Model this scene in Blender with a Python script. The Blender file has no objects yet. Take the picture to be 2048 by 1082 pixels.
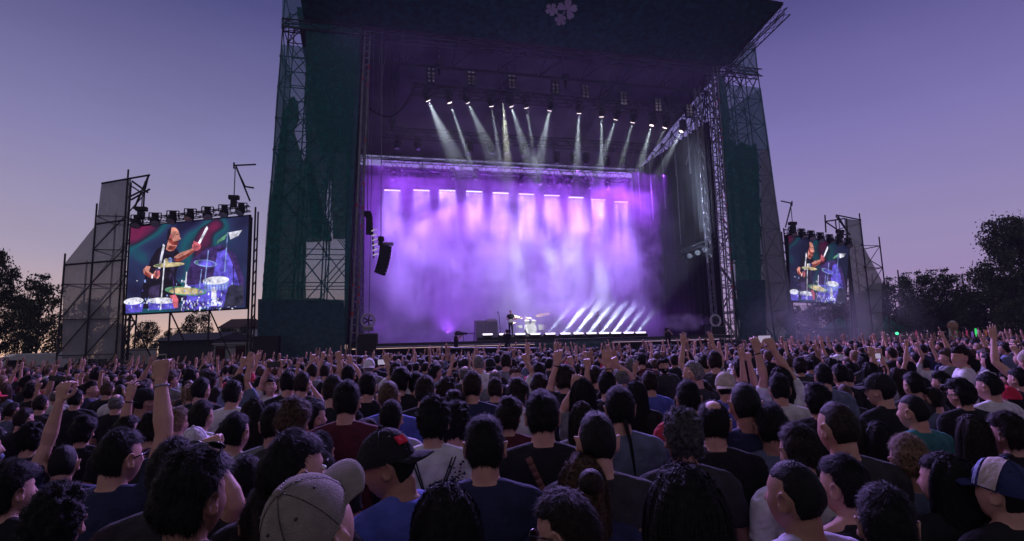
import bpy, math, random
import numpy as np
from mathutils import Vector, Matrix
random.seed(7); rng = np.random.default_rng(7)
scn = bpy.context.scene
COL = scn.collection
R = math.radians

# ---------------------------------------------------------------- camera frame
FP = 1100.0                      # focal length in pixels of the 2048 px wide photograph
TH = math.atan(150/1100); RO = R(1.6); EYE = 2.05
def ray(px, py):
    """world direction through a point of the photograph (camera at 0,0,EYE looking along +Y, tipped up)"""
    u = px-1024; v = 541-py
    u, v = u*math.cos(RO)+v*math.sin(RO), -u*math.sin(RO)+v*math.cos(RO)
    return Vector((u, FP*math.cos(TH)-v*math.sin(TH), FP*math.sin(TH)+v*math.cos(TH)))
# stage frame: a runs along the stage front, d goes into the stage, z up
SA = R(13.8); SO = Vector((-14.1, 30.5, 0))
AX = Vector((math.cos(SA), math.sin(SA), 0)); DX = Vector((-math.sin(SA), math.cos(SA), 0))
def W(a, d, z): return SO+AX*a+DX*d+Vector((0, 0, z))
def at(px, py, d):
    """the point of the stage-parallel plane at depth d seen at a point of the photograph, as (a, z)"""
    r = ray(px, py); t = (d+SO.dot(DX))/r.dot(DX); p = r*t
    return (p-SO).dot(AX), EYE+p.z
def at_y(px, py, y):
    r = ray(px, py); p = r*(y/r.y); return Vector((p.x, p.y, p.z+EYE))

# ---------------------------------------------------------------- mesh builder
class MB:
    def __init__(s): s.v = []; s.f = []; s.m = []
    def add(s, vs, fs, mi=0):
        n = len(s.v); s.v += [tuple(v) for v in vs]; s.f += [tuple(i+n for i in f) for f in fs]; s.m += [mi]*len(fs); return s
    def tube(s, p, q, r=.04, n=5, mi=0, r2=None, cap=True):
        p = Vector(p); q = Vector(q); d = q-p
        if d.length < 1e-6: return s
        x = d.orthogonal().normalized(); y = d.normalized().cross(x); r2 = r if r2 is None else r2
        vs = [p+(x*math.cos(2*math.pi*i/n)+y*math.sin(2*math.pi*i/n))*r for i in range(n)]
        vs += [q+(x*math.cos(2*math.pi*i/n)+y*math.sin(2*math.pi*i/n))*r2 for i in range(n)]
        fs = [(i, (i+1) % n, n+(i+1) % n, n+i) for i in range(n)]
        if cap: fs += [tuple(range(n-1, -1, -1)), tuple(range(n, 2*n))]
        return s.add(vs, fs, mi)
    def path(s, pts, r=.02, n=6, mi=0):
        for p, q in zip(pts, pts[1:]): s.tube(p, q, r, n, mi)
        return s
    def box(s, c, X, Y, Z, mi=0):
        """box about c with full edge vectors X, Y, Z"""
        c = Vector(c); X = Vector(X)/2; Y = Vector(Y)/2; Z = Vector(Z)/2
        vs = [c+X*i+Y*j+Z*k for i in (-1, 1) for j in (-1, 1) for k in (-1, 1)]
        fs = [(0, 1, 3, 2), (4, 6, 7, 5), (0, 4, 5, 1), (2, 3, 7, 6), (0, 2, 6, 4), (1, 5, 7, 3)]
        return s.add(vs, fs, mi)
    def abox(s, lo, hi, mi=0):
        c = [(l+h)/2 for l, h in zip(lo, hi)]
        return s.box(c, (hi[0]-lo[0], 0, 0), (0, hi[1]-lo[1], 0), (0, 0, hi[2]-lo[2]), mi)
    def quad(s, a, b, c, d, mi=0): return s.add([a, b, c, d], [(0, 1, 2, 3)], mi)
    def sheet(s, fn, nu, nv, mi=0, thick=None):
        vs = [fn(i/nu, j/nv) for j in range(nv+1) for i in range(nu+1)]
        fs = [(j*(nu+1)+i, j*(nu+1)+i+1, (j+1)*(nu+1)+i+1, (j+1)*(nu+1)+i) for j in range(nv) for i in range(nu)]
        return s.add(vs, fs, mi)
    def prism(s, poly, off, mi=0):
        """polygon of points pushed along off"""
        n = len(poly); off = Vector(off)
        vs = [Vector(p) for p in poly]+[Vector(p)+off for p in poly]
        fs = [tuple(range(n-1, -1, -1)), tuple(range(n, 2*n))]+[(i, (i+1) % n, n+(i+1) % n, n+i) for i in range(n)]
        return s.add(vs, fs, mi)
    def ball(s, c, rx, ry=None, rz=None, nu=12, nv=8, mi=0):
        ry = rx if ry is None else ry; rz = rx if rz is None else rz; c = Vector(c)
        vs = [c+Vector((0, 0, rz))]
        for j in range(1, nv):
            t = math.pi*j/nv
            vs += [c+Vector((rx*math.sin(t)*math.cos(2*math.pi*i/nu), ry*math.sin(t)*math.sin(2*math.pi*i/nu), rz*math.cos(t))) for i in range(nu)]
        vs.append(c-Vector((0, 0, rz))); L = len(vs)-1
        fs = [(0, 1+i, 1+(i+1) % nu) for i in range(nu)]
        for j in range(nv-2):
            fs += [(1+j*nu+i, 1+(j+1)*nu+i, 1+(j+1)*nu+(i+1) % nu, 1+j*nu+(i+1) % nu) for i in range(nu)]
        b = 1+(nv-2)*nu
        fs += [(L, b+(i+1) % nu, b+i) for i in range(nu)]
        return s.add(vs, fs, mi)
    def mesh(s, name, mats=(), smooth=False, org=None):
        me = bpy.data.meshes.new(name)
        v = s.v if org is None else [(p[0]-org[0], p[1]-org[1], p[2]-org[2]) for p in s.v]
        me.from_pydata(v, [], s.f)
        for m in mats: me.materials.append(m)
        if s.m: me.polygons.foreach_set('material_index', s.m)
        if smooth: me.polygons.foreach_set('use_smooth', [True]*len(s.f))
        me.update(); return me
    def build(s, name, mat, parent=None, smooth=False, tagv=None):
        mats = mat if isinstance(mat, (list, tuple)) else [mat]
        org = tuple(parent['_o']) if parent is not None and '_o' in parent else (None if parent is not None else None)
        o = bpy.data.objects.new(name, s.mesh(name, mats, smooth, org)); COL.objects.link(o)
        if parent is not None: o.parent = parent
        if tagv: tag(o, *tagv)
        return o
def tag(o, label=None, cat=None, group=None, kind=None):
    if label: o['label'] = label
    if cat: o['category'] = cat
    if group: o['group'] = group
    if kind: o['kind'] = kind
    return o
def thing(name, loc, label=None, cat=None, group=None, kind=None):
    """an Empty at the thing's base; MB.build(parent=it) takes world coordinates"""
    o = bpy.data.objects.new(name, None); o.empty_display_size = .2; COL.objects.link(o)
    o.location = loc; o['_o'] = tuple(loc); tag(o, label, cat, group, kind); return o
def struct(o): o['kind'] = 'structure'; return o

# ---------------------------------------------------------------- materials
def mat(name, col, rough=.7, metal=0., var=.25, scale=8., bump=0., emit=None, es=0., alpha=None, spec=.3, coord='Object', bscale=None):
    m = bpy.data.materials.new(name); m.use_nodes = True; nt = m.node_tree; N = nt.nodes; L = nt.links
    b = N['Principled BSDF']; b.inputs['Roughness'].default_value = rough; b.inputs['Metallic'].default_value = metal
    b.inputs['Specular IOR Level'].default_value = spec
    tc = N.new('ShaderNodeTexCoord'); nz = N.new('ShaderNodeTexNoise'); nz.inputs['Scale'].default_value = scale; nz.inputs['Detail'].default_value = 5
    L.new(tc.outputs[coord], nz.inputs['Vector'])
    rp = N.new('ShaderNodeMapRange'); rp.inputs['From Min'].default_value = .3; rp.inputs['From Max'].default_value = .7
    rp.inputs['To Min'].default_value = 1-var; rp.inputs['To Max'].default_value = 1+var
    L.new(nz.outputs['Fac'], rp.inputs['Value'])
    vm = N.new('ShaderNodeVectorMath'); vm.operation = 'SCALE'; vm.inputs[0].default_value = col[:3]; L.new(rp.outputs['Result'], vm.inputs['Scale'])
    L.new(vm.outputs['Vector'], b.inputs['Base Color'])
    if bump:
        n2 = N.new('ShaderNodeTexNoise'); n2.inputs['Scale'].default_value = bscale or scale*6; n2.inputs['Detail'].default_value = 3
        L.new(tc.outputs[coord], n2.inputs['Vector'])
        bp = N.new('ShaderNodeBump'); bp.inputs['Strength'].default_value = bump; bp.inputs['Distance'].default_value = .03 if bscale == 11 else .01
        L.new(n2.outputs['Fac'], bp.inputs['Height']); L.new(bp.outputs['Normal'], b.inputs['Normal'])
    if emit: b.inputs['Emission Color'].default_value = (*emit, 1); b.inputs['Emission Strength'].default_value = es
    if alpha is not None: b.inputs['Alpha'].default_value = alpha
    return m
def netmat(name, col, cover, scale=1.2, var=.5, weave=None):
    """open-weave netting: a fraction of it is thread, the rest is hole"""
    m = bpy.data.materials.new(name); m.use_nodes = True; nt = m.node_tree; N = nt.nodes; L = nt.links
    b = N['Principled BSDF']; b.inputs['Roughness'].default_value = .9; b.inputs['Specular IOR Level'].default_value = .1
    out = N['Material Output']; tc = N.new('ShaderNodeTexCoord')
    n1 = N.new('ShaderNodeTexNoise'); n1.inputs['Scale'].default_value = scale; n1.inputs['Detail'].default_value = 8; n1.inputs['Roughness'].default_value = .75
    L.new(tc.outputs['Object'], n1.inputs['Vector'])
    rp = N.new('ShaderNodeMapRange'); rp.inputs['From Min'].default_value = .35; rp.inputs['From Max'].default_value = .65
    rp.inputs['To Min'].default_value = 1-var; rp.inputs['To Max'].default_value = 1+var*1.4; L.new(n1.outputs['Fac'], rp.inputs['Value'])
    vm = N.new('ShaderNodeVectorMath'); vm.operation = 'SCALE'; vm.inputs[0].default_value = col; L.new(rp.outputs['Result'], vm.inputs['Scale'])
    L.new(vm.outputs['Vector'], b.inputs['Base Color'])
    tr = N.new('ShaderNodeBsdfTransparent'); mx = N.new('ShaderNodeMixShader')
    n2 = N.new('ShaderNodeTexNoise'); n2.inputs['Scale'].default_value = 9.; n2.inputs['Detail'].default_value = 4; L.new(tc.outputs['Object'], n2.inputs['Vector'])
    r2 = N.new('ShaderNodeMapRange'); r2.inputs['From Min'].default_value = .3; r2.inputs['From Max'].default_value = .7
    r2.inputs['To Min'].default_value = max(0, cover-.04); r2.inputs['To Max'].default_value = min(1, cover+.04); L.new(n2.outputs['Fac'], r2.inputs['Value'])
    L.new(r2.outputs['Result'], mx.inputs['Fac']); L.new(tr.outputs[0], mx.inputs[1]); L.new(b.outputs[0], mx.inputs[2]); L.new(mx.outputs[0], out.inputs['Surface'])
    return m
def emis(name, col, s, var=0.):
    m = bpy.data.materials.new(name); m.use_nodes = True; N = m.node_tree.nodes; b = N['Principled BSDF']
    b.inputs['Base Color'].default_value = (.02, .02, .02, 1); b.inputs['Roughness'].default_value = .6
    b.inputs['Emission Color'].default_value = (*col, 1); b.inputs['Emission Strength'].default_value = s
    m.cycles.emission_sampling = 'NONE' if s < 4 else 'AUTO'
    return m
M = {
 'steel': mat('galvanised_steel', (.16, .16, .17), .45, .6, .3, 3),
 'dsteel': mat('dark_steel', (.03, .03, .035), .5, .3, .3, 3),
 'alu': mat('truss_aluminium', (.03, .03, .033), .4, .6, .2, 5),
 'black': mat('matt_black_paint', (.012, .012, .014), .6, 0, .3, 6),
 'blackcloth': mat('black_drape_cloth', (.007, .007, .008), .95, 0, .3, 3, .4),
 'backcloth': mat('backdrop_cloth', (.10, .09, .12), .95, 0, .2, 1.2, .3),
 'roof': mat('roof_sheet', (.075, .072, .08), .8, 0, .25, .6, .3, bscale=2),
 'deck': mat('stage_deck', (.03, .03, .034), .5, 0, .3, 2),
 'ground': mat('trampled_ground', (.045, .045, .03), .95, 0, .5, .5, .6, coord='Object'),
 'grey_net': netmat('grey_scrim', (.32, .31, .35), .66, .5, .08),
 'net_light': netmat('green_net_thin', (.035, .14, .15), .68, .9, .15),
 'net_green': netmat('green_net_foliage', (.013, .105, .088), .76, 3.2, .4),
 'net_teal': netmat('dark_teal_scrim', (.03, .07, .085), .93, 4, .3),
 'white': mat('white_paint', (.6, .6, .62), .5, 0, .1, 3),
 'offwhite': mat('white_tarpaulin', (.5, .48, .5), .7, 0, .15, 1),
 'lens': emis('lamp_lens_lit', (1., .75, .8), 3.5),
 'lens_off': mat('lamp_lens', (.35, .33, .36), .2, .2, .1, 20),
 'ledbar': emis('led_bar_lit', (.75, .62, 1.), 2.6),
 'rubber': mat('cable_rubber', (.01, .01, .01), .7, 0, .1, 5),
 'red': mat('red_strap', (.35, .02, .02), .7, 0, .1, 5),
}
# ---------------------------------------------------------------- stage structures
def Wv(a, d, z): return W(a, d, z)
def truss(mb, p, q, w=.5, h=.5, r=.03, bay=.6, up=Vector((0, 0, 1)), n=4):
    """square truss from p to q"""
    p = Vector(p); q = Vector(q); t = (q-p); L = t.length; t.normalize(); s = t.cross(up).normalized(); u = s.cross(t).normalized()
    C = [s*(i*w/2)+u*(j*h/2) for i, j in ((-1, -1), (1, -1), (1, 1), (-1, 1))]
    for c in C: mb.tube(p+c, q+c, r, n)
    k = max(1, round(L/bay)); st = L/k
    for i in range(k):
        a = p+t*(st*i); b = p+t*(st*(i+1))
        for j in range(4):
            c0, c1 = C[j], C[(j+1) % 4]
            if i % 2: c0, c1 = c1, c0
            mb.tube(a+c0, b+c1, r*.55, 3, cap=False)
        if i % 3 == 0: 
            for j in range(4): mb.tube(a+C[j], a+C[(j+1) % 4], r*.55, 3, cap=False)
def scaffold(mb, As, Ds, Zs, r=.04, brace=1., nodes=True, lean=(0, 0)):
    Wv = lambda a, d, z: W(a+z/22*(lean[0]+(lean[1]-lean[0])*(a-As[0])/(As[-1]-As[0])), d, z)
    for a in As:
        for d in Ds:
            mb.tube(Wv(a, d, Zs[0]), Wv(a, d, Zs[-1]), r, 5)
            if nodes:
                for z in Zs: mb.tube(Wv(a, d, z-.06), Wv(a, d, z+.06), r*1.9, 5)
    for z in Zs:
        for d in Ds: mb.tube(Wv(As[0], d, z), Wv(As[-1], d, z), r*.8, 4, cap=False)
        for a in As: mb.tube(Wv(a, Ds[0], z), Wv(a, Ds[-1], z), r*.8, 4, cap=False)
    for i in range(len(Zs)-1):
        z0, z1 = Zs[i], Zs[i+1]
        for d in Ds:
            for j in range(len(As)-1):
                if random.random() < brace:
                    a0, a1 = (As[j], As[j+1]) if (i+j) % 2 else (As[j+1], As[j]); mb.tube(Wv(a0, d, z0), Wv(a1, d, z1), r*.75, 4, cap=False)
                    if random.random() < .35: mb.tube(Wv(a1, d, z0), Wv(a0, d, z1), r*.75, 4, cap=False)
        for a in As:
            for j in range(len(Ds)-1):
                if random.random() < brace:
                    d0, d1 = (Ds[j], Ds[j+1]) if i % 2 else (Ds[j+1], Ds[j]); mb.tube(Wv(a, d0, z0), Wv(a, d1, z1), r*.75, 4, cap=False)
def lin(a, b, n): return [a+(b-a)*i/(n-1) for i in range(n)]
def netpoly(mb, pix, d, mi=0, jag=0.):
    """a flat piece of net whose outline was read off the photograph, on the tower face at depth d"""
    P = [at(x, y, d) for x, y in pix]
    if jag:
        Q = []
        for i, p in enumerate(P):
            q = P[(i+1) % len(P)]; n = max(1, int(math.hypot(q[0]-p[0], q[1]-p[1])/.25)); Q.append(p)
            for k in range(1, n):
                t = k/n; Q.append((p[0]+(q[0]-p[0])*t+random.uniform(-jag, jag), p[1]+(q[1]-p[1])*t+random.uniform(-jag, jag)))
        P = Q
    vs = [W(a, d, z) for a, z in P]+[W(a, d+.02, z) for a, z in P]; n = len(P)
    mb.add(vs, [tuple(range(n)), tuple(range(2*n-1, n-1, -1))]+[(i, (i+1) % n, n+(i+1) % n, n+i) for i in range(n)], mi)

# ---- left tower
def tower(a0, a1, label, side):
    W = globals()['W']; t = thing('scaffold_tower', W((a0+a1)/2, 2.3, 0), label, 'scaffold tower', 'scaffold towers flanking the stage')
    mb = MB(); scaffold(mb, lin(a0, a1, 4), [0, 1.9, 3.8], lin(0.1, 23.4, 13), .042, .85, True, (.8, .7) if side < 0 else (.3, -1.))
    mb.build('scaffold_frame', M['dsteel'], t)
    # slim ladder-like column at the stage side of the tower
    inner = a1 if side < 0 else a0; W = lambda a, d, z: globals()['W'](a+z/22*(.7 if side < 0 else .3), d, z)
    mb = MB()
    for a, d in ((inner-side*.25, -.2), (inner-side*.25, .5)):
        mb.tube(W(a, d, .1), W(a, d, 21.6), .05, 6); mb.tube(W(a-side*.32, d, .1), W(a-side*.32, d, 21.6), .05, 6)
        for k in range(48): mb.tube(W(a, d, .4+k*.44), W(a-side*.32, d, .4+k*.44), .03, 4)
    for k in range(0, 48, 2): mb.tube(W(inner-side*.25, -.2, .4+k*.44), W(inner-side*.25, .5, .4+k*.44+.4), .025, 4)
    mb.build('ladder_frame', M['steel'], t)
    mb = MB()
    for k in range(14):
        z = random.uniform(3, 20); mb.box(W(inner-side*random.choice((.25, .57)), -.26, z), AX*.1, DX*.03, Vector((0, 0, random.uniform(.1, .22))))
    mb.build('tie_straps', M['red'], t)
    return t
TL = tower(0, 4.6, 'tall tower of scaffolding on the left of the stage, hung with green leaf-print netting', -1)
TR = tower(30.1, 34.7, 'tall tower of scaffolding on the right of the stage, hung with green leaf-print netting', 1)
# thin net over the whole fronts and outer flanks
mb = MB(); mb.sheet(lambda u, v: W(-.06+4.6*u+.8*v, -.08-.03*math.sin(u*9+v*14), .2+20.0*v), 12, 30)
mb.sheet(lambda u, v: W(-.08-.03*math.sin(v*17)+.8*v, -.08+3.9*u, .2+20.0*v), 6, 30)
mb.sheet(lambda u, v: W(.72+1.6*u, -.08, 21.3+3*v), 4, 4)
mb.build('thin_netting', M['net_light'], TL)
mb = MB()
netpoly(mb, [(612, 47), (724, 47), (714, 140), (704, 260), (697, 380), (690, 478), (666, 478), (663, 330), (640, 478), (624, 470), (618, 400), (612, 300), (610, 200)], -.16, 0, .03)
netpoly(mb, [(575, 212), (580, 196), (588, 192), (596, 205), (598, 240), (588, 262), (597, 290), (606, 318), (622, 330), (640, 400), (664, 478), (664, 482), (612, 484), (612, 596), (688, 600), (688, 640), (520, 640), (526, 560), (534, 480), (541, 410), (549, 350), (555, 300), (561, 262), (564, 225)], -.2, 0, .03)
mb.build('leaf_print_netting', M['net_green'], TL)
mb = MB(); netpoly(mb, [(516, 598), (688, 602), (690, 722), (514, 722)], -.24, 0)
mb.build('base_scrim', M['net_teal'], TL)
# right tower
mb = MB(); mb.sheet(lambda u, v: W(30.1+4.7*u+v*(.3-1.3*u), -.08-.03*math.sin(u*9+v*14), .2+20.2*v), 12, 30)
mb.sheet(lambda u, v: W(34.8-v, -.08+3.9*u, .2+20.2*v), 6, 30)
mb.sheet(lambda u, v: W(30.9+2.8*u, -.08, 21.4+2.6*v), 4, 4)
mb.build('thin_netting', M['net_light'], TR)
mb = MB()
netpoly(mb, [(1452, 285), (1462, 278), (1475, 290), (1482, 283), (1500, 292), (1512, 285), (1515, 300), (1518, 330), (1519, 380), (1520, 470), (1523, 560), (1527, 640), (1476, 640), (1470, 520), (1462, 400), (1455, 330)], -.16, 0, .03)
netpoly(mb, [(1437, 150), (1447, 152), (1458, 230), (1462, 300), (1470, 420), (1474, 520), (1464, 520), (1454, 400), (1444, 260)], -.2, 0, .03)
mb.build('leaf_print_netting', M['net_green'], TR)
mb = MB(); netpoly(mb, [(1522, 300), (1535, 300), (1592, 655), (1530, 655), (1524, 470)], -.2, 0)
mb.build('grey_scrim', netmat('tower_grey_scrim', (.2, .2, .24), .4, .5, .08), TR)
mb = MB(); netpoly(mb, [(1474, 560), (1530, 560), (1534, 690), (1482, 690)], -.24, 0)
mb.build('base_scrim', M['net_teal'], TR)

# ---- roof
RF = thing('stage_roof', W(17.35, 7, 21.7), 'broad dark stage roof with a sloping green fascia and plant emblem across both towers', 'stage roof')
def visor(u, v):   # lower edge at v=0
    a = 2.0+29.2*u+v*.8*(u-.2); return W(a, -.25-5.0*v, 21.85+1.62*v+.05*math.sin(u*60)*v)
mb = MB(); mb.sheet(visor, 60, 10); vz = MB()
mb.build('fascia_netting', netmat('fascia_net', (.009, .07, .055), .985, 2.6, .6), RF)
mb = MB(); mb.sheet(lambda u, v: visor(u, v)+Vector((0, 0, .12)), 20, 4); mb.build('fascia_backing', M['black'], RF)
mb = MB(); mb.sheet(lambda u, v: W(1.5+30*u*(1)-.0, .2+15.2*v, 22.6-3.5*v+.06*math.sin(v*26)), 30, 50)
mb.sheet(lambda u, v: W(1.5+30*u, .2+15.2*v, 22.9-3.5*v), 6, 6)
mb.build('roof_sheet', M['roof'], RF)
mb = MB()
truss(mb, W(.75, 0, 21.5), W(33.9, 0, 21.5), .5, .55, .045, 1.2)
truss(mb, W(4.6, 2.2, 20.9), W(31, 2.2, 20.9), .1, .1, .03, 2.)
for k in range(9):    # web between the two front chords
    a = 5+k*3.1
    for da in (-1.5, 1.5): mb.tube(W(a+da, 0, 21.4), W(a, 2.2, 20.9), .035, 4)
    mb.tube(W(a, .0, 21.4), W(a, 2.2, 20.9), .05, 4); mb.tube(W(a, 2.2, 20.9), W(a+1.5, 2.3, 22.3), .03, 4)
for a in (7.5, 15.5, 23.5, 29.5):
    truss(mb, W(a, 2.4, 21.9), W(a, 15, 18.8), .5, .5, .035, 1.1)
truss(mb, W(4.8, 15, 18.9), W(31.4, 15, 18.9), .5, .4, .04, 1.)
truss(mb, W(31.0, -.2, 21.6), W(31.9, -5.3, 23.0), .5, .6, .04, .8)    # outrigger truss under the fascia's end
truss(mb, W(31.4, -.2, 21.7), W(31.2, 15, 18.4), .8, .8, .045, 1.2)
mb.build('truss_frame', M['alu'], RF)
# emblem on the fascia
def vis_at(px, py):
    o = visor(.5, 0); e1 = visor(.6, 0)-o; e2 = visor(.5, 1)-o; n = e1.cross(e2).normalized(); r = ray(px, py)
    c = Vector((0, 0, EYE)); return c+r*((o-c).dot(n)/r.dot(n))-Vector((0, 0, .08))
mb = MB()
def flower(cx, cy, s, rot, pet=5, skip=()):
    for k in range(pet):
        if k in skip: continue
        t = R(rot)+2*math.pi*k/pet; ca, sa = math.cos(t), math.sin(t); P = []
        for x, y in ((.06, -.04), (.4, -.25), (.72, -.36), (.88, -.27), (1.0, -.12), (.84, 0), (1.0, .12), (.88, .27), (.72, .36), (.4, .25), (.06, .04)):
            P.append(vis_at(cx+s*(x*ca-y*sa), cy-s*(x*sa+y*ca)))
        mb.prism(P, (0, 0, .03))
flower(1134, 17, 21, 10, 5, (3,)); flower(1103, 17, 13, 60); flower(1121, 38, 12, 100, 5)
P = [(1109, 22), (1117, 26), (1123, 31), (1126, 26), (1130, 20)]
for p, q in zip(P, P[1:]): mb.tube(vis_at(*p), vis_at(*q), .05, 5)
mb.build('plant_emblem', M['offwhite'], RF)

# ---- stage platform
ST = thing('stage_platform', W(17.35, 6.5, 0), 'wide dark stage floor with black front skirt raised to head height', 'stage')
mb = MB(); mb.box(W(17.35, 7.2, 2.25), AX*25.2, DX*14.2, (0, 0, .25)); mb.build('deck', M['deck'], ST)
mb = MB(); mb.sheet(lambda u, v: W(4.9+25*u, .05+.02*math.sin(u*300), .02+2.05*v), 120, 1); mb.build('front_skirt', M['blackcloth'], ST)
mb = MB(); mb.box(W(18.3, 1.4, 2.5), AX*11.6, DX*.5, (0, 0, .2)); mb.build('light_plinth', M['deck'], ST)
mb = MB(); mb.box(W(16.9, 6.9, 2.58), AX*4.2, DX*3, (0, 0, .4)); mb.build('drum_riser', M['deck'], ST)
mb = MB(); mb.sheet(lambda u, v: W(15.8+5.2*u, -.06-.06*abs(math.sin(u*7)), 1.0+1.25*v-.18*math.sin(u*math.pi)*(1-v)), 20, 4); mb.build('draped_net', M['net_teal'], ST)
mb = MB()
for z in (2.16,): mb.tube(W(5.2, -.02, z), W(29.5, -.02, z), .045, 6)
mb.build('edge_rail', M['steel'], ST)
# ---- drapes
BD = thing('backdrop_curtain', W(17, 13.4, 2.4), 'huge backdrop curtain behind the drum kit washed in violet light', 'curtain')
mb = MB(); mb.sheet(lambda u, v: W(4.2+25.6*u, 13.4+.06*math.sin(u*160), 2.4+15.1*v), 300, 2)
mb.build('backdrop_cloth', M['backcloth'], BD, True)
BD2 = thing('side_curtain', W(30, 7, 2.4), 'tall black side curtain of vertical folds beside the right tower', 'curtain', 'black curtains closing the sides of the stage')
mb = MB(); mb.sheet(lambda u, v: W(29.9+.12*math.sin(u*110)+.05*math.sin(u*37), .9+12.6*u, 2.4+15.6*v), 260, 2)
mb.build('curtain_cloth', M['blackcloth'], BD2, True)
mb = MB()
for d in (3.2, 5.2, 7.2, 9.4, 11.6):
    mb.tube(W(29.55, d, 17.8), W(29.55, d, 17.8-random.uniform(2.6, 5.5)), .05, 5)
mb.build('drape_pole', M['steel'], BD2)
BD3 = thing('side_curtain', W(5, 7, 2.4), 'tall black side curtain of vertical folds beside the left tower', 'curtain', 'black curtains closing the sides of the stage')
mb = MB(); mb.sheet(lambda u, v: W(4.55+.12*math.sin(u*110), 1.2+12.2*u, 2.4+17.0*v), 260, 2)
mb.build('curtain_cloth', M['blackcloth'], BD3, True)
mb = MB()
for a in (30.35,):
    pass
# vertical support towers inside the opening
for a, d, lab, zt in ((29.35, 1.3, 'slender lattice mast standing just inside the right tower with side lamps on it', 20.6), (5.35, 2.2, 'slender lattice mast standing just inside the left tower beside black drapes', 20.6)):
    t = thing('lattice_mast', W(a, d, 2.4), lab, 'mast', 'masts inside the stage opening')
    mb = MB(); truss(mb, W(a, d, 2.4), W(a, d, zt), .3, .3, .035, .45, up=Vector((1, 0, 0))); mb.build('truss_frame', M['steel'], t)
    mb = MB(); mb.box(W(a, d, 2.44), AX*.8, DX*.8, (0, 0, .08)); mb.build('base_plate', M['black'], t)
# bracing above the right drape (sky seen through)
t = thing('bracing_frame', W(31, 7, 16), 'open tubular bracing between the right curtain top and the roof edge', 'scaffold bracing')
mb = MB()
ds = lin(.8, 15, 9)
for i in range(8):
    d0, d1 = ds[i], ds[i+1]; zt0, zt1 = 21.9-3.5*d0/15, 21.9-3.5*d1/15
    mb.tube(W(31, d0, 16), W(31, d0, zt0), .05, 5); mb.tube(W(31, d0, 16.5), W(31, d1, zt1), .045, 4); mb.tube(W(31, d1, 16.5), W(31, d0, zt0), .045, 4)
    mb.tube(W(31, d0, 18.6), W(31, d1, 18.5), .045, 4); mb.tube(W(31, d0, 16.9), W(31, d1, 16.9), .05, 4)
    mb.tube(W(31, d0, 16.9), W(30, d1, 18.9), .04, 4)
mb.build('tube_frame', M['dsteel'], t)

# ---- lighting trusses
TR_LAB = ['front lighting truss under the roof, carrying lit spots and eight-lens blinders', 'middle lighting truss in the roof, carrying unlit moving lamps', 'rear lighting truss against the pale gap above the backdrop']
TZ = {}
for (aL, aR, d, z, w), lab in zip(((8.6, 30.2, 3, 19.55, .6), (6.6, 28.3, 6.5, 17.75, .6), (6.6, 28, 11, 16.75, .8)), TR_LAB):
    t = thing('lighting_truss', W((aL+aR)/2, d, z), lab, 'lighting truss', 'lighting trusses hung under the roof')
    mb = MB(); truss(mb, W(aL, d, z), W(aR, d, z), w, w, .045, .55); mb.build('truss_frame', M['alu'], t)
    mb = MB(); mb.path([W(aL+(aR-aL)*k/40, d, z+w/2+.1+.03*math.sin(k)) for k in range(41)], .06, 5); mb.build('cable_loom', M['rubber'], t)
# chain hoists with their hang cables
def hoist(px, py, d, ztop, w=1., lab=''):
    a, z = at(px, py, d)
    t = thing('chain_hoist', W(a, d, z), lab, 'chain hoist', 'motor hoists holding up the trusses')
    mb = MB(); mb.box(W(a, d, z), AX*.42*w, DX*.3*w, (0, 0, .42*w)); mb.tube(W(a-.26*w, d, z), W(a+.26*w, d, z), .16*w, 10)
    mb.tube(W(a, d, z-.2*w), W(a, d, z-.9*w), .16*w, 8, r2=.06*w); mb.build('motor_body', M['black'], t)
    mb = MB(); mb.tube(W(a, d, z+.1), W(a, d, ztop), .028, 5); mb.build('chain', M['steel'], t)
for x, y, d, zt, w, lab in ((878, 125, 2.6, 23.5, 1, 'above the left end of the front truss'), (1131, 155, 2.6, 23.5, 1, 'above the middle of the front truss below the white emblem'), (1335, 198, 2.6, 23, 1, 'above the right end of the front truss near the bracing'),
    (784, 240, 6, 21, 1, 'at the left end of the middle truss'), (1006, 248, 6, 21, 1, 'over the middle of the middle truss'), (1107, 290, 9, 20, .9, 'over the rear truss near centre stage'),
    (735, 428, 1.0, 21.5, .8, 'over the left side-fill lamps beside the hanging loudspeakers'), (762, 478, 0, 21.8, .7, 'right above the hanging loudspeaker column'), (1424, 475, 1.5, 21, 1, 'over the ladder of side lamps in front of the right curtain')):
    hoist(x, y, d, zt, w, 'black motor hoist '+lab)
# loose thin cables hanging in the opening
for k, (x0, y0, x1, y1, d, lab) in enumerate(((748, 60, 737, 690, 1.0, 'thin rope hanging full height beside the left mast'), (760, 100, 747, 300, 1.6, 'short thin rope beside the left drape'), (776, 80, 752, 230, 1.2, 'slanting rope at the top of the left drape'),
        (1428, 225, 1395, 300, 2, 'slanting rope at the top of the right curtain'), (1352, 320, 1362, 490, 4, 'thin rope in front of the right curtain down to the side lamps'), (1395, 235, 1372, 330, 3.4, 'rope in front of the pale gap by the right curtain'), (800, 70, 786, 240, 5, 'pair of ropes down to the left end of the middle truss'))):
    a0, z0 = at(x0, y0, d); a1, z1 = at(x1, y1, d)
    mb = MB(); mb.tube(W(a0, d, z0), W(a1, d, z1), .022, 5); o = mb.build('hanging_rope', M['steel']); tag(o, lab, 'rope', 'ropes hanging in the stage opening')
a0, z0 = at(835, 165, 3); a1, z1 = at(735, 215, 1.2)
mb = MB(); mb.path([W(a0+(a1-a0)*t, 3+(1.2-3)*t, z0+(z1-z0)*t-1.6*math.sin(math.pi*t)*(1-.2*t)) for t in lin(0, 1, 16)], .05, 6)
tag(mb.build('power_cable', M['rubber']), 'thick black cable sagging from the front truss to the left mast', 'cable')

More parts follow.
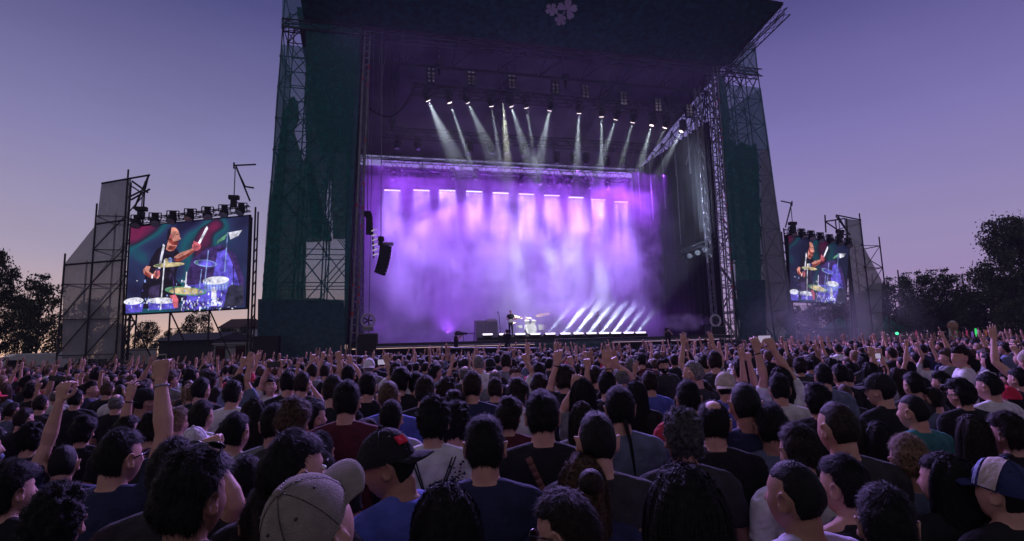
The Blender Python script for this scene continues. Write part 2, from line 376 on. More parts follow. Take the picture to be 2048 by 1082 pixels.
# ---- lamps
def lookrot(dirv):
    return Vector(dirv).to_track_quat('-Z', 'Y').to_matrix().to_4x4()
def mb_x(mb, mx): mb.v = [tuple(mx @ Vector(v)) for v in mb.v]; return mb
def moving_head(p, dirv, lab, lit, grp, s=1.):
    """p: hanging point. hangs from a yoke; the head points along dirv"""
    t = thing('moving_head_lamp', p, lab, 'stage lamp', grp)
    u = Vector(dirv).normalized(); hp = Vector(p)-Vector((0, 0, .62*s))
    mb = MB(); mb.box(Vector(p)-Vector((0, 0, .12*s)), AX*.42*s, DX*.36*s, (0, 0, .22*s)); mb.build('base_box', M['black'], t)
    mb = MB()
    for sg in (-1, 1): mb.box(hp+AX*sg*.25*s+Vector((0, 0, .2*s)), AX*.06*s, DX*.14*s, (0, 0, .55*s))
    mb.build('yoke', M['black'], t)
    mb = MB(); mb.tube(hp-u*.36*s, hp-u*.1*s, .15*s, 10, r2=.22*s); mb.tube(hp-u*.1*s, hp+u*.3*s, .22*s, 12, r2=.19*s); mb.build('lamp_head', M['black'], t, True)
    mb = MB(); mb.tube(hp+u*.3*s, hp+u*.33*s, .16*s, 12); mb.build('lens', M['lens'] if lit else M['lens_off'], t)
    return hp+u*.36*s
def spot(name, p, dirv, power, size, col, blend=.3, rad=.06):
    l = bpy.data.lights.new(name, 'SPOT'); l.energy = power; l.color = col; l.spot_size = R(size); l.spot_blend = blend; l.shadow_soft_size = rad
    o = bpy.data.objects.new(name, l); COL.objects.link(o); o.location = p; o.rotation_euler = Vector(dirv).to_track_quat('-Z', 'Y').to_euler(); return o
CW = (.78, .9, 1.)
# (pixel of the lens, where its beam runs to, cone, power, depth)
A_L = [(857, 203, 902, 300, 17, 1.), (900, 207, 948, 345, 5, 1.6), (936, 206, 962, 262, 15, .5), (983, 214, 996, 292, 5, 1.), (1023, 214, 1048, 292, 13, .8), (1053, 217, 1065, 290, 5, 1.), (1099, 222, 1088, 275, 14, .7),
       (1158, 228, 1155, 300, 10, .9), (1203, 235, 1203, 318, 6, 1.6), (1231, 240, 1214, 290, 11, .7), (1265, 246, 1250, 300, 8, .5), (1303, 252, 1262, 400, 11, .8), (1329, 257, 1300, 330, 10, .15), (1362, 264, 1290, 400, 12, .5)]
pos = ['at the left end of the front truss throwing a wide cone', 'second from the left end, throwing the long narrow shaft', 'third from the left end with a pink lens', 'below the second and third blinders throwing a thin shaft', 'straight under the third blinder', 'right of the third blinder throwing a thin shaft', 'just left of the middle hoist, leaning back', 'under the fifth blinder throwing an even shaft', 'throwing the brightest straight shaft right of centre', 'under the sixth blinder with a soft cone', 'right of the sixth blinder with a faint beam', 'under the seventh blinder, its shaft crossing the curtain', 'second from the right end with hardly any beam', 'at the right end of the front truss beside the bracing']
for (x, y, x2, y2, sz, pw), pp in zip(A_L, pos):
    d = 3.; a, z = at(x, y, d); a2, z2 = at(x2, y2, 4.2)
    lp = W(a, d, z); dv = (W(a2, 4.2, z2)-lp).normalized()
    tip = moving_head(lp-dv*.36+Vector((0, 0, .62)), dv, 'black moving lamp '+pp, True, 'lit moving lamps under the front truss')
    spot('spot_beam_light', tip, dv, 36000*pw/(.4+sz/10), sz*1.35, CW, 1., .08)
for k, (x, y) in enumerate(((795, 290), (835, 292), (938, 300), (983, 300), (1011, 300), (1047, 305), (1113, 320), (1148, 322), (1172, 322), (1213, 328), (1245, 325))):
    d = 6.5; a, z = at(x, y, d)
    moving_head(W(a, d, z+.65), (.15*math.sin(k*2.1), -.1, -1), 'unlit moving lamp under the middle truss, '+['first from its left end', 'second from its left end', 'third from its left end', 'fourth, left of centre stage', 'fifth, under the centre hoist', 'sixth, just past the centre hoist', 'seventh, over the drum kit side', 'eighth from its left end', 'ninth from its left end', 'tenth, one before its right end', 'last at its right end'][k], False, 'unlit moving lamps under the middle truss')
for k, (x, y) in enumerate(((787, 352), (905, 350), (952, 352), (1042, 362), (1080, 362), (1100, 365), (1118, 368), (1138, 364), (1180, 370), (1215, 372))):
    d = 11; a, z = at(x, y, d)
    moving_head(W(a, d, z+.6), (.1*math.sin(k*2.1), -.2, -1), 'dim moving lamp hung low on the rear truss, '+['at its left end', 'left of centre', 'third from the left', 'fourth, beside a pale chain', 'fifth, close beside the sixth', 'sixth in the close cluster', 'seventh in the close cluster', 'eighth, ending the cluster', 'ninth from the left', 'at its right end'][k], False, 'moving lamps under the rear truss')
for k, (x, y) in enumerate(((862, 152), (942, 158), (1023, 165), (1110, 175), (1170, 184), (1246, 198), (1315, 211), (1377, 222))):
    d = 2.6; a, z = at(x, y, d)
    t = thing('blinder_lamp', W(a, d, z), 'eight-lens blinder on the front truss, '+['first at the left end, brightly glinting', 'second from the left, brightly glinting', 'third from the left, above a lit spot', 'fourth, left of the middle hoist', 'fifth, right of the middle hoist', 'sixth from the left', 'seventh, close to the roof bracing', 'last, dark against the sky gap'][k], 'stage lamp', 'eight-lens blinders on the front truss')
    mb = MB(); mb.box(W(a, d, z), AX*.58, DX*.2, (0, 0, 1.06)); mb.build('housing', M['black'], t)
    mb = MB()
    for i in (-1, 1):
        for j in range(4):
            c = W(a+i*.14, d-.1, z-.38+j*.255); mb.tube(c, c-DX*.03, .105, 12); mb.tube(c-DX*.02, c-DX*.06, .05, 8, r2=.03)
    mb.build('lens', mat('blinder_glass', (.6, .55, .6), .15, .8, .2, 30) if k == 0 else bpy.data.materials['blinder_glass'], t)
# ten downlight bars in front of the backdrop
BX = [768, 826, 878, 932, 985, 1037, 1088, 1137, 1182, 1228]; BY = [380.5, 380.5, 381, 383, 385, 387.5, 390, 394, 398.5, 403]; BW = [33, 33, 33, 32.5, 32, 31.5, 31, 30, 29, 27]
for k in range(10):
    d = 11.6; a0, z0 = at(BX[k], BY[k], d); a1, z1 = at(BX[k]+BW[k], BY[k]+(.5 if k < 4 else 2.2), d); z = (z0+z1)/2
    t = thing('light_bar', W((a0+a1)/2, d, z), '%s of the ten white light bars hanging before the backdrop' % ['leftmost', 'second from the left', 'third from the left', 'fourth from the left', 'fifth from the left', 'fifth from the right', 'fourth from the right', 'third from the right', 'second from the right', 'rightmost'][k], 'light bar', 'ten light bars throwing violet curtains of light')
    mb = MB(); mb.box(W((a0+a1)/2, d, z+.12), AX*(a1-a0), DX*.25, (0, 0, .18)); mb.build('housing', M['black'], t)
    mb = MB(); mb.box(W((a0+a1)/2, d-.02, z), AX*(a1-a0-.04), DX*.2, (0, 0, .035)); mb.build('led_strip', M['ledbar'], t)
    mb = MB()
    for a in (a0+.15, a1-.15): mb.tube(W(a, d, z+.2), W(a, 11, 16.4), .015, 4)
    mb.build('hanging_wire', M['steel'], t)
    l = bpy.data.lights.new('bar_light', 'AREA'); l.shape = 'RECTANGLE'; l.size = a1-a0; l.size_y = .2; l.energy = 400; l.color = (.42, .25, 1.); l.spread = R(46)
    o = bpy.data.objects.new('bar_light', l); COL.objects.link(o); o.location = W((a0+a1)/2, d, z-.06)
    aim = (-Vector((0, 0, 1))+DX*.05-AX*(-.10 if k > 4 else 0.)*1.2).normalized(); o.rotation_euler = (aim.to_track_quat('-Z', 'Y').to_matrix() @ Matrix.Rotation(0, 3, 'Z')).to_euler()
    o.rotation_euler = Matrix((AX, (aim.cross(AX)).normalized()*-1, -aim)).transposed().to_euler() if False else Matrix(((AX.x, (-aim).cross(AX).x, -aim.x), (AX.y, (-aim).cross(AX).y, -aim.y), (AX.z, (-aim).cross(AX).z, -aim.z))).to_euler()
# floor bars
FX = [965, 998, 1030, 1060, 1090, 1120, 1146, 1172, 1197, 1221, 1246, 1270]
for k, x in enumerate(FX):
    d = 1.3; w = 20; y = 671-(k*.35); a0, z0 = at(x-1, y, d); a1, _ = at(x+w, y, d)
    t = thing('floor_light_bar', W((a0+a1)/2, d, z0), '%s floor light bar along the stage front' % ['leftmost', 'second', 'third', 'fourth', 'fifth', 'sixth', 'seventh', 'eighth', 'ninth', 'tenth', 'next to last', 'last and rightmost'][k]+(' beneath the drummer' if k in (3,) else ''), 'light bar', 'white floor light bars along the stage front')
    mb = MB(); mb.box(W((a0+a1)/2, d, z0-.02), AX*(a1-a0), DX*.3, (0, 0, .16)); mb.box(W((a0+a1)/2, d, z0-.16), AX*(a1-a0)*.6, DX*.4, (0, 0, .12)); mb.build('housing', M['black'], t)
    mb = MB(); mb.box(W((a0+a1)/2, d-.12, z0+.06), AX*(a1-a0-.06), DX*.1, (0, 0, .1)); mb.build('led_strip', emis('floor_led_lit', (.9, .8, 1.), 2) if k == 0 else bpy.data.materials['floor_led_lit'], t)
    if k >= 4:
        l = bpy.data.lights.new('floor_bar_light', 'AREA'); l.shape = 'RECTANGLE'; l.size = (a1-a0)*.9; l.size_y = .15; l.energy = 78 if 5 <= k <= 9 else 34; l.color = (.62, .72, 1.); l.spread = R(14)
        o = bpy.data.objects.new('floor_bar_light', l); COL.objects.link(o); o.location = W((a0+a1)/2, d, z0+.1); aim = (AX*.95+DX*.12+Vector((0, 0, 1))).normalized()
        o.rotation_euler = aim.to_track_quat('-Z', 'Y').to_euler()
# ladder of side lamps before the right curtain
t = thing('side_lamp_truss', W(28, 2.2, 8.4), 'short truss of side lamps, two brightly lit, hung before the right curtain', 'lighting truss')
a0, z0 = at(1357, 507, 3.5); a1, z1 = at(1432, 478, 1.2); p0 = W(a0, 3.5, z0); p1 = W(a1, 1.2, z1)
mb = MB(); truss(mb, p0, p1, .35, .3, .03, .4); mb.build('truss_frame', M['alu'], t)
for k in range(5):
    c = p0.lerp(p1, .12+k*.2)-Vector((0, 0, .45)); u = (-AX-DX*(.9 if k < 2 else 1.2)-Vector((0, 0, .5))).normalized(); lit = k in (2, 3)
    mb = MB(); mb.tube(c-u*.3, c, .14, 10, r2=.2); mb.tube(c, c+u*.25, .2, 10); mb.box(c+Vector((0, 0, .28)), AX*.4, DX*.1, (0, 0, .1)); h = mb.build('side_lamp', M['black'], t)
    mb = MB(); mb.tube(c+u*.25, c+u*.28, .17, 12); g = mb.build('lens', emis('side_lens_lit', (.9, 1., .85), 6) if (lit and k == 2) else (bpy.data.materials['side_lens_lit'] if lit else M['lens_off']), h)
    if 1 <= k <= 3: spot('side_spot_light', c+u*.35, (-AX*1.3-Vector((0, 0, .45))+DX*.3), 420, 26, (.62, .5, 1.), .6, .08)
# purple wash from the rear truss and the wings
VI = (.36, .075, 1.)
for a, d, z, dv, pw, sz in ((5.6, 1.2, 3.2, (.9, .8, .35), 1500, 80), (28.8, 1.4, 3.2, (-.9, .8, .35), 1500, 80), (12, 12.9, 3.2, (.1, -.5, .8), 900, 110), (23, 12.9, 3.2, (-.1, -.5, .8), 1100, 110)):
    v = AX*dv[0]+DX*dv[1]+Vector((0, 0, dv[2])); spot('wash_light', W(a, d, z), v, pw, sz, VI, .8, .25)
for a in (8, 17, 26):  # added violet area lights without fixtures, there to brighten the crowd
    l = bpy.data.lights.new('crowd_fill_light', 'AREA'); l.shape = 'RECTANGLE'; l.size = 8; l.size_y = 1.; l.energy = 4200; l.color = (.46, .31, 1.); l.spread = R(110)
    o = bpy.data.objects.new('crowd_fill_light', l); COL.objects.link(o); o.location = W(a, -1.5, 20.4); o.rotation_euler = (W(a*.8+3, -24, .3)-W(a, -1.5, 20.4)).to_track_quat('-Z', 'Y').to_euler()
spot('drum_fill_light', W(15, -16, 13), W(17., 6, 3.4)-W(15, -16, 13), 32000, 8, (.95, 1., .92), .6, .1)  # added spot in mid-air above the crowd, brightens drum kit and bassist
for a, pw in ((9.5, 1100), (17.5, 1100), (25.8, 1700)):
    l = bpy.data.lights.new('rear_wash_light', 'AREA'); l.shape = 'RECTANGLE'; l.size = 8; l.size_y = .5; l.energy = pw; l.color = VI; l.spread = R(125)
    o = bpy.data.objects.new('rear_wash_light', l); COL.objects.link(o); o.location = W(a, 7.3, 15.9); aim = (DX*.62-Vector((0, 0, 1))+AX*(.15 if a > 20 else 0)).normalized(); x_ = AX; y_ = (-aim).cross(x_); o.rotation_euler = Matrix(((x_.x, y_.x, -aim.x), (x_.y, y_.y, -aim.y), (x_.z, y_.z, -aim.z))).to_euler()
# pale front light on the band
spot('key_light', W(15, 3.2, 19.2), (W(16.5, 6, 3.2)-W(15, 3.2, 19.2)), 60000, 10, (.95, 1., .85), .7, .1)
# ---------------------------------------------------------------- ground and surroundings
mb = MB(); mb.sheet(lambda u, v: Vector((-700+1400*u, -60+1300*v, 0)), 20, 20); o = mb.build('ground', M['ground']); struct(o)
M['leaf'] = mat('tree_leaf', (.035, .05, .025), .8, 0, .5, .6); M['leaf2'] = mat('tree_leaf_pale', (.06, .08, .045), .8, 0, .5, .6); M['bark'] = mat('tree_bark', (.05, .04, .03), .9, 0, .3, 4)
def px_x(px, Y): return (px-1024)/FP*Y*1.0
def tree_meshes(seed, h, w, nleaf, low=.18, ls=.3, conic=.0):
    rs = np.random.default_rng(seed); tb = MB(); tb.tube((0, 0, 0), (.1, 0, h*.45), .035*h*.6, 8, r2=.02*h*.6); tips = []
    tb.tube((.1, 0, h*.45), (0, .1, h*.85), .012*h, 6, r2=.03)
    for k in range(16):
        z = h*(.22+.55*k/16); an = k*2.4+rs.uniform(-.4, .4); rr = w*.5*(1-conic*k/16)*rs.uniform(.45, .85)*(1-.35*abs(k/16-.45))
        p = Vector((.08, 0, z)); q = p+Vector((math.cos(an)*rr, math.sin(an)*rr, h*rs.uniform(.08, .2))); tb.tube(p, q, .008*h, 5, r2=.02); tips.append(q); tips.append(p.lerp(q, .6))
    cl = []
    for k in range(46):
        t = rs.uniform(0, 1); z = h*(low+(1-low)*t**.85); prof = math.sin(math.pi*min(1, (t*.82+.14)))**.6*(1-conic*t)
        an = rs.uniform(0, 6.28); rr = w*.5*prof*rs.uniform(.25, 1.); cl.append((math.cos(an)*rr, math.sin(an)*rr, z, w*rs.uniform(.07, .15)))
    cl += [(q.x, q.y, q.z, w*.1) for q in tips]
    C = np.array(cl); pick = rs.integers(0, len(C), nleaf); off = rs.normal(size=(nleaf, 3)); off /= np.linalg.norm(off, axis=1)[:, None]; off *= rs.uniform(.3, 1., (nleaf, 1))**.5
    P = C[pick, :3]+off*C[pick, 3:4]*np.array([1, 1, .75]); P[:, 2] = np.minimum(P[:, 2], h)
    twig = rs.random(nleaf) < .12; P[twig] += off[twig]*C[pick[twig], 3:4]*rs.uniform(.2, .8, (int(twig.sum()), 1)); a = rs.normal(size=(nleaf, 3)); a /= np.linalg.norm(a, axis=1)[:, None]; b = np.cross(a, rs.normal(size=(nleaf, 3))); b /= np.linalg.norm(b, axis=1)[:, None]; s = rs.uniform(.5, 1., (nleaf, 1))*ls
    V = np.stack([P-a*s, P+b*s*.5, P+a*s, P-b*s*.5], 1).reshape(-1, 3); F = np.arange(nleaf*4).reshape(-1, 4)
    me = bpy.data.meshes.new('crown'); me.from_pydata(V.tolist(), [], F.tolist()); me.materials.append(M['leaf']); me.materials.append(M['leaf2'])
    me.polygons.foreach_set('material_index', (rs.random(nleaf) < .3).astype(int).tolist())
    return me, tb.mesh('trunk', [M['bark']], True), h, w
TV = [tree_meshes(1, 10, 8, 8000, .16, .2), tree_meshes(2, 10, 6, 7000, .2, .19, .3), tree_meshes(3, 10, 9, 9000, .12, .21), tree_meshes(4, 16, 13, 19000, .1, .25, .35)]
def tree(px, ytop, wpx, Y, v, lab, grp='dark trees behind the festival field'):
    me, tk, h0, w0 = TV[v]; P = at_y(px, ytop, Y); H = P.z; wd = wpx/FP*Y
    t = bpy.data.objects.new('tree', None); COL.objects.link(t); t.location = (P.x, P.y, 0); t.scale = (wd/w0, wd/w0, H/h0); t.rotation_euler.z = px*.37; tag(t, lab, 'tree', grp)
    for n, m in (('crown', me), ('trunk', tk)):
        o = bpy.data.objects.new(n, m); COL.objects.link(o); o.parent = t
for a in ((8, 505, 90, 52, 1, 'tall narrow dark tree at the far left edge of the field'), (-40, 540, 110, 58, 0, 'dark tree cut by the edge beside the tall narrow one'), (85, 552, 105, 50, 0, 'round loose-crowned tree left of the grey scaffold wing'), (45, 600, 80, 60, 2, 'low dark tree behind the white vans'),
          (187, 600, 95, 56, 0, 'round tree seen through the grey scrim of the left wing'), (140, 640, 70, 60, 2, 'low tree seen through the left end of the grey scrim'), (235, 650, 60, 60, 2, 'low bushy tree seen through the scrim beside the wing frame'), (296, 645, 60, 62, 2, 'dense tree under the left end of the large video screen'), (345, 657, 50, 66, 0, 'low tree below the middle of the left video screen'), (395, 624, 66, 62, 0, 'round tree rising below the right half of the left video screen'), (455, 658, 60, 70, 2, 'low dark tree before the pale house'),
          (490, 655, 40, 66, 2, 'small dark tree below the corner of the left video screen'),
          (1600, 612, 80, 70, 0, 'tree seen below the near corner of the right video screen'), (1650, 600, 90, 72, 2, 'dark tree below the right video screen, beside the tents'), (1700, 590, 80, 72, 0, 'tree seen through the grey scrim of the right wing'), (1745, 570, 80, 74, 1, 'tree just past the edge of the right wing'), (1785, 556, 90, 70, 0, 'round tree above the green tents'), (1828, 545, 80, 66, 0, 'pointed round tree between the green tents and the tall dark trees'),
          (1880, 540, 100, 64, 0, 'broad loose tree beside the raised steel frame'), (1925, 580, 110, 62, 2, 'dense dark tree under the raised steel frame'), (1850, 600, 120, 60, 2, 'dense low tree behind the shelter frame'), (1975, 560, 110, 58, 2, 'dark tree in front of the tall one at the field edge'), (2010, 436, 165, 50, 3, 'very tall dark tree at the far right edge of the field'), (2080, 470, 190, 52, 3, 'tall tree half out of view beside the tallest one'), (1940, 620, 90, 54, 2, 'low dark tree right of the shelter frame'), (2040, 600, 120, 46, 2, 'low dark tree below the tallest tree')):
    tree(*a)
# fence along the left of the field
t = thing('banner_fence', at_y(250, 720, 29.5)*1, 'long dark banner fence closing the field left of the stage', 'fence')
mb = MB(); p = at_y(-200, 712, 28); q = at_y(520, 712, 29.3); p.z = q.z = 0
mb.sheet(lambda u, v: p.lerp(q, u)+Vector((0, .05*math.sin(u*80), 1.6*v)), 80, 1); mb.build('banner', mat('dark_banner', (.022, .026, .034), .9, 0, .4, .8), t)
mb = MB()
for k in range(16): c = p.lerp(q, k/15); mb.tube(c+Vector((0, .1, 0)), c+Vector((0, .1, 1.75)), .03, 5)
mb.build('post_frame', M['dsteel'], t)
mb = MB(); c = at_y(322, 729, 29.0); mb.box(c, (1.9, 0, 0), (0, .02, 0), (0, 0, .12)); mb.build('pale_strip', M['offwhite'], t)
# white vans
def van(px, py, Y, yaw, lab):
    P = at_y(px, py, Y); t = bpy.data.objects.new('van', None); COL.objects.link(t); t.location = (P.x, P.y, 0); t.rotation_euler.z = yaw; tag(t, lab, 'van', 'white vans parked behind the fence')
    prof = [(-2.6, .45), (2.5, .45), (2.65, .9), (2.3, 1.25), (1.7, 1.45), (1.0, 2.25), (.6, 2.45), (-2.5, 2.5), (-2.65, 2.2), (-2.7, .8)]
    mb = MB(); mb.prism([(x, -.95, z) for x, z in prof], (0, 1.9, 0)); b = mb.build('body', M['white'], t)
    mod = b.modifiers.new('bevel', 'BEVEL'); mod.width = .08; mod.segments = 2
    mb = MB(); mb.prism([(1.74, -.85, 1.5), (1.06, -.85, 2.2), (1.09, -.85, 2.24), (1.78, -.85, 1.54)], (0, 1.7, 0)); mb.build('windscreen', M['black'], t)
    mb = MB(); mb.box((.75, 0, 1.75), (.9, 0, 0), (0, 1.93, 0), (0, 0, .5)); mb.build('side_window', M['black'], t)
    for x in (-1.6, 1.7):
        for y in (-.85, .85):
            mb = MB(); mb.tube((x, y-.1, .35), (x, y+.1, .35), .35, 14); mb.build('wheel', M['rubber'], t)
    for y in (-.65, .65): mb = MB(); mb.box((2.62, y, .95), (.06, 0, 0), (0, .3, 0), (0, 0, .18)); mb.build('headlight', M['lens_off'], t)
van(48, 700, 42, R(235), 'white van parked behind the fence, the one nearer the field edge'); van(68, 700, 42.5, R(235), 'white van parked behind the fence, beside the tree trunk')
# container, white hoarding, long shed, house
def boxthing(name, px0, px1, ytop, Y, depth, m, lab, cat, z0=0, extra=None):
    a = at_y(px0, ytop, Y); b = at_y(px1, ytop, Y); c = (a+b)/2; t = thing(name, (c.x, c.y+depth/2, 0), lab, cat)
    mb = MB(); mb.abox((a.x, Y, z0), (b.x, Y+depth, c.z)); mb.build('wall', m, t); return t, a.x, b.x, c.z
t, x0, x1, zt = boxthing('site_container', 428, 497, 688, 36, 2.4, M['offwhite'], 'pale site container with two dark red doors by the left tower', 'container')
for f in (.2, .78): mb = MB(); cx = x0+(x1-x0)*f; mb.abox((cx-.3, 35.93, .05), (cx+.3, 35.99, zt-.12)); mb.build('door', mat('dark_red_door', (.06, .012, .015), .6) if f < .5 else bpy.data.materials['dark_red_door'], t)
mb = MB(); mb.abox((x0-.08, 35.9, zt), (x1+.08, 38.5, zt+.08)); mb.build('roof_rim', M['white'], t)
t, x0, x1, zt = boxthing('hoarding', 250, 313, 697, 31.5, .06, M['offwhite'], 'low white hoarding under the left video screen behind the fence', 'hoarding')
t, x0, x1, zt = boxthing('long_shed', 318, 428, 681, 44, 6, M['dsteel'], 'long low dark shed below the left video screen', 'shed')
mb = MB(); mb.prism([(x0-.3, 43.6, zt), (x0-.3, 47, zt+.7), (x0-.3, 50.4, zt)], (x1-x0+.6, 0, 0)); mb.build('roof', M['black'], t)
mb = MB(); cx = x0+.2; mb.path([Vector((cx, 43.3, 1.3)), Vector((cx+.9, 43.3, 1.3)), Vector((cx+.9, 43.3, 2.1)), Vector((cx, 43.3, 2.1)), Vector((cx, 43.3, 1.3))], .05, 5); mb.build('window_frame', M['offwhite'], t)
a = at_y(418, 705, 37); mb = MB(); mb.sheet(lambda u, v: Vector((a.x-.35+.7*u, 37+.06*math.sin(u*20), .1+1.5*v)), 14, 2); tag(mb.build('tarpaulin', mat('blue_tarpaulin', (.03, .05, .3), .6)), 'small blue tarpaulin hanging left of the pale container', 'tarpaulin')
t, x0, x1, zt = boxthing('house', 440, 482, 656, 95, 9, M['offwhite'], 'pale distant house with a dark pitched roof and chimney', 'house')
mb = MB(); mb.prism([(x0-.4, 94.5, zt), (x0-.4, 99.5, zt+1.8), (x0-.4, 104.5, zt)], (x1-x0+.8, 0, 0)); rf = mb.build('roof', mat('dull_roof_tile', (.08, .05, .045), .9), t)
mb = MB(); mb.abox((x1-1.2, 97, zt), (x1-.6, 97.6, zt+2.2)); mb.build('chimney', M['bark'], rf)
for f in (.3, .7): cx = x0+(x1-x0)*f; mb = MB(); mb.abox((cx-.45, 94.9, zt-2.2), (cx+.45, 94.97, zt-1)); mb.build('window', M['black'], t)
# ---- tents and other things right of the stage
tm = mat('green_tent_fabric', (.02, .14, .1), .7, 0, .15, 1)
for px0, px1, yt, yb, Y, lab in ((1668, 1722, 634, 655, 60, 'green peaked tent seen under the right video screen'), (1722, 1768, 636, 656, 62, 'green peaked tent between the wing scrim and the lamp'), (1766, 1816, 631, 656, 60, 'green peaked tent above the small green lamp')):
    A = at_y(px0, yb, Y); B = at_y(px1, yb, Y); T = at_y((px0+px1)/2, yt, Y+2); w = (B.x-A.x); c = Vector(((A.x+B.x)/2, Y+w/2, 0)); t = thing('tent', c, lab, 'tent', 'green peaked tents')
    ze = A.z; h = T.z-ze; mb = MB(); n = 8
    def f(u, v):
        an = u*4; k = int(an) % 4; fr = an-int(an); cs = [(-1, -1), (1, -1), (1, 1), (-1, 1)]; p, q = cs[k], cs[(k+1) % 4]; x = p[0]+(q[0]-p[0])*fr; y = p[1]+(q[1]-p[1])*fr; s = (1-v); return c+Vector((x*s*w/2, y*s*w/2, ze+h*(v**1.5)))
    mb.sheet(f, 32, 8); mb.sheet(lambda u, v: f(u, 0)-Vector((0, 0, .5*v)), 32, 1); mb.build('canopy', tm, t)
    for sx in (-1, 1):
        for sy in (-1, 1): mb = MB(); mb.tube(c+Vector((sx*w/2.05, sy*w/2.05, 0)), c+Vector((sx*w/2.05, sy*w/2.05, ze)), .05, 6); mb.build('leg', M['steel'], t)
P = at_y(1794, 667, 58); t = thing('lamp', P, 'small glowing green lamp hanging under the green tent', 'lamp'); mb = MB(); mb.ball(P, .16); mb.build('bulb', emis('green_lamp_lit', (.1, 1., .5), 1.5), t); mb = MB(); mb.tube(P, P+Vector((0, 0, .8)), .02); mb.build('cord', M['rubber'], t)
t, x0, x1, zt = boxthing('site_container', 1594, 1692, 664, 52, 2.4, mat('grey_container', (.16, .15, .18), .6, 0, .2, 1), 'long grey site container below the right video screen', 'container')
mb = MB()
for k in range(22): cx = x0+(x1-x0)*(k+.5)/22; mb.abox((cx-.04, 51.95, .1), (cx+.04, 51.99, zt-.1))
mb.build('rib', M['dsteel'], t)
# shelter frame and raised steel frame among the trees
t = thing('shelter', at_y(1930, 690, 56), 'dark pitched shelter with thin pale roof edges in front of the trees', 'shelter'); mb = MB()
A, B, C = at_y(1905, 655, 56), at_y(1930, 625, 58), at_y(1965, 652, 56)
for p, q in ((A, B), (B, C)): mb.tube(p, q, .06, 5); mb.tube(p+Vector((0, 4, 0)), q+Vector((0, 4, 0)), .06, 5)
for p in (A, C, A+Vector((0, 4, 0)), C+Vector((0, 4, 0))): g = p.copy(); g.z = 0; mb.tube(g, p, .06, 5)
mb.build('frame', M['steel'], t); mb = MB(); mb.quad(A, B, B+Vector((0, 4, 0)), A+Vector((0, 4, 0))); mb.quad(B, C, C+Vector((0, 4, 0)), B+Vector((0, 4, 0))); mb.build('roof', M['black'], t)
A = at_y(1915, 570, 66); B = at_y(1962, 545, 66); t = thing('steel_frame_tower', Vector(((A.x+B.x)/2, 67, 0)), 'raised open steel frame showing above the tree crowns', 'steel frame'); mb = MB()
for x in lin(A.x, B.x, 5):
    for y in (66, 68): mb.tube((x, y, 0), (x, y, B.z), .05, 4)
for z in (A.z, (A.z+B.z)/2, B.z-.2):
    for y in (66, 68): mb.tube((A.x, y, z), (B.x, y, z), .05, 4)
mb.build('tube_frame', M['steel'], t)
# totems held above the far crowd
def totem(px, yt, yb, Y, m, r, lab, cat='inflatable stick', shape=0):
    T = at_y(px, yt, Y); B = at_y(px+2, yb, Y); t = thing('totem', (B.x, B.y, 0), lab, cat); mb = MB()
    if shape: mb.tube(B, B.lerp(T, .7), .03, 10, r2=r); mb.ball(B.lerp(T, .8), r*1.1, r*1.1, r*1.2); mb.build('cone', m, t); mb = MB(); mb.ball(B.lerp(T, .92), r*.8); mb.build('scoop', M['offwhite'], t)
    else: mb.tube(B, T, r, 8, r2=r*.8); mb.build('tube', m, t)
    mb = MB(); mb.tube((B.x, B.y, 0.9), B, .025, 5); mb.build('pole', M['steel'], t)
pink = emis('pink_glow', (.8, .08, .3), .22); grn = emis('neon_green', (.05, .9, .2), .8); vio = emis('violet_glow', (.4, .15, .9), .3); org = emis('orange_glow', (.8, .2, .1), .22)
totem(1899, 645, 682, 46, M['offwhite'], .1, 'pale slanting stick held over the far crowd left of the cone'); totem(1905, 645, 680, 46, mat('cone_wafer', (.35, .2, .14), .7), .35, 'ice-cream cone shaped inflatable held over the far crowd', 'inflatable cone', 1); totem(1911, 653, 680, 46, grn, .1, 'neon green glowing stick beside the inflatable cone')
for x, y, m, l in ((1933, 660, pink, 'dim pink glowing stick right of the neon green one'), (1944, 663, vio, 'dim violet glowing stick between the pink and pale green ones'), (1951, 657, grn, 'pale green glowing stick right of the violet one'), (1971, 660, org, 'orange-red glowing stick near the white board'), (1832, 662, pink, 'small pink light stick right of the green tents'), (2028, 668, grn, 'yellow-green light stick near the field edge')):
    totem(x, y, y+16, 50, m, .09, l)
P = at_y(2000, 663, 48); t = thing('notice_board', (P.x, P.y, 0), 'blank white board standing under the dark trees behind the crowd', 'board'); mb = MB(); mb.box(P, (.95, 0, 0), (0, .05, 0), (0, 0, 1.1)); mb.build('board', M['offwhite'], t); mb = MB(); mb.tube((P.x, P.y+.05, 0), P+Vector((0, .05, 0)), .04); mb.build('post', M['steel'], t)

# ---------------------------------------------------------------- video screens and their scaffolds
def lerp2(c, s, t): return c[0].lerp(c[1], s).lerp(c[3].lerp(c[2], s), t)
def scrn(px, d): return [W(at(x, y, d)[0], d, at(x, y, d)[1]) for x, y in px]
E_ = lambda n, c, s: emis(n, tuple(c), s)
PM = {'skin': E_('picture_skin', (1., .40, .32), .62), 'pink': E_('picture_pink', (1., .22, .30), .6), 'white': E_('picture_white', (.85, .85, 1.), 1.), 'blue': E_('picture_blue', (.16, .12, .85), .8), 'pale': E_('picture_pale_blue', (.3, .4, .9), .8), 'black': E_('picture_black', (.015, .01, .03), .6), 'green': E_('picture_green', (.15, .4, .25), .7), 'yel': E_('picture_yellow', (.8, .65, .35), .8), 'dark': E_('picture_dark_violet', (.06, .03, .16), .8), 'grey': E_('picture_grey', (.03, .03, .06), 1.), 'skin2': E_('picture_skin_dark', (.42, .07, .06), .6), 'shirt2': E_('picture_shirt_light', (.06, .04, .12), .7)}
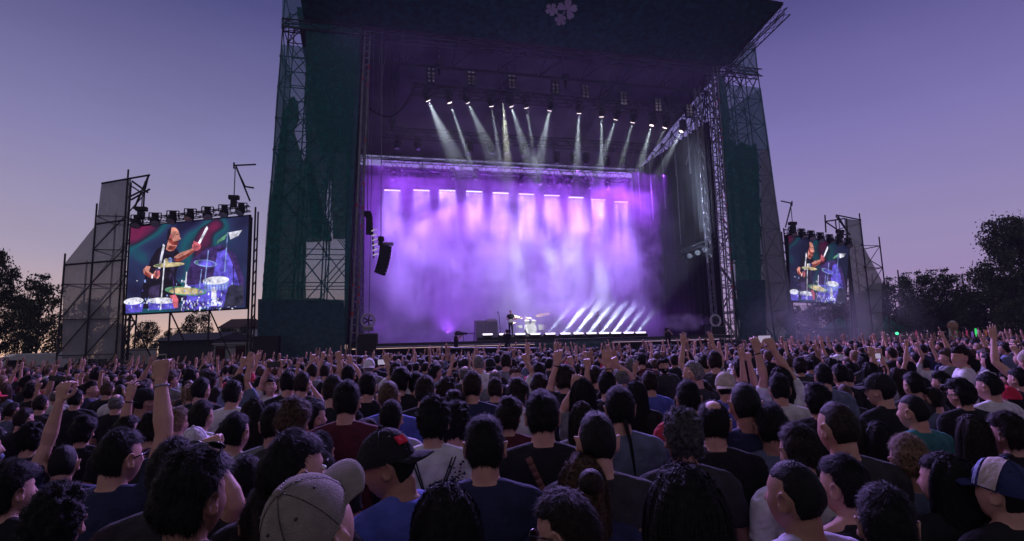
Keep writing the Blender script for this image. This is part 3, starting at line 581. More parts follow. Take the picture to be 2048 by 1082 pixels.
for pm in PM.values():     # uneven LED brightness inside each colour
    nt = pm.node_tree; N = nt.nodes; L = nt.links; b = N['Principled BSDF']; tc = N.new('ShaderNodeTexCoord'); n = N.new('ShaderNodeTexNoise'); n.inputs['Scale'].default_value = 3.2; n.inputs['Detail'].default_value = 6; L.new(tc.outputs['Object'], n.inputs['Vector'])
    r = N.new('ShaderNodeMapRange'); r.inputs['From Min'].default_value = .3; r.inputs['From Max'].default_value = .7; s0 = b.inputs['Emission Strength'].default_value; r.inputs['To Min'].default_value = s0*.25; r.inputs['To Max'].default_value = s0*1.5; L.new(n.outputs['Fac'], r.inputs['Value']); L.new(r.outputs[0], b.inputs['Emission Strength'])
def bgmat(name, k):
    m = bpy.data.materials.new(name); m.use_nodes = True; nt = m.node_tree; N = nt.nodes; L = nt.links; b = N['Principled BSDF']
    tc = N.new('ShaderNodeTexCoord'); n = N.new('ShaderNodeTexNoise'); n.inputs['Scale'].default_value = .28; n.inputs['Detail'].default_value = 1.5; n.inputs['Distortion'].default_value = .6; L.new(tc.outputs['Object'], n.inputs['Vector'])
    r = N.new('ShaderNodeValToRGB'); e = r.color_ramp.elements; st = [(.34, (.01, .008, .04)), (.43, (.02, .03, .10)), (.49, (.006, .09, .13)), (.54, (.02, .012, .04)), (.62, (.17, .012, .07)), (.72, (.03, .01, .04))]
    while len(e) < len(st): e.new(.5)
    for el, (p, c) in zip(e, st): el.position = p; el.color = (*[x*k for x in c], 1)
    L.new(n.outputs['Fac'], r.inputs['Fac']); L.new(r.outputs[0], b.inputs['Emission Color']); b.inputs['Emission Strength'].default_value = 1.
    b.inputs['Base Color'].default_value = (.01, .01, .01, 1); return m
def screen(corn, lab, side, dim):
    c = corn; n = (c[1]-c[0]).cross(c[3]-c[0]).normalized(); n = n if n.y < 0 else -n; ctr = lerp2(c, .5, .5)
    t = thing('video_screen', (ctr.x, ctr.y, c[3].z), lab, 'video screen', 'video screens beside the stage')
    mb = MB(); q = [lerp2(c, s, u) for s, u in ((-.015, -.015), (1.015, -.015), (1.015, 1.015), (-.015, 1.015))]; mb.prism(q, -n*.25); mb.build('housing', M['black'], t)
    mb = MB(); q = [p+n*.01 for p in c]; mb.quad(*q); mb.build('display', bgmat('screen_picture_ground_%s' % ('a' if side < 0 else 'b'), dim), t)
    def pl(x, y, lay): s = (x-257)/238.; top = 455-23*s; bot = 628-13*s; return lerp2(c, s, (y-top)/(bot-top))+n*(.012+.004*lay)
    B = {k: MB() for k in PM}
    def poly(k, pts, lay): B[k].add([pl(x, y, lay) for x, y in pts], [tuple(range(len(pts)))])
    def ell(k, cx, cy, rx, ry, lay, rot=0, n=20):
        ca, sa = math.cos(R(rot)), math.sin(R(rot)); poly(k, [(cx+rx*math.cos(a)*ca+ry*math.sin(a)*sa, cy-rx*math.cos(a)*sa+ry*math.sin(a)*ca) for a in [2*math.pi*i/n for i in range(n)]], lay)
    def line(k, x0, y0, x1, y1, w, lay): d = math.hypot(x1-x0, y1-y0); nx, ny = -(y1-y0)/d*w/2, (x1-x0)/d*w/2; poly(k, [(x0+nx, y0+ny), (x1+nx, y1+ny), (x1-nx, y1-ny), (x0-nx, y0-ny)], lay)
    poly('dark', [(370, 560), (380, 520), (410, 498), (440, 490), (470, 510), (490, 560), (491, 612), (365, 620)], 1)
    poly('blue', [(425, 560), (432, 505), (450, 500), (470, 540), (482, 575), (480, 612), (420, 614)], 2)
    poly('blue', [(372, 612), (378, 572), (415, 566), (470, 570), (478, 613)], 3)
    poly('black', [(310, 500), (322, 492), (334, 489), (350, 500), (362, 520), (352, 540), (350, 560), (372, 580), (362, 606), (325, 616), (284, 618), (284, 580), (292, 545), (300, 518)], 4)
    poly('skin', [(328, 500), (332, 480), (345, 478), (350, 492), (344, 502), (336, 504)], 5)
    ell('skin', 342, 473, 12, 18, 6, 8); poly('skin', [(352, 470), (357, 479), (352, 482)], 6); poly('black', [(329, 468), (331, 460), (337, 456), (336, 470), (332, 482), (328, 478)], 7); ell('pink', 337, 474, 2.5, 4, 8); poly('pink', [(346, 490), (352, 488), (352, 484), (346, 484)], 7)
    line('black', 347, 470, 352, 469, 1.6, 8); line('black', 347, 485, 353, 483, 1.6, 9)
    poly('skin', [(345, 515), (358, 506), (376, 500), (384, 495), (386, 503), (374, 514), (358, 524), (348, 524)], 5); ell('pink', 389, 494, 9, 9, 6); line('pink', 383, 484, 396, 496, 4, 7); poly('white', [(392, 487), (396, 489), (411, 458), (409, 453), (406, 456)], 7)
    poly('skin', [(292, 533), (300, 534), (297, 544), (304, 549), (313, 548), (313, 556), (300, 557), (288, 550), (285, 541)], 5); ell('skin', 313, 550, 6, 9, 6); ell('pink', 316, 548, 3, 6, 7); poly('white', [(315, 538), (319, 539), (326, 492), (322, 489)], 8); line('white', 304, 551, 304, 558, 3, 8)
    ell('yel', 336, 531, 31, 4.5, 9, 4); ell('green', 322, 532, 14, 2.5, 10, 4); ell('yel', 330, 526, 5, 8, 10)
    ell('pale', 409, 528, 24, 7, 9, -6); ell('green', 400, 527, 12, 4, 10, -6); ell('white', 413, 529, 7, 3, 11)
    ell('green', 372, 583, 42, 9, 9, -4); ell('yel', 355, 583, 16, 5, 10); ell('white', 375, 578, 8, 5, 11); ell('pale', 395, 585, 14, 4, 10)
    ell('white', 432, 562, 27, 8, 9, 4); poly('pale', [(406, 566), (459, 563), (456, 580), (410, 584)], 8); poly('white', [(424, 575), (433, 575), (436, 612), (424, 612)], 9)
    ell('white', 326, 602, 30, 6, 9); poly('blue', [(298, 604), (354, 604), (352, 618), (302, 620)], 8); ell('white', 271, 603, 19, 7, 9, 6); poly('blue', [(256, 608), (290, 608), (288, 624), (257, 626)], 8)
    poly('white', [(454, 466), (482, 461), (474, 473), (458, 480)], 9); poly('green', [(454, 466), (432, 482), (430, 489), (446, 480)], 9); line('pale', 452, 466, 449, 545, 2.5, 8)
    for x0, y0, x1, y1, k in ((414, 502, 409, 575, 'pale'), (327, 520, 324, 620, 'white'), (372, 545, 371, 575, 'white'), (402, 540, 398, 590, 'pale'), (466, 510, 470, 600, 'dark'), (345, 552, 350, 590, 'dark')): line(k, x0, y0, x1, y1, 2.2, 12)
    poly('pink', [(340, 592), (352, 590), (358, 600), (358, 616), (350, 616), (346, 604)], 10)
    poly('skin2', [(334, 486), (340, 491), (350, 492), (352, 487), (350, 484), (342, 484), (338, 478), (332, 478)], 9); poly('skin2', [(330, 500), (336, 492), (348, 494), (344, 502)], 6)
    poly('skin2', [(348, 524), (358, 524), (374, 514), (386, 503), (385, 500), (372, 508), (356, 517), (346, 519)], 7); poly('skin2', [(288, 550), (300, 557), (313, 556), (313, 553), (301, 552), (290, 543)], 7)
    for k in range(4): line('skin2', 384+k*3.2, 490+k*.8, 387+k*3.4, 496, 1.1, 9); line('skin2', 309+k*2, 546, 309+k*2, 554, .9, 9)
    poly('shirt2', [(318, 505), (326, 500), (322, 530), (312, 560), (308, 555)], 6); poly('shirt2', [(340, 520), (350, 516), (346, 545), (338, 560)], 6); ell('pale', 337, 523, 5, 7, 6); poly('shirt2', [(300, 575), (320, 570), (318, 610), (298, 612)], 6)
    for c_, rx_, ry_, ro in (((336, 531), 31, 4.5, 4), ((409, 528), 24, 7, -6), ((372, 583), 42, 9, -4)):
        for q in (.75, .45): ell('yel' if c_[0] != 409 else 'blue', c_[0]+2, c_[1], rx_*q, ry_*q, 10.5+q, ro)
    for k in range(9): line('blue', 408+k*6, 570+.5*(k % 3), 408+k*6, 582, 1.4, 11)
    for k in range(8): line('skin2', 250+k*30, 452-k*3, 262+k*30, 460-k*3+4*(k % 2), .8, 1) if k > 20 else None
    rs = random.Random(5)
    for k in range(150):
        x = rs.uniform(262, 478) if k % 2 else rs.uniform(365, 462); y = rs.uniform(596, 619) if k % 3 else rs.uniform(560, 612); line(rs.choice(('white', 'white', 'pale', 'pale', 'blue')), x, y, x+rs.uniform(-1, 1), y+rs.uniform(1.5, 6), rs.uniform(1, 3.2), 13)
    for k in range(3): ell(('dark', 'blue', 'dark')[k], 392, 612, (15, 12, 5)[k], (9, 7, 3)[k], 10+k)
    poly('grey', [(458, 575), (466, 570), (478, 572), (488, 570), (491, 590), (490, 612), (450, 614), (454, 592)], 14)
    mb = MB()
    for i, k in enumerate(PM): mb.add(B[k].v, B[k].f, i)
    mb.build('picture', list(PM.values()), t)
    return t
cL = scrn([(262, 455), (498, 432), (491, 615), (252, 628)], .6); screen(cL, 'large video screen on the left of the stage showing a drummer', -1, 1.)
cR = scrn([(1577, 471), (1698, 491), (1691, 607), (1581, 602)], .6); screen(cR, 'smaller looking video screen on the right of the stage showing a drummer', 1, .5)
def wing(outline, As, Zs, lab, arm, sgn, zsc):
    t = thing('scaffold_wing', W((As[0]+As[-1])/2, 1, 0), lab, 'scaffold wing', 'grey scrimmed scaffold wings beside the screens')
    mb = MB(); ztop = Zs[-1]
    tops = zsc
    for i, a in enumerate(As):
        for d in (.9, 3.2): mb.tube(W(a, d, 0), W(a, d, tops[i]+.4), .05, 5)
    for z in Zs:
        live = [a for a, tp in zip(As, tops) if tp >= z-.2]
        if len(live) > 1:
            for d in (.9, 3.2): mb.tube(W(live[0], d, z), W(live[-1], d, z), .03, 4)
        for a in live: mb.tube(W(a, .9, z), W(a, 3.2, z), .04, 4)
    for i in range(len(Zs)-1):
        live = [a for a, tp in zip(As, tops) if tp >= Zs[i+1]-.2]
        for j in range(len(live)-1):
            for d in (.9, 3.2): mb.tube(W(live[j], d, Zs[i]), W(live[j+1], d, Zs[i+1]), .03, 4)
        for a in live: mb.tube(W(a, .9, Zs[i]), W(a, 3.2, Zs[i+1]), .035, 4)
    for p in arm: mb.path([W(at(x, y, .8)[0], .8, at(x, y, .8)[1]) for x, y in p], .055, 5)
    mb.build('scaffold_frame', M['dsteel'], t)
    mb = MB(); netpoly(mb, outline, 1.0); mb.build('grey_scrim', M['grey_net'], t)
    return t
wing([(124, 718), (127, 530), (193, 448), (203, 367), (262, 358), (256, 440), (250, 540), (244, 718)], [-9.9, -8.6, -7.2], lin(.3, 11.6, 7), 'scaffold wing with grey scrim and raised arm on the outer side of the left screen',
     [[(203, 367), (300, 350)], [(264, 362), (296, 385)], [(298, 350), (268, 418)], [(262, 400), (300, 378)], [(297, 350), (290, 378), (256, 395)], [(262, 365), (250, 540), (243, 718)], [(128, 530), (248, 520)], [(193, 448), (252, 440)]], -1, [7.2, 10, 12])
wing([(1689, 437), (1722, 441), (1728, 494), (1763, 560), (1766, 690), (1702, 690), (1697, 560)], [42.4, 44., 45.4], lin(.3, 10.6, 7), 'scaffold wing with grey scrim and raised arm on the outer side of the right screen',
     [[(1690, 437), (1650, 443)], [(1672, 430), (1722, 440)], [(1650, 430), (1652, 465)], [(1672, 432), (1700, 470)], [(1650, 443), (1690, 470)], [(1693, 437), (1700, 560), (1706, 700)], [(1675, 430), (1690, 455)]], 1, [11, 9.2, 6.6])
# frames carrying the screens, with lamp rows on top
def screen_frame(corn, lab, under, lamps, truss_ends, brack, hoists, grp):
    t = thing('screen_support', (corn[3]+corn[2])/2*1, lab, 'screen support', 'frames holding the video screens'); mb = MB(); n = Vector((0, .35, 0))
    for s in (0, .33, .66, 1): p = lerp2(corn, s, 0)+n; q = p.copy(); q.z = 0; mb.tube(p, q, .05, 5)
    for s in (-.03, 1.03):
        for k in range(14): z = k/14*corn[0].z; p = lerp2(corn, s, 0)+n; mb.tube((p.x, p.y, z), (p.x+.0, p.y+.35, z+.4), .03, 4)
        p = lerp2(corn, s, 0)+n; mb.tube((p.x, p.y, 0), (p.x, p.y, p.z+.6), .055, 5); mb.tube((p.x, p.y+.35, 0), (p.x, p.y+.35, p.z+.4), .05, 5)
    zb = corn[3].z
    for s in (0, .33, .66): p = lerp2(corn, s, 1)+n; q = lerp2(corn, s+.33, 1)+n; mb.tube(p, (q.x, q.y, .2), .04, 4); mb.tube((p.x, p.y, zb*.55), (q.x, q.y, zb*.55), .035, 4)
    for s in lin(0, 1, 5):
        p = lerp2(corn, s, 0)+n; q = lerp2(corn, s, 1)+n; mb.tube(p, q, .035, 4)
    mb.build('tube_frame', M['dsteel'], t)
    a, b = [W(at(x, y, .6)[0], .6, at(x, y, .6)[1]) for x, y in truss_ends]
    t2 = thing('lighting_truss', (a+b)/2, 'thin lamp truss over '+grp, 'lighting truss'); mb = MB(); truss(mb, a, b, .3, .3, .03, .4); mb.build('truss_frame', M['alu'], t2)
    for k in range(lamps):
        c = a.lerp(b, (k+.5)/lamps)-Vector((0, 0, .05))-DX*.15; u = (-DX*.5-Vector((0, 0, .8))+AX*.25*math.sin(k*1.9)).normalized()
        l = thing('flood_lamp', c, 'unlit black lamp over '+grp+', '+['first', 'second', 'third', 'fourth', 'fifth', 'sixth', 'seventh'][k]+' from the outer end' if under < 0 else 'unlit black lamp over '+grp+', '+['first', 'second', 'third', 'fourth', 'fifth', 'sixth', 'seventh'][k]+' from the tower', 'stage lamp', 'unlit lamps over '+grp)
        mb = MB(); mb.tube(c-u*.22, c+u*.05, .14, 10, r2=.24); mb.tube(c+u*.05, c+u*.28, .25, 10); mb.build('lamp_head', M['black'], l, True)
        mb = MB(); mb.box(c+Vector((0, 0, .3)), AX*.3, DX*.2, (0, 0, .18)); mb.path([c+AX*.3, c+AX*.3+Vector((0, 0, .4)), c-AX*.3+Vector((0, 0, .4)), c-AX*.3], .03, 4); mb.build('yoke', M['black'], l)
        mb = MB(); mb.tube(c+u*.28, c+u*.3, .22, 10); mb.build('lens', M['lens_off'], l)
    for p in brack:
        pass
    mb = MB()
    for p in brack: mb.path([W(at(x, y, .6)[0], .6, at(x, y, .6)[1]) for x, y in p], .05, 5)
    t3 = thing('hoist_bracket', W(at(*brack[0][0], .6)[0], .6, at(*brack[0][0], .6)[1]), 'tubular bracket reaching out from the stage tower over '+grp, 'bracket'); mb.build('tube_frame', M['dsteel'], t3)
    for i, (x, y, yt) in enumerate(hoists):
        A_, z = at(x, y, .6); z2 = at(x, yt, .6)[1]; c = W(A_, .6, z); h = thing('chain_hoist', c, 'motor hoist on a chain at the '+('outer end of ' if i == 0 else 'tower end of ')+grp, 'chain hoist')
        mb = MB(); mb.box(c, AX*.55, DX*.3, (0, 0, .22)); mb.box(c-Vector((0, 0, .35)), AX*.3, DX*.3, (0, 0, .4)); mb.build('motor_body', M['black'], h); mb = MB(); mb.tube(c, (c.x, c.y, z2), .03, 4); mb.build('chain', M['steel'], h)
screen_frame(cL, 'tubular frame and legs under the left video screen', -1, 7, [(258, 446), (500, 417)], [[(468, 331), (512, 329)], [(472, 333), (500, 402)], [(479, 350), (490, 373), (508, 376)], [(468, 325), (468, 337)]], [(283, 418, 380), (468, 395, 335)], 'the left video screen')
screen_frame(cR, 'tubular frame and legs under the right video screen', 1, 7, [(1572, 462), (1702, 488)], [[(1562, 402), (1585, 407)], [(1583, 407), (1571, 455)], [(1584, 402), (1584, 412)]], [(1680, 463, 440), (1585, 447, 407)], 'the right video screen')

# ---------------------------------------------------------------- gear around the stage
def spk(px, py, lab):
    pass
a, z = at(775, 492, .3); t = thing('line_array', W(a, .3, z), 'curved hanging column of black loudspeakers beside the left drape', 'loudspeaker'); p = W(a-.1, .3, z); ang = 8.
for k in range(9):
    c_, s_ = math.cos(R(ang)), math.sin(R(ang)); u = AX*s_*.45-DX*.0; dn = (-Vector((0, 0, 1))*c_-AX*s_*.55).normalized(); fw_ = (-DX*.9+AX*.35).normalized(); sd = dn.cross(fw_).normalized(); fw_ = sd.cross(dn).normalized()
    mb = MB(); mb.box(p+dn*.09, sd*.6, fw_*.4, dn*.165); b = mb.build('speaker_cabinet', M['black'], t); mb = MB(); mb.box(p+dn*.09+fw_*.205, sd*.56, fw_*.01, dn*.13); mb.build('grille', M['dsteel'], b); p = p+dn*.195; ang += 3.2
mb = MB(); mb.box(W(a-.1, .3, z+.12), AX*.9, DX*.5, (0, 0, .12)); mb.build('rigging_frame', M['steel'], t)
a, z = at(738, 432, 1); t = thing('side_lamp_ladder', W(a, 1, z), 'black ladder of slanted lit side lamps beside the left mast', 'stage lamp'); mb = MB(); mb.box(W(a, 1, z-.5), AX*.35, DX*.3, (0, 0, 1.3)); mb.tube(W(a+.15, 1, z), W(a+.3, 1, z-2.6), .05); mb.build('truss_frame', M['black'], t)
for k in range(6): c = W(a+.3+.02*k, .85, z-.9-.3*k); mb = MB(); mb.box(c, AX*.3+Vector((0, 0, .14)), DX*.1, (0, 0, .07)); mb.build('tube_lamp', emis('side_tube_lit', (.9, .8, 1.), .45) if k == 0 else bpy.data.materials['side_tube_lit'], t)
def case(p, sx, sy, sz, lab, m=None):
    t = thing('flight_case', p, lab, 'flight case'); mb = MB(); c = Vector(p)+Vector((0, 0, sz/2)); mb.box(c, AX*sx, DX*sy, (0, 0, sz)); mb.build('body', m or M['black'], t); mb = MB()
    for i in (-1, 1):
        for j in (-1, 1):
            e = c+AX*i*sx/2+DX*j*sy/2; mb.tube(e-Vector((0, 0, sz/2)), e+Vector((0, 0, sz/2)), .03, 4)
        for k in (-1, 1): e = c+DX*i*sy/2+Vector((0, 0, k*sz/2)); mb.tube(e-AX*sx/2, e+AX*sx/2, .03, 4)
    mb.build('edge_frame', M['steel'], t); return t
for px, side, lab in ((736, 1, 'round smoke fan on the silver cases at the left stage corner'), (1431, -1, 'round smoke fan on the silver case at the right stage corner')):
    a, z = at(px, 662, .4); case(W(a, .4, 2.4 if side < 0 else 2.4), 1.1, .7, .55, 'silver-edged flight case under the smoke fan at the %s stage corner' % ('left' if side > 0 else 'right'), M['black'])
    a2, z2 = at(px, 641, .4); c = W(a2, .4, z2); t = thing('smoke_fan', c, lab, 'smoke machine'); mb = MB()
    for k in range(16):
        t0, t1 = 2*math.pi*k/16, 2*math.pi*(k+1)/16; mb.tube(c+AX*.38*math.cos(t0)+Vector((0, 0, .38*math.sin(t0))), c+AX*.38*math.cos(t1)+Vector((0, 0, .38*math.sin(t1))), .07, 6)
    mb.build('fan_housing', M['offwhite'], t); mb = MB()
    for k in range(5): t0 = 2*math.pi*k/5; mb.box(c+AX*.16*math.cos(t0)+Vector((0, 0, .16*math.sin(t0))), AX*.28*math.cos(t0)+Vector((0, 0, .28*math.sin(t0))), DX*.02, -AX*.08*math.sin(t0)+Vector((0, 0, .08*math.cos(t0))))
    mb.build('fan_blade', M['dsteel'], t); mb = MB(); mb.box(c-Vector((0, 0, .5)), AX*.6, DX*.4, (0, 0, .2)); mb.tube(c-Vector((0, 0, .5)), c-Vector((0, 0, .3)), .06); mb.build('base', M['steel'], t)
# subwoofer stacks at the tower feet
for px, w_, yt, lab in ((535, 1.2, 672, 'black subwoofer stack at the foot of the left tower'), (734, 1.0, 672, 'black subwoofer stack in front of the left stage corner')):
    a, z = at(px, yt, -1.2); t = thing('subwoofer_stack', W(a, -1.2, 0), lab, 'loudspeaker')
    for k in range(3): mb = MB(); h = z/3; mb.box(W(a, -1.2, h*(k+.5)), AX*w_, DX*.9, (0, 0, h-.02)); b = mb.build('speaker_cabinet', M['black'], t); mb = MB(); mb.tube(W(a, -1.66, h*(k+.5)), W(a, -1.67, h*(k+.5)), .28, 14); mb.build('cone', M['dsteel'], b)
# guitar cabinets and small table left of the drums
for px0, px1, lab, tp in ((949, 970, 'tall grey amplifier cabinet on stage, the left one of the pair', 0), (971, 994, 'tall grey amplifier cabinet on stage, the right one with gear on top', 1)):
    a0, _ = at(px0, 660, 5); a1, zt = at(px1, 641, 5); zz = at(px0, 683, 5)[1]; t = thing('amplifier_cabinet', W((a0+a1)/2, 5, 2.4), lab, 'amplifier', 'grey amplifier cabinets'); mb = MB(); mb.box(W((a0+a1)/2, 5, (2.4+zt)/2), AX*(a1-a0-.03), DX*.6, (0, 0, zt-2.4)); mb.build('cabinet', mat('grey_cabinet', (.3, .32, .3), .8), t)
    mb = MB(); mb.box(W((a0+a1)/2, 4.69, (2.4+zt)/2), AX*(a1-a0-.15), DX*.02, (0, 0, zt-2.6)); mb.build('grille', mat('grey_grille', (.2, .22, .2), .9, 0, .3, 40), t)
    if tp: mb = MB(); mb.box(W((a0+a1)/2, 5, zt+.06), AX*.6, DX*.4, (0, 0, .12)); mb.build('amplifier_head', M['offwhite'], t)
a, z = at(937, 667, 4.5); t = thing('side_table', W(a, 4.5, 2.4), 'small dark side table left of the amplifier cabinets', 'table'); mb = MB(); mb.box(W(a, 4.5, z), AX*.8, DX*.4, (0, 0, .05)); mb.build('table_top', M['black'], t)
for i in (-1, 1): mb = MB(); mb.tube(W(a+i*.36, 4.5, 2.4), W(a+i*.36, 4.5, z), .025); mb.build('leg', M['steel'], t)
a, z = at(995, 628, 4); t = thing('microphone_stand', W(a, 4, 2.4), 'slim microphone stand beside the bass player', 'microphone stand'); mb = MB(); mb.tube(W(a+.2, 4, 2.4), W(a+.1, 4, z), .02); mb.tube(W(a+.1, 4, z), W(a, 3.9, z+.1), .02); mb.tube(W(a+.2, 4, 2.4), W(a+.2, 4, 2.43), .15, 12); mb.build('stand', M['black'], t); mb = MB(); mb.ball(W(a, 3.9, z+.12), .05); mb.build('microphone', M['steel'], t)
# drum kit
DA, DD, DZ = 17.35, 6.6, 2.78
t = thing('drum_kit', W(DA, DD, DZ), 'white drum kit with raised cymbals on the centre riser', 'drum kit')
shell = mat('drum_shell', (.5, .5, .52), .4, .2); skin = mat('drum_skin', (.75, .75, .7), .6); brass = mat('cymbal_brass', (.6, .52, .3), .4, .3)
def drum(a, d, z, r, h, tilt=(0, 0), nm='tom_drum'):
    u = (Vector((0, 0, 1))+AX*tilt[0]-DX*tilt[1]).normalized(); c = W(a, d, z); mb = MB(); mb.tube(c, c+u*h, r, 16); o = mb.build(nm, shell, t); mb = MB(); mb.tube(c+u*h, c+u*(h+.015), r*1.04, 16); mb.build('drum_head', skin, o)
mb = MB(); mb.tube(W(DA, DD-.55, DZ+.42), W(DA, DD, DZ+.42), .42, 20); o = mb.build('bass_drum', shell, t); mb = MB(); mb.tube(W(DA, DD-.57, DZ+.42), W(DA, DD-.55, DZ+.42), .4, 20); mb.build('drum_head', skin, o)
mb = MB(); mb.ball(W(DA+.03, DD-.58, DZ+.42), .2, .02, .2); mb.build('emblem', M['dsteel'], o)
drum(DA-.28, DD-.35, DZ+.85, .17, .22, (0, .35)); drum(DA+.25, DD-.35, DZ+.85, .18, .24, (0, .35)); drum(DA+.85, DD-.1, DZ+.35, .24, .4); drum(DA-.75, DD, DZ+.55, .2, .18); drum(DA+1.15, DD+.3, DZ+.3, .26, .42)
for a_, d_, z_, r_, tl in ((-.95, -.35, 1.35, .36, .3), (.75, -.4, 1.45, .34, -.3), (1.35, 0, 1.55, .3, -.2), (-1.2, .1, .95, .22, 0), (-.2, -.7, 1.25, .2, .1)):
    c = W(DA+a_, DD+d_, DZ+z_); u = (Vector((0, 0, 1))+AX*tl-DX*.35).normalized(); mb = MB(); mb.tube(c-u*.01, c+u*.02, r_, 20, r2=.06); o = mb.build('cymbal', brass, t); mb = MB(); mb.tube(W(DA+a_, DD+d_, DZ), c, .02); 
    for k in range(3): mb.tube(W(DA+a_, DD+d_, DZ+.35), W(DA+a_+.25*math.cos(k*2.1), DD+d_+.25*math.sin(k*2.1), DZ), .015)
    mb.build('stand', M['steel'], o)
# crowd barriers and rails in the pit
def rail(x0, x1, y, d, posts, lab):
    a0, z = at(x0, y, d); a1, z1 = at(x1, y, d); t = thing('pit_rail', W((a0+a1)/2, d, 0), lab, 'rail', 'metal rails between crowd and stage'); mb = MB(); mb.tube(W(a0, d, z), W(a1, d, z1), .05, 6); mb.build('top_tube', M['steel'], t)
    for k in range(posts): a = a0+(a1-a0)*k/(posts-1); mb = MB(); mb.tube(W(a, d, 0), W(a, d, z+.12), .04, 6); mb.build('post', M['steel'], t)
rail(884, 1080, 696, -2.2, 4, 'bright metal rail in the pit under the drummer'); rail(1290, 1392, 691, -2.2, 3, 'bright metal rail in the pit before the right camera operator'); rail(700, 930, 713, -3.2, 6, 'violet-lit barrier rail before the left half of the stage')
a, z = at(1430, 640, .4)
t = case(W(29, -.9, 1.4), 1.5, .7, .6, 'wide silver-edged case on the scaffold foot of the right stage corner', M['dsteel'])
# ---------------------------------------------------------------- people
def nrm(v): return v/np.maximum(np.linalg.norm(v, axis=-1, keepdims=True), 1e-9)
def G(x, s): return np.exp(-(x/s)**2)
def sph(nu, nv):
    t = np.linspace(0, math.pi, nv+1)[1:-1]; p = np.arange(nu)*2*math.pi/nu
    T, P_ = np.meshgrid(t, p, indexing='ij'); D = np.stack([np.sin(T)*np.sin(P_), np.sin(T)*np.cos(P_), np.cos(T)], -1).reshape(-1, 3)
    D = np.vstack([[0, 0, 1], D, [0, 0, -1]]); n = nv-1; F = []
    for i in range(nu):
        j = (i+1) % nu; F.append((0, 1+j, 1+i)); b = 1+(n-1)*nu; F.append((len(D)-1, b+i, b+j))
        for k in range(n-1): F.append((1+k*nu+i, 1+k*nu+j, 1+(k+1)*nu+j, 1+(k+1)*nu+i))
    return D, F
def head_shape(D):
    dx, dy, dz = D.T; x = .075*dx; y = .096*dy; z = .118*dz; t = np.clip(-dz, 0, 1)
    x = x*(1-.26*t**1.4)*(1-.06*np.clip(dy, 0, 1)); back = np.clip(-dy, 0, 1)
    y = y*(1-.42*t*back)-.006*G(dz-.25, .5)*back
    fr = np.clip(dy, 0, 1)**.5*(dy > 0)
    y = y-.006*G(dz-.1, .35)*fr
    ax = np.abs(x)
    nose = G(x, .0105+.004*np.clip(-z/.03, 0, 1))*np.clip((.022-z)/.052, 0, 1)*(1/(1+np.exp((-.037-z)/.0022)))
    y = y+fr*(.027*nose-.010*G(ax-.030, .015)*G(z-.010, .011)+.005*G(z-.028, .008)*G(ax-.02, .03)+.004*G(ax-.042, .014)*G(z+.022, .016)
        +.0075*G(x, .02)*(G(z+.060, .0055)+G(z+.072, .006))-.003*G(x, .022)*G(z+.066, .0022)+.012*G(x, .024)*G(z+.100, .014)-.003*G(x, .02)*G(z+.085, .005))
    return np.stack([x, y, z], 1)
def loft(rings, n=16):
    """rings: (centre, axis u, axis v) half-axes as vectors"""
    a = np.arange(n)*2*math.pi/n; V = []; F = []
    for c, u, v in rings: V.append(np.array(c)+np.outer(np.cos(a), u)+np.outer(np.sin(a), v))
    V = np.vstack(V); m = len(rings)
    for k in range(m-1):
        for i in range(n): j = (i+1) % n; F.append((k*n+i, k*n+j, (k+1)*n+j, (k+1)*n+i))
    F.append(tuple(range(n-1, -1, -1))); F.append(tuple((m-1)*n+i for i in range(n))); return V, F
def capsule(p, q, r0, r1, n=10):
    p = np.array(p, float); q = np.array(q, float); d = q-p; L = np.linalg.norm(d); d = d/max(L, 1e-6); u = np.cross(d, [0, 0, 1.] if abs(d[2]) < .9 else [1., 0, 0]); u /= np.linalg.norm(u); v = np.cross(d, u)
    R_ = []
    for s in (-.95, -.7, -.35, 0): k = math.sqrt(max(0, 1-s*s)); R_.append((p+d*s*r0, u*r0*k, v*r0*k))
    for s in (0, .35, .7, .95): k = math.sqrt(max(0, 1-s*s)); R_.append((q+d*s*r1, u*r1*k, v*r1*k))
    return loft(R_, n)
class PA:
    def __init__(s): s.V = []; s.F = []; s.n = 0
    def add(s, VF): V, F = VF; s.V.append(np.asarray(V)); s.F += [tuple(i+s.n for i in f) for f in F]; s.n += len(V); return s
    def mesh(s, name='m'):
        me = bpy.data.meshes.new(name); me.from_pydata(np.vstack(s.V).tolist(), [], s.F); return me
def remesh(pa, voxel, smooth=2, name='body', fac=.5):
    o = bpy.data.objects.new('tmp', pa.mesh()); COL.objects.link(o)
    m = o.modifiers.new('r', 'REMESH'); m.mode = 'VOXEL'; m.voxel_size = voxel; m.use_smooth_shade = True
    if smooth: k = o.modifiers.new('s', 'SMOOTH'); k.iterations = smooth; k.factor = fac
    dg = bpy.context.evaluated_depsgraph_get(); me = bpy.data.meshes.new_from_object(o.evaluated_get(dg)); me.name = name
    old = o.data; bpy.data.objects.remove(o); bpy.data.meshes.remove(old)
    me.polygons.foreach_set('use_smooth', [True]*len(me.polygons)); return me
def rot3(yaw, pitch, roll=0):
    """yaw + turns the face to the person's left, pitch + tips it up"""
    return np.array((Matrix.Rotation(R(yaw), 3, 'Z') @ Matrix.Rotation(R(pitch), 3, 'X') @ Matrix.Rotation(R(roll), 3, 'Y')))
PIV = np.array([0, -.01, 1.51]); HC = np.array([0, .020, 1.607])
def hx(V, hr): return (np.asarray(V)-PIV) @ rot3(*hr).T+PIV
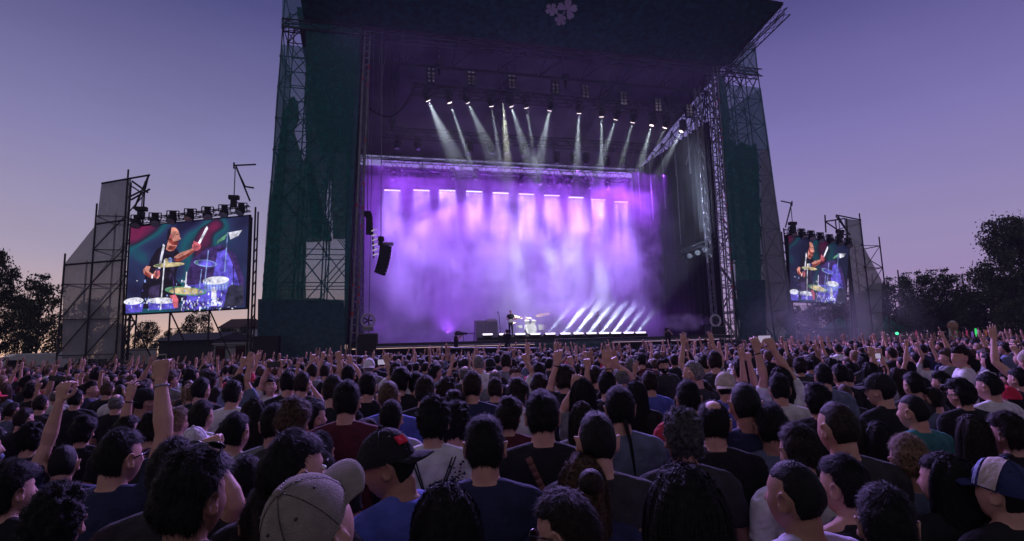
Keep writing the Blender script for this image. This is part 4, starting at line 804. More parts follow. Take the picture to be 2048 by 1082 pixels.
def ear(sx):
    c = np.array([sx*.0765, -.008, -.004]); pts = []
    for k in range(15):
        t = R(-150+k*300/14); ry, rz = .017, .031; pts.append(c+np.array([sx*(.006+.004*math.sin(t)), -(ry*math.cos(t))*1.-.002, rz*math.sin(t)+.002]))
    out = [capsule(p, q, .0055, .0055, 6) for p, q in zip(pts, pts[1:])]
    out.append(loft([(c+np.array([sx*-.008, 0, 0]), np.array([0, .018, 0]), np.array([0, 0, .03])), (c+np.array([sx*.002, 0, 0]), np.array([0, .014, 0]), np.array([0, 0, .026]))], 12))
    out.append(capsule(c+[sx*.003, .008, -.026], c+[0, .01, -.02], .008, .007, 8)); return out
def curled_hand(w, f, n, kind, side):
    """same hand with fingers rolled up around the palm normal side"""
    f = nrm(np.array(f, float)); n = np.array(n, float); n = nrm(n-f*np.dot(n, f)); s = nrm(np.cross(f, n))*side
    out = [loft([(w-f*.01, s*.024, n*.019), (w+f*.02, s*.032, n*.017), (w+f*.055, s*.041, n*.0155), (w+f*.088, s*.042, n*.013), (w+f*.098, s*.036, n*.009)], 14)]
    C = {'fist': (1, 1, 1, 1, .9), 'open': (.08, .04, .05, .1, .1), 'horns': (.05, 1, 1, .08, .9), 'point': (.03, 1, 1, 1, .9), 'grip': (.5, .5, .52, .55, .25), 'relax': (.3, .35, .4, .45, .3)}[kind]
    for k, (o, L) in enumerate(((.031, .078), (.0105, .086), (-.0105, .080), (-.030, .064))):
        c = C[k]; p = w+f*.088+s*o; th = 0.; out.append(capsule(p-f*.012+n*-.003, p+n*.004, .0118, .0118 if c > .4 else .010, 8)); r = .0092-.0005*k; sp = s*o*3.2*(1-c)
        for l, a in ((.45, 75), (.32, 95), (.23, 55)):
            th += R(a*c); d = nrm(f*math.cos(th)+n*math.sin(th)+sp); q = p+d*l*L; out.append(capsule(p, q, r, r*.92, 8)); p = q; r *= .93
    t = w+f*.022+s*.030
    if C[4] < .5: d = nrm(s*.8+f*.65+n*.2); d2 = nrm(s*.35+f*.9+n*.1)
    else: d = nrm(s*.35+f*.7+n*.75); d2 = nrm(-s*.85+f*.35+n*.35)
    q = t+d*.044; out.append(capsule(t, q, .0135, .011, 8)); out.append(capsule(q, q+d2*.036, .011, .009, 8)); return out
TOR = [(.80, .158, .112, -.01), (.88, .168, .12, -.015), (.97, .15, .105, -.005), (1.06, .143, .10, 0), (1.16, .155, .108, 0), (1.27, .172, .118, .0), (1.36, .18, .112, -.005), (1.42, .176, .098, -.012), (1.46, .135, .080, -.016), (1.495, .080, .066, -.018)]
def torso(inf=0., top=1.50, bot=.8, wide=1.):
    return loft([((0, yo, z), np.array([(rx*wide+inf), 0, 0]), np.array([0, ry*(.6+.4*wide)+inf, 0])) for z, rx, ry, yo in TOR if bot-.001 <= z <= top], 20)
SH = np.array([.186, -.012, 1.408])
REST = {'down': ((.245, -.04, 1.13), (.225, .1, .90), (-.15, .35, -.9), (-.8, .3, 0), 'relax')}
def pose(name, sd):
    m = {'down': REST['down'], 'upfist': ((.27, .10, 1.60), (.22, .13, 1.86), (-.05, .05, 1), (0, .9, 0), 'fist'), 'uppoint': ((.25, .08, 1.64), (.24, .14, 1.91), (0, .15, 1), (0, 1, 0), 'point'),
      'uphorns': ((.29, .06, 1.60), (.33, .12, 1.86), (.1, .1, 1), (0, 1, 0), 'horns'), 'upopen': ((.27, .12, 1.61), (.2, .2, 1.87), (-.1, .15, 1), (-.3, 1, 0), 'open'),
      'phone': ((.25, .22, 1.50), (.115, .33, 1.72), (-.25, .15, .95), (-.8, .3, .2), 'grip'), 'clap': ((.26, .2, 1.42), (.07, .3, 1.62), (-.15, .1, 1), (-1, 0, 0), 'open'), 'folded': ((.24, .05, 1.14), (.02, .2, 1.2), (-1, .1, .1), (0, -1, 0), 'relax'), 'chin': ((.22, .17, 1.2), (.08, .2, 1.44), (-.3, -.1, .9), (-.2, -1, 0), 'grip')}[name]
    f = lambda v: np.array([v[0]*sd, v[1], v[2]]); return f(m[0]), f(m[1]), f(m[2]), f(m[3]), m[4]
def arm_shapes(sd, ps, k=1.):
    e, w, f, n, kind = ps; s = SH*np.array([sd, 1, 1])
    if e[2] > 1.5: s = s+np.array([-.012*sd, 0, .028])
    out = [capsule(s, s+(e-s)*.45, .048*k, .046*k, 12), capsule(s+(e-s)*.45, e, .046*k, .035*k, 12), capsule(e, e+(w-e)*.28, .036*k, .0415*k, 12), capsule(e+(w-e)*.28, e+(w-e)*.65, .0415*k, .032*k, 12), capsule(e+(w-e)*.65, w, .032*k, .0245*k, 12)]
    return out+curled_hand(w, f, n, kind, sd), s
BODIES = {}
def body_mesh(key, pr, pl, hr, vox, hi):
    if key in BODIES: return BODIES[key]
    pa = PA(); D, F = sph(56 if hi else 32, 40 if hi else 24); V = head_shape(D)
    H = PA(); H.add((V+HC, F))
    for sx in (-1, 1):
        for e in ear(sx): H.add((np.asarray(e[0])+HC, e[1]))
    pa.add((hx(np.vstack(H.V), hr), H.F))
    top = hx([[0, .002, 1.60]], hr)[0]; pa.add(capsule((0, -.02, 1.42), top, .060, .050, 16)); pa.add(capsule((0, -.028, 1.40), hx([[0, -.030, 1.54]], hr)[0], .052, .040, 12))
    for sd in (-1, 1): pa.add(capsule((sd*.02, -.025, 1.475), (sd*.15, -.015, 1.425), .042, .04, 10))
    pa.add(torso(-.012))
    for sd, ps in ((1, pr), (-1, pl)):
        for a in arm_shapes(sd, ps)[0]: pa.add(a)
    me = remesh(pa, vox, 1, 'body'); BODIES[key] = me; return me
def fold(me, amp, seed):
    n = len(me.vertices); co = np.empty(n*3); me.vertices.foreach_get('co', co); co = co.reshape(-1, 3); no = np.empty(n*3); me.vertex_normals.foreach_get('vector', no); no = no.reshape(-1, 3)
    x, y, z = co.T; s = seed*1.7
    f = np.sin(x*38+z*22+2*np.sin(z*17+s))*.5+np.sin(z*55-x*30+3*np.sin(x*14+y*9+s))*.35+np.sin(y*60+z*15+s)*.3+np.sin(x*90+z*70+4*np.sin(z*30))*.15
    co += no*(amp*f*np.clip((1.44-z)/.1, .15, 1))[:, None]; me.vertices.foreach_set('co', co.ravel()); me.update()
SHIRTS = {}
def shirt_mesh(key, pr, pl, kind, vox):
    key = (key, kind)
    if key in SHIRTS: return SHIRTS[key]
    pa = PA(); pa.add(torso(.012, 1.47, .8)); wide = kind != 'tank'
    pa.add(loft([((0, -.012, 1.40), np.array([.15, 0, 0]), np.array([0, .105, 0])), ((0, -.016, 1.487), np.array([.084, 0, 0]), np.array([0, .078, 0]))], 20))
    for sd, ps in ((1, pr), (-1, pl)):
        _, s = arm_shapes(sd, ps)
        if kind == 'tank': pa.add(capsule((sd*.07, -.012, 1.46), (sd*.11, -.012, 1.36), .03, .06, 10)); continue
        pa.add(capsule((sd*.05, -.025, 1.468), s+np.array([-sd*.02, 0, .012]), .042, .054, 12))
        e, w = ps[0], ps[1]; L = .62 if kind == 'tee' else 1.
        pa.add(loft([(s, *frame(e-s, .062)), (s+(e-s)*.3, *frame(e-s, .060)), (s+(e-s)*L, *frame(e-s, .058 if kind == 'tee' else .05))], 14)); pa.add(capsule(s-np.array([sd*.01, 0, 0]), s+(e-s)*.1, .060, .060, 12))
        if kind == 'long': pa.add(capsule(e, w, .05, .037, 12))
    me = remesh(pa, vox, 3, 'shirt'); fold(me, .0060, len(SHIRTS)); SHIRTS[key] = me; return me
def frame(d, r):
    d = nrm(np.array(d, float)); u = np.cross(d, [0, 0, 1.] if abs(d[2]) < .9 else [1., 0, 0]); u = nrm(u); return u*r, np.cross(d, u)*r
# ---- hair
def hair_mask(D, kind):
    dx, dy, dz = D.T; sg = lambda v, k=14.: 1/(1+np.exp(-np.clip(v*k, -30, 30)))
    line = .50 if kind != 'receding' else .80
    face = sg(dy-.12+.25*np.clip(dz, 0, 1))*sg(line-dz)          # forehead and face bare
    side = sg(dy+.30)*sg(-.02-dz)                                 # in front of and below the ears
    nape = sg(-.66-dz+.06*np.sin(dx*21), 8. if kind in ('short', 'buzz', 'balding', 'receding') else 14.)
    earz = G(dy+.1, .25)*sg(-dz+.12)*sg(np.abs(dx)-.75)
    m = (1-face)*(1-side)*(1-nape)*(1-earz)
    if kind == 'balding': m = m*(1-.95*sg(dz-.62)*sg(.5-np.abs(dx))*G(dy+.25, .55))
    if kind == 'long': m = np.maximum(m, (1-sg(dy-.30+.1*dz))*(1-nape*0)*(dz > -1.1))*(1-face)
    return m
HAIRS = {}
TH_ = {'buzz': .004, 'short': .013, 'medium': .024, 'curly': .022, 'afro': .045, 'long': .016, 'pony': .010, 'bun': .010, 'balding': .008, 'receding': .009, 'braid': .012}
def hair_mesh(kind, lod, seed=0):
    key = (kind, lod, seed)
    if key in HAIRS: return HAIRS[key]
    rs = np.random.default_rng(hash_(kind)+seed*13); nu, nv = ((72, 48), (48, 32), (24, 16))[lod]; D, F = sph(nu, nv); V = head_shape(D); m = hair_mask(D, kind); th = TH_[kind]
    N = nrm(D*np.array([1, .8, .85])); lump = np.zeros(len(D))
    for _ in range(14): k = rs.normal(size=3)*(5 if kind not in ('curly', 'afro') else 13); lump += np.sin(D @ k+rs.uniform(0, 6))/14**.5
    fine = np.zeros(len(D))
    for _ in range(10): k = rs.normal(size=3)*(26 if kind in ('curly', 'afro') else 18); fine += np.sin(D @ k+rs.uniform(0, 6))/10**.5
    off = th*(1+(.42 if kind in ('short', 'medium', 'curly') else .2)*lump+.2*fine)*(.8+.25*np.clip(D[:, 2]+.35, 0, 1))
    if seed == 99: off = np.minimum(off, .008)
    if kind in ('short', 'buzz', 'balding'): off = off*(1-.6*np.clip((-D[:, 2]-.05)/.6, 0, 1))*(1-.35*np.clip(np.abs(D[:, 0])-.5, 0, .5)*2)
    P_ = V+N*(m*off-(1-m)*.010)[:, None]+HC
    mb = MB(); mb.add(P_.tolist(), F)
    def tail(pts, r0, r1, fl=.7, n=12):
        R_ = []; K = len(pts)
        for i, p in enumerate(pts):
            t = i/(K-1); d = np.array(pts[min(i+1, K-1)])-np.array(pts[max(i-1, 0)]); u, v = frame(d, 1.); r = (r0+(r1-r0)*t)*(1+.12*math.sin(i*2.2)*(kind == 'braid')); R_.append((np.array(p), u*r, v*r*fl))
        V2, F2 = loft(R_, n); mb.add(V2.tolist(), F2)
    curt = []
    if kind == 'long':
        nz, na = (26, 46) if lod == 0 else ((16, 30) if lod == 1 else (8, 14)); L = .40; A0 = R(112)
        ph = rs.uniform(0, 6, 8)
        def cur(i, j, off_):
            t = i/nz; a = -A0+2*A0*j/na; zz = HC[2]+.112-(.112+L-.05)*t; wob = .0016*math.sin(a*19+ph[0]+t*2)+.0012*math.sin(a*31+ph[1]-t*3)+.006*math.sin(a*9+t*5+ph[2])
            q_ = math.sqrt(max(.02, 1-(max(0, zz-HC[2])/.138)**2)); rx = .093*q_+.012*t+wob; ry = .114*q_+.010*t+wob
            if t > .5: rx *= 1+.12*(t-.5)
            yc = -.012-.035*t**1.5; k = 1
            zz += .02*math.sin(a*7+ph[3])*t**4
            return (rx-off_)*math.sin(a)*k, yc-(ry-off_)*math.cos(a)*k, zz
        for o_ in (0, .022):
            Vc = [cur(i, j, o_) for i in range(nz+1) for j in range(na+1)]; curt.append(Vc)
        W1 = na+1; n0 = (nz+1)*W1; Vv = curt[0]+curt[1]; Fc = []
        for i in range(nz):
            for j in range(na): a = i*W1+j; Fc.append((a, a+1, a+W1+1, a+W1)); Fc.append((n0+a, n0+a+W1, n0+a+W1+1, n0+a+1))
        for j in range(na): a = nz*W1+j; Fc.append((a, a+1, n0+a+1, n0+a))
        for i in range(nz): a = i*W1; Fc.append((a, a+W1, n0+a+W1, n0+a)); a += na; Fc.append((a+W1, a, n0+a, n0+a+W1))
        mb.add(Vv, Fc)
    if kind == 'pony': tail([(0, -.085, 1.70), (0, -.13, 1.715), (0, -.155, 1.67), (0, -.15, 1.58), (0, -.14, 1.48), (0, -.135, 1.40)], .022, .010)
    if kind == 'braid': tail([(.01, -.075, 1.58), (.02, -.09, 1.52), (.03, -.115, 1.47), (.035, -.125, 1.41), (.04, -.13, 1.35), (.045, -.132, 1.29), (.05, -.132, 1.25)], .016, .004, .8)
    if kind == 'bun': mb.ball((0, -.10, 1.745), .042, .036, .038, 12, 8)
    # strands
    ns = {0: 5200, 1: 1500, 2: 0}[lod] if seed != 99 else 0
    if kind == 'buzz': ns //= 3
    if ns:
        ok = np.where(m > .55)[0]; pk = rs.choice(ok, ns); base = P_[pk]+rs.normal(size=(ns, 3))*.004; n = N[pk]; down = np.array([0, -.35, -1.]); crown = base-(HC+np.array([0, -.03, .11]))
        tng = crown-n*np.sum(crown*n, 1)[:, None]; tng = nrm(tng); rnd = rs.normal(size=(ns, 3))
        if kind in ('curly', 'afro'): d = nrm(n*.55+tng*.4+rnd*.9); Ln = .014
        elif kind == 'buzz': d = nrm(n*.7+tng*.5+rnd*.3); Ln = .006
        else: d = nrm(tng+n*rs.uniform(.05, .5, (ns, 1))+rnd*.2); Ln = .03 if kind in ('medium', 'short') else .02
        if kind == 'short': Ln = .02
        if kind == 'long': d = nrm(tng+rnd*.05-n*.22); Ln = .035; base = base-n*.003
        Ls = Ln*rs.uniform(.6, 1.3, (ns, 1)); wd = (.0011 if lod == 0 else .0022); sd_ = nrm(np.cross(d, n+rnd*.3))*wd; b0 = base-d*Ls*.35
        tip = b0+d*Ls*1.3-n*(.004 if kind != 'curly' else 0)
        Vs = np.stack([b0-sd_, b0+sd_, tip], 1).reshape(-1, 3); mb.add(Vs.tolist(), [(3*i, 3*i+1, 3*i+2) for i in range(ns)])
        if kind == 'long':
            Vc = np.array(curt[0]).reshape(nz+1, na+1, 3); K = ns; ii = rs.integers(0, nz-3, K); jj = rs.integers(0, na+1, K); L2 = rs.integers(3, 8, K)
            a = Vc[ii, jj]; b = Vc[np.minimum(ii+L2, nz), np.clip(jj+rs.integers(-1, 2, K), 0, na)]; c_ = np.array([0, -.02, 0]); o1 = nrm((a-[0, -.02, 0])*[1, 1, 0])*rs.uniform(.001, .007, (K, 1)); s2 = nrm(np.cross(b-a, o1))*wd*1.2
            Vs = np.stack([a+o1-s2, a+o1+s2, b+o1*1.2], 1).reshape(-1, 3); mb.add(Vs.tolist(), [(3*i, 3*i+1, 3*i+2) for i in range(K)])
    me = mb.mesh('hair', [], True); me.materials.append(None); HAIRS[key] = me; return me
def hash_(s): return sum(ord(c)*(i+3) for i, c in enumerate(s))
# caps
def cap_mesh(hi=True, flat=False):
    D, F = sph(64, 40) if hi else sph(28, 18); V = head_shape(D); keep = D[:, 2] > .10
    N = nrm(D*np.array([1, .8, .85])); an = np.arctan2(D[:, 0], D[:, 1]); seam = np.zeros(len(D))
    for k in range(6): dd = np.abs((an-R(30+60*k)+math.pi) % (2*math.pi)-math.pi)*np.sqrt(D[:, 0]**2+D[:, 1]**2); seam = np.maximum(seam, G(dd, .05)-1.4*G(dd, .016))
    V = V+N*(.015+.012*np.clip(D[:, 2], 0, 1)-.0030*seam)[:, None]; V[:, 2] = np.maximum(V[:, 2], .016)+(D[:, 2] > .5)*0; F = [f for f in F if all(keep[i] for i in f)]
    mb = MB(); mb.add((V+HC).tolist(), F); z = HC[2]+.125+.018; 
    if hi:
        for k in range(6):
            a = R(30+60*k); pts = []
            for el in range(84, 8, -6): d = np.array([math.sin(a)*math.cos(R(el)), math.cos(a)*math.cos(R(el)), math.sin(R(el))]); n_ = nrm(d*np.array([1, .8, .85])); p = head_shape(d[None])[0]+n_*(.0155+.012*d[2])+HC; pts.append(tuple(p))
            mb.path([q for q in pts if q[2] > HC[2]+.02], .0010, 5, 1)
    mb.ball((0, HC[1]-.002, z+.008), .011, .011, .006, 12, 6)
    for k in range(6):
        a = R(60*k); d = np.array([math.sin(a)*.62, math.cos(a)*.62, .78]); d /= np.linalg.norm(d); p = head_shape(d[None])[0]+d*.0245+HC; mb.ball(tuple(p), .0045, .0045, .003, 8, 4, 1)
    dome = mb
    br = MB(); n = 20 if hi else 10; mth = 6; top = []; 
    for lay, dz in ((0, 0), (1, -.004)):
        for i in range(mth+1):
            for j in range(n+1):
                a = R(-62+124*j/n); r0x, r0y = .086, .108; t = i/mth; ex = .072*math.cos(a*.95)**.6; x = (r0x+t*ex*.25)*math.sin(a); y = r0y*math.cos(a)+t*ex; top.append((x, HC[1]+y, HC[2]+.030+dz-.012*t*t-.9*x*x*(1+.5*t)-(0 if flat else .4*x*x)))
    w1 = n+1; o = (mth+1)*w1; F = []
    for i in range(mth):
        for j in range(n): a = i*w1+j; F += [(a, a+1, a+w1+1, a+w1), (o+a, o+a+w1, o+a+w1+1, o+a+1)]
    for j in range(n): a = mth*w1+j; F.append((a, a+1, o+a+1, o+a))
    for i in range(mth): a = i*w1; F.append((a, a+w1, o+a+w1, o+a)); a += n; F.append((a+w1, a, o+a, o+a+w1))
    br.add(top, F); dm = dome.mesh('cap', [None, M['alu']], True); return dm, br.mesh('brim', [None], True)
CAPS = {True: cap_mesh(True), False: cap_mesh(False)}
def legs_meshes():
    pa = PA()
    for sd in (-1, 1): pa.add(capsule((sd*.085, -.01, .86), (sd*.10, .0, .50), .092, .066, 12)); pa.add(capsule((sd*.10, 0, .5), (sd*.11, -.02, .10), .066, .052, 12))
    pa.add(loft([((0, -.012, .80), np.array([.165, 0, 0]), np.array([0, .115, 0])), ((0, -.01, .95), np.array([.155, 0, 0]), np.array([0, .11, 0]))], 18)); a = remesh(pa, .02, 2, 'trousers')
    pa = PA()
    for sd in (-1, 1): pa.add(loft([((sd*.11, -.07, .045), np.array([.035, 0, 0]), np.array([0, 0, .045])), ((sd*.112, .02, .05), np.array([.045, 0, 0]), np.array([0, 0, .05])), ((sd*.118, .13, .035), np.array([.045, 0, 0]), np.array([0, 0, .03])), ((sd*.12, .18, .03), np.array([.03, 0, 0]), np.array([0, 0, .02]))], 10))
    return a, remesh(pa, .015, 1, 'shoes')
LEG, SHOE = legs_meshes()
# colours
def cl(n, c, r=.9, v=.2, b=.9, s=14, bs=11): return mat(n, c, r, 0, v, s, b, bscale=bs)
SKIN = [mat('skin_fair', (.46, .25, .20), .55, 0, .12, 14, .12), mat('skin_tan', (.31, .16, .12), .55, 0, .12, 14, .12), mat('skin_dark', (.11, .06, .04), .55, 0, .12, 14, .12)]
def hairm(n, c):
    m = mat(n, c, .62, 0, .9, 70, .5, spec=.16, bscale=220); return m
HC_ = {'black': hairm('hair_black', (.007, .0065, .007)), 'dark': hairm('hair_dark_brown', (.016, .011, .009)), 'brown': hairm('hair_brown', (.06, .035, .022)), 'fair': hairm('hair_fair', (.16, .10, .06)), 'grey': hairm('hair_grey', (.13, .12, .125)), 'grizzled': hairm('hair_grizzled', (.045, .042, .045))}
SC_ = {'black': cl('shirt_black', (.010, .010, .012), .95), 'charcoal': cl('shirt_charcoal', (.028, .026, .03), .95), 'navy': cl('shirt_navy', (.018, .022, .06), .95), 'grey': cl('shirt_grey', (.15, .15, .17), .95), 'bluegrey': cl('shirt_blue_grey', (.10, .12, .19), .95), 'white': cl('shirt_white', (.52, .5, .52), .9), 'lilac': cl('shirt_pale_lilac', (.36, .32, .42), .9), 'maroon': cl('shirt_maroon', (.07, .012, .02), .95), 'blue': cl('shirt_blue', (.07, .09, .36), .9), 'red': cl('shirt_red', (.4, .03, .05), .9), 'teal': cl('shirt_teal', (.03, .14, .14), .9)}
def stripemat():
    m = cl('shirt_striped', (.5, .5, .5)); nt = m.node_tree; N = nt.nodes; L = nt.links; tc = N.new('ShaderNodeTexCoord'); w_ = N.new('ShaderNodeTexWave'); w_.wave_type = 'BANDS'; w_.bands_direction = 'Z'; w_.inputs['Scale'].default_value = 10.5; L.new(tc.outputs['Object'], w_.inputs['Vector'])
    g = N.new('ShaderNodeMath'); g.operation = 'GREATER_THAN'; g.inputs[1].default_value = .5; L.new(w_.outputs['Fac'], g.inputs[0]); mx = N.new('ShaderNodeMix'); mx.data_type = 'RGBA'; mx.inputs['A'].default_value = (.012, .012, .02, 1); mx.inputs['B'].default_value = (.5, .48, .52, 1); L.new(g.outputs[0], mx.inputs['Factor']); L.new(mx.outputs['Result'], N['Principled BSDF'].inputs['Base Color']); return m
SC_['striped'] = stripemat(); TRO = [cl('denim', (.02, .03, .06)), cl('black_trousers', (.012, .012, .014)), cl('khaki', (.08, .07, .05))]
LENS = mat('sunglass_lens', (.01, .01, .012), .15, 0, .1, 10, spec=.6)
def child(o, name, me, m=None, loc=None, rot=None):
    c = bpy.data.objects.new(name, me); COL.objects.link(c); c.parent = o
    if m is not None:
        if not me.materials: me.materials.append(None)
        c.material_slots[0].link = 'OBJECT'; c.material_slots[0].material = m
    return c
def headxf(c, hr, s=1.):
    q = Matrix.Translation(Vector(PIV)) @ Matrix(rot3(*hr).tolist()).to_4x4() @ Matrix.Translation(-Vector(PIV)); c.matrix_basis = q
GLASS = None
def glasses_mesh():
    mb = MB()
    for sx in (-1, 1): mb.ball((sx*.032, .098, .010), .026, .006, .020, 14, 8); mb.tube((sx*.056, .092, .014), (sx*.079, .0, .006), .003, 5)
    mb.tube((-.01, .103, .012), (.01, .103, .012), .003, 5); me = mb.mesh('sunglasses', [None], True)
    return me
GL = glasses_mesh()
def person(P, s, rz, pr, pl, hr, hair, hcol, shirt, scol, skin, key, label, group=None, lod=0, cap=None, seed=0, tro=0, extra=()):
    vox = ((.006, .010, .014) if key in ('down', 'folded') else (.0048, .0065, .014))[lod]
    bm = body_mesh((key, hr, lod), pr, pl, hr, vox, lod == 0); o = bpy.data.objects.new('person', bm); COL.objects.link(o)
    if not bm.materials: bm.materials.append(None)
    o.material_slots[0].link = 'OBJECT'; o.material_slots[0].material = SKIN[skin]
    o.location = (P[0], P[1], 0); o.scale = (s, s, s); o.rotation_euler.z = rz; tag(o, label, 'person', group)
    if hair: h = child(o, 'hair', hair_mesh(hair, 2 if cap and lod else lod, seed if not cap else 99), HC_[hcol]); headxf(h, hr)
    child(o, {'tank': 'vest', 'long': 'sweater'}.get(shirt, 'shirt'), shirt_mesh(key, pr, pl, shirt, (.010, .014, .02)[lod]), SC_[scol]); child(o, 'trousers', LEG, TRO[tro]); child(o, 'shoes', SHOE, M['black'])
    if cap:
        cm, bmr = CAPS[lod == 0]; c = child(o, 'cap', cm, cap[0]); bw = 180 if 'back' in cap[1:] else 0; headxf(c, hr)
        if bw: c.matrix_basis = c.matrix_basis @ (Matrix.Translation(Vector(HC)) @ Matrix.Rotation(math.pi, 4, 'Z') @ Matrix.Translation(-Vector(HC))); 
        b = child(c, 'brim', bmr, cap[2] if len(cap) > 2 and not isinstance(cap[2], str) else cap[0])
    for e in extra:
        if e == 'sunglasses' or e == 'glasses_up':
            g = child(o, 'sunglasses', GL, LENS); headxf(g, hr); q = Matrix.Translation(Vector(HC)); 
            if e == 'glasses_up': q = q @ Matrix.Translation((0, -.018, .055)) @ Matrix.Rotation(R(50), 4, 'X') @ Matrix.Scale(1.14, 4)
            g.matrix_basis = g.matrix_basis @ q
        if e == 'beard':
            D, F = sph(40, 28); V = head_shape(D); dx, dy, dz = D.T; sg = lambda v, k=16.: 1/(1+np.exp(-np.clip(v*k, -30, 30))); m_ = sg(dy+.12)*sg(-.32-dz)*(1-G(V[:, 0], .02)*G(V[:, 2]+.066, .008)*sg(dy-.3)); N = nrm(D); mb = MB(); mb.add((V+N*(m_*.009-(1-m_)*.008)[:, None]+HC).tolist(), F); b = child(o, 'beard', mb.mesh('beard', [None], True), HC_[hcol]); headxf(b, hr)
        if e == 'face':
            for sx in (-1, 1):
                mb = MB(); mb.ball((sx*.031, .079, .010), .0125, .011, .009, 14, 8); b = child(o, 'eye', mb.mesh('eye', [None], True), EYE_W); headxf(b, hr); b.matrix_basis = b.matrix_basis @ Matrix.Translation(Vector(HC))
                mb = MB(); mb.ball((sx*.031, .089, .010), .0055, .003, .0055, 10, 6); p = child(b, 'iris', mb.mesh('iris', [None], True), LENS)
                mb = MB(); mb.path([(sx*.015, .096, .026), (sx*.03, .097, .031), (sx*.046, .086, .026)], .0035, 5); b = child(o, 'eyebrow', mb.mesh('eyebrow', [None], True), HC_[hcol]); headxf(b, hr); b.matrix_basis = b.matrix_basis @ Matrix.Translation(Vector(HC))
            mb = MB(); mb.ball((0, .087, -.066), .016, .006, .004, 12, 6); b = child(o, 'teeth', mb.mesh('teeth', [None], True), EYE_W); headxf(b, hr); b.matrix_basis = b.matrix_basis @ Matrix.Translation(Vector(HC))
    return o
EYE_W = mat('eye_white', (.6, .58, .55), .3, 0, .05, 10)
def solve(px, py, w, smin=.9, smax=1.13, hw=.168):
    """ground position and scale of a person whose head centre shows at (px,py) with head width w"""
    r = ray(px, py); t = -r.z/r.y; k = FP*hw*math.sqrt(1+(r.x/r.y)**2)*.985  # depth*width
    s = EYE/(1.612+k*t/w); s = max(smin, min(smax, s))
    if t > .02: Y = (EYE-1.612*s)/t
    else: Y = k*s/w
    return Vector((r.x/r.y*Y, Y, 0)), s
HEROES = []
def place(px, py, w, yaw, hair, hcol, scol, label, shirt='tee', arms=None, skin=0, cap=None, extra=(), pitch=3, rel=None, lod=None, seed=0, roll=0, group=None, s=None, tro=0, pos=None):
    if pos: P, sc = pos
    else: P, sc = solve(px, py, w, hw=.150+2.1*TH_.get(hair, .01) if not cap else .18)
    if s: sc = s
    rel = rel if rel is not None else max(-40, min(40, round(yaw*.35/20)*20)); byaw = yaw-rel
    away = math.atan2(P.x, P.y); fa = away+R(byaw); rz = -fa; lod = (0 if P.y < 4.6 else 1) if lod is None else lod
    hr = (-rel, pitch, roll); ps = {1: pose('down', 1), -1: pose('down', -1)}; key = 'down'
    if arms:
        key = 'arm%d' % len(HEROES) if any(isinstance(a[1], (tuple, list)) for a in arms) else '-'.join('%d%s' % (a[0], a[1]) for a in arms)
        inv = Matrix.Rotation(-rz, 3, 'Z')
        for a in arms:
            sd = a[0]
            if isinstance(a[1], str): ps[sd] = pose(a[1], sd); continue
            (ex, ey), (wx, wy) = a[1], a[2]; dy = a[4] if len(a) > 4 else 0.
            def loc(x, y, o): q = at_y(x, y, P.y+o)-Vector((P.x, P.y, 0)); return np.array(inv @ q)/sc
            e = loc(ex, ey, dy*.5); wv = loc(wx, wy, dy); s0 = SH*np.array([sd, 1, 1]); d = e-s0; L = np.linalg.norm(d)
            if L > .33: sh = d*(1-.33/L); e = e-sh*.6; wv = wv-sh*.3
            d = wv-e; L = np.linalg.norm(d); 
            if L > .29: wv = e+d*.29/L
            if L < .17: wv = e+d*.17/max(L, .01)
            f = nrm(wv-e)*.7+np.array([0, 0, .5]); camd = np.array(inv @ Vector((0, 1, 0))); ps[sd] = (e, wv, f, camd, a[3])
    o = person(P, sc, rz, ps[1], ps[-1], hr, hair, hcol, shirt, scol, skin, key, label, group, lod, cap, seed, tro, extra)
    if arms and len(HEROES) % 2 == 0:
        for a in arms[:1]:
            e_, w_ = ps[a[0]][0], ps[a[0]][1]; d_ = nrm(e_-w_); c_ = w_+d_*.022; u_, v_ = frame(d_, .0285); mb = MB(); mb.path([tuple(c_+u_*math.cos(R(t_))+v_*math.sin(R(t_))) for t_ in range(0, 361, 24)], .0055, 6); child(o, 'wristband', mb.mesh('wristband', [None], True), M['rubber'] if len(HEROES) % 4 else SC_['lilac'])
    HEROES.append((P.x, P.y, sc, px, py, w)); o['_p'] = 1; return o, ps, sc, rz, P
def phone(c, ang, label, w=.075, h=.15, lit=None, tilt=0., grp=None):
    """phone held up at c, screen turned to the camera side"""
    c = Vector(c); t = thing('phone', c, label, 'phone', grp); a = math.atan2(c.x, c.y); X = Vector((math.cos(a), -math.sin(a), 0)); Yv = Vector((math.sin(a), math.cos(a), 0)); Z = Vector((0, 0, 1)); X2 = X*math.cos(R(ang))+Z*math.sin(R(ang)); Z2 = Z*math.cos(R(ang))-X*math.sin(R(ang))
    mb = MB(); mb.box(c, X2*w, Yv*.009, Z2*h); mb.build('body', M['black'], t); mb = MB(); mb.box(c-Yv*.0055, X2*w*.9, Yv*.002, Z2*h*.88); mb.build('screen', lit or M['lens_off'], t); return t
PH_LIT = emis('phone_screen_lit', (.7, .6, .9), .5); PH_DIM = mat('phone_glass', (.02, .02, .025), .1, 0, .1, 10, spec=.6)
GREYCAP = cl('cap_grey_cloth', (.21, .18, .16), .95, .15, .6, 40, 300); WHITECAP = cl('cap_white_cloth', (.55, .5, .56)); BLUECAP = cl('cap_navy_cloth', (.02, .025, .09)); REDCAP = cl('cap_red_cloth', (.45, .02, .05)); BEIGE = cl('cap_beige_cloth', (.4, .33, .3)); BLK = SC_['black']
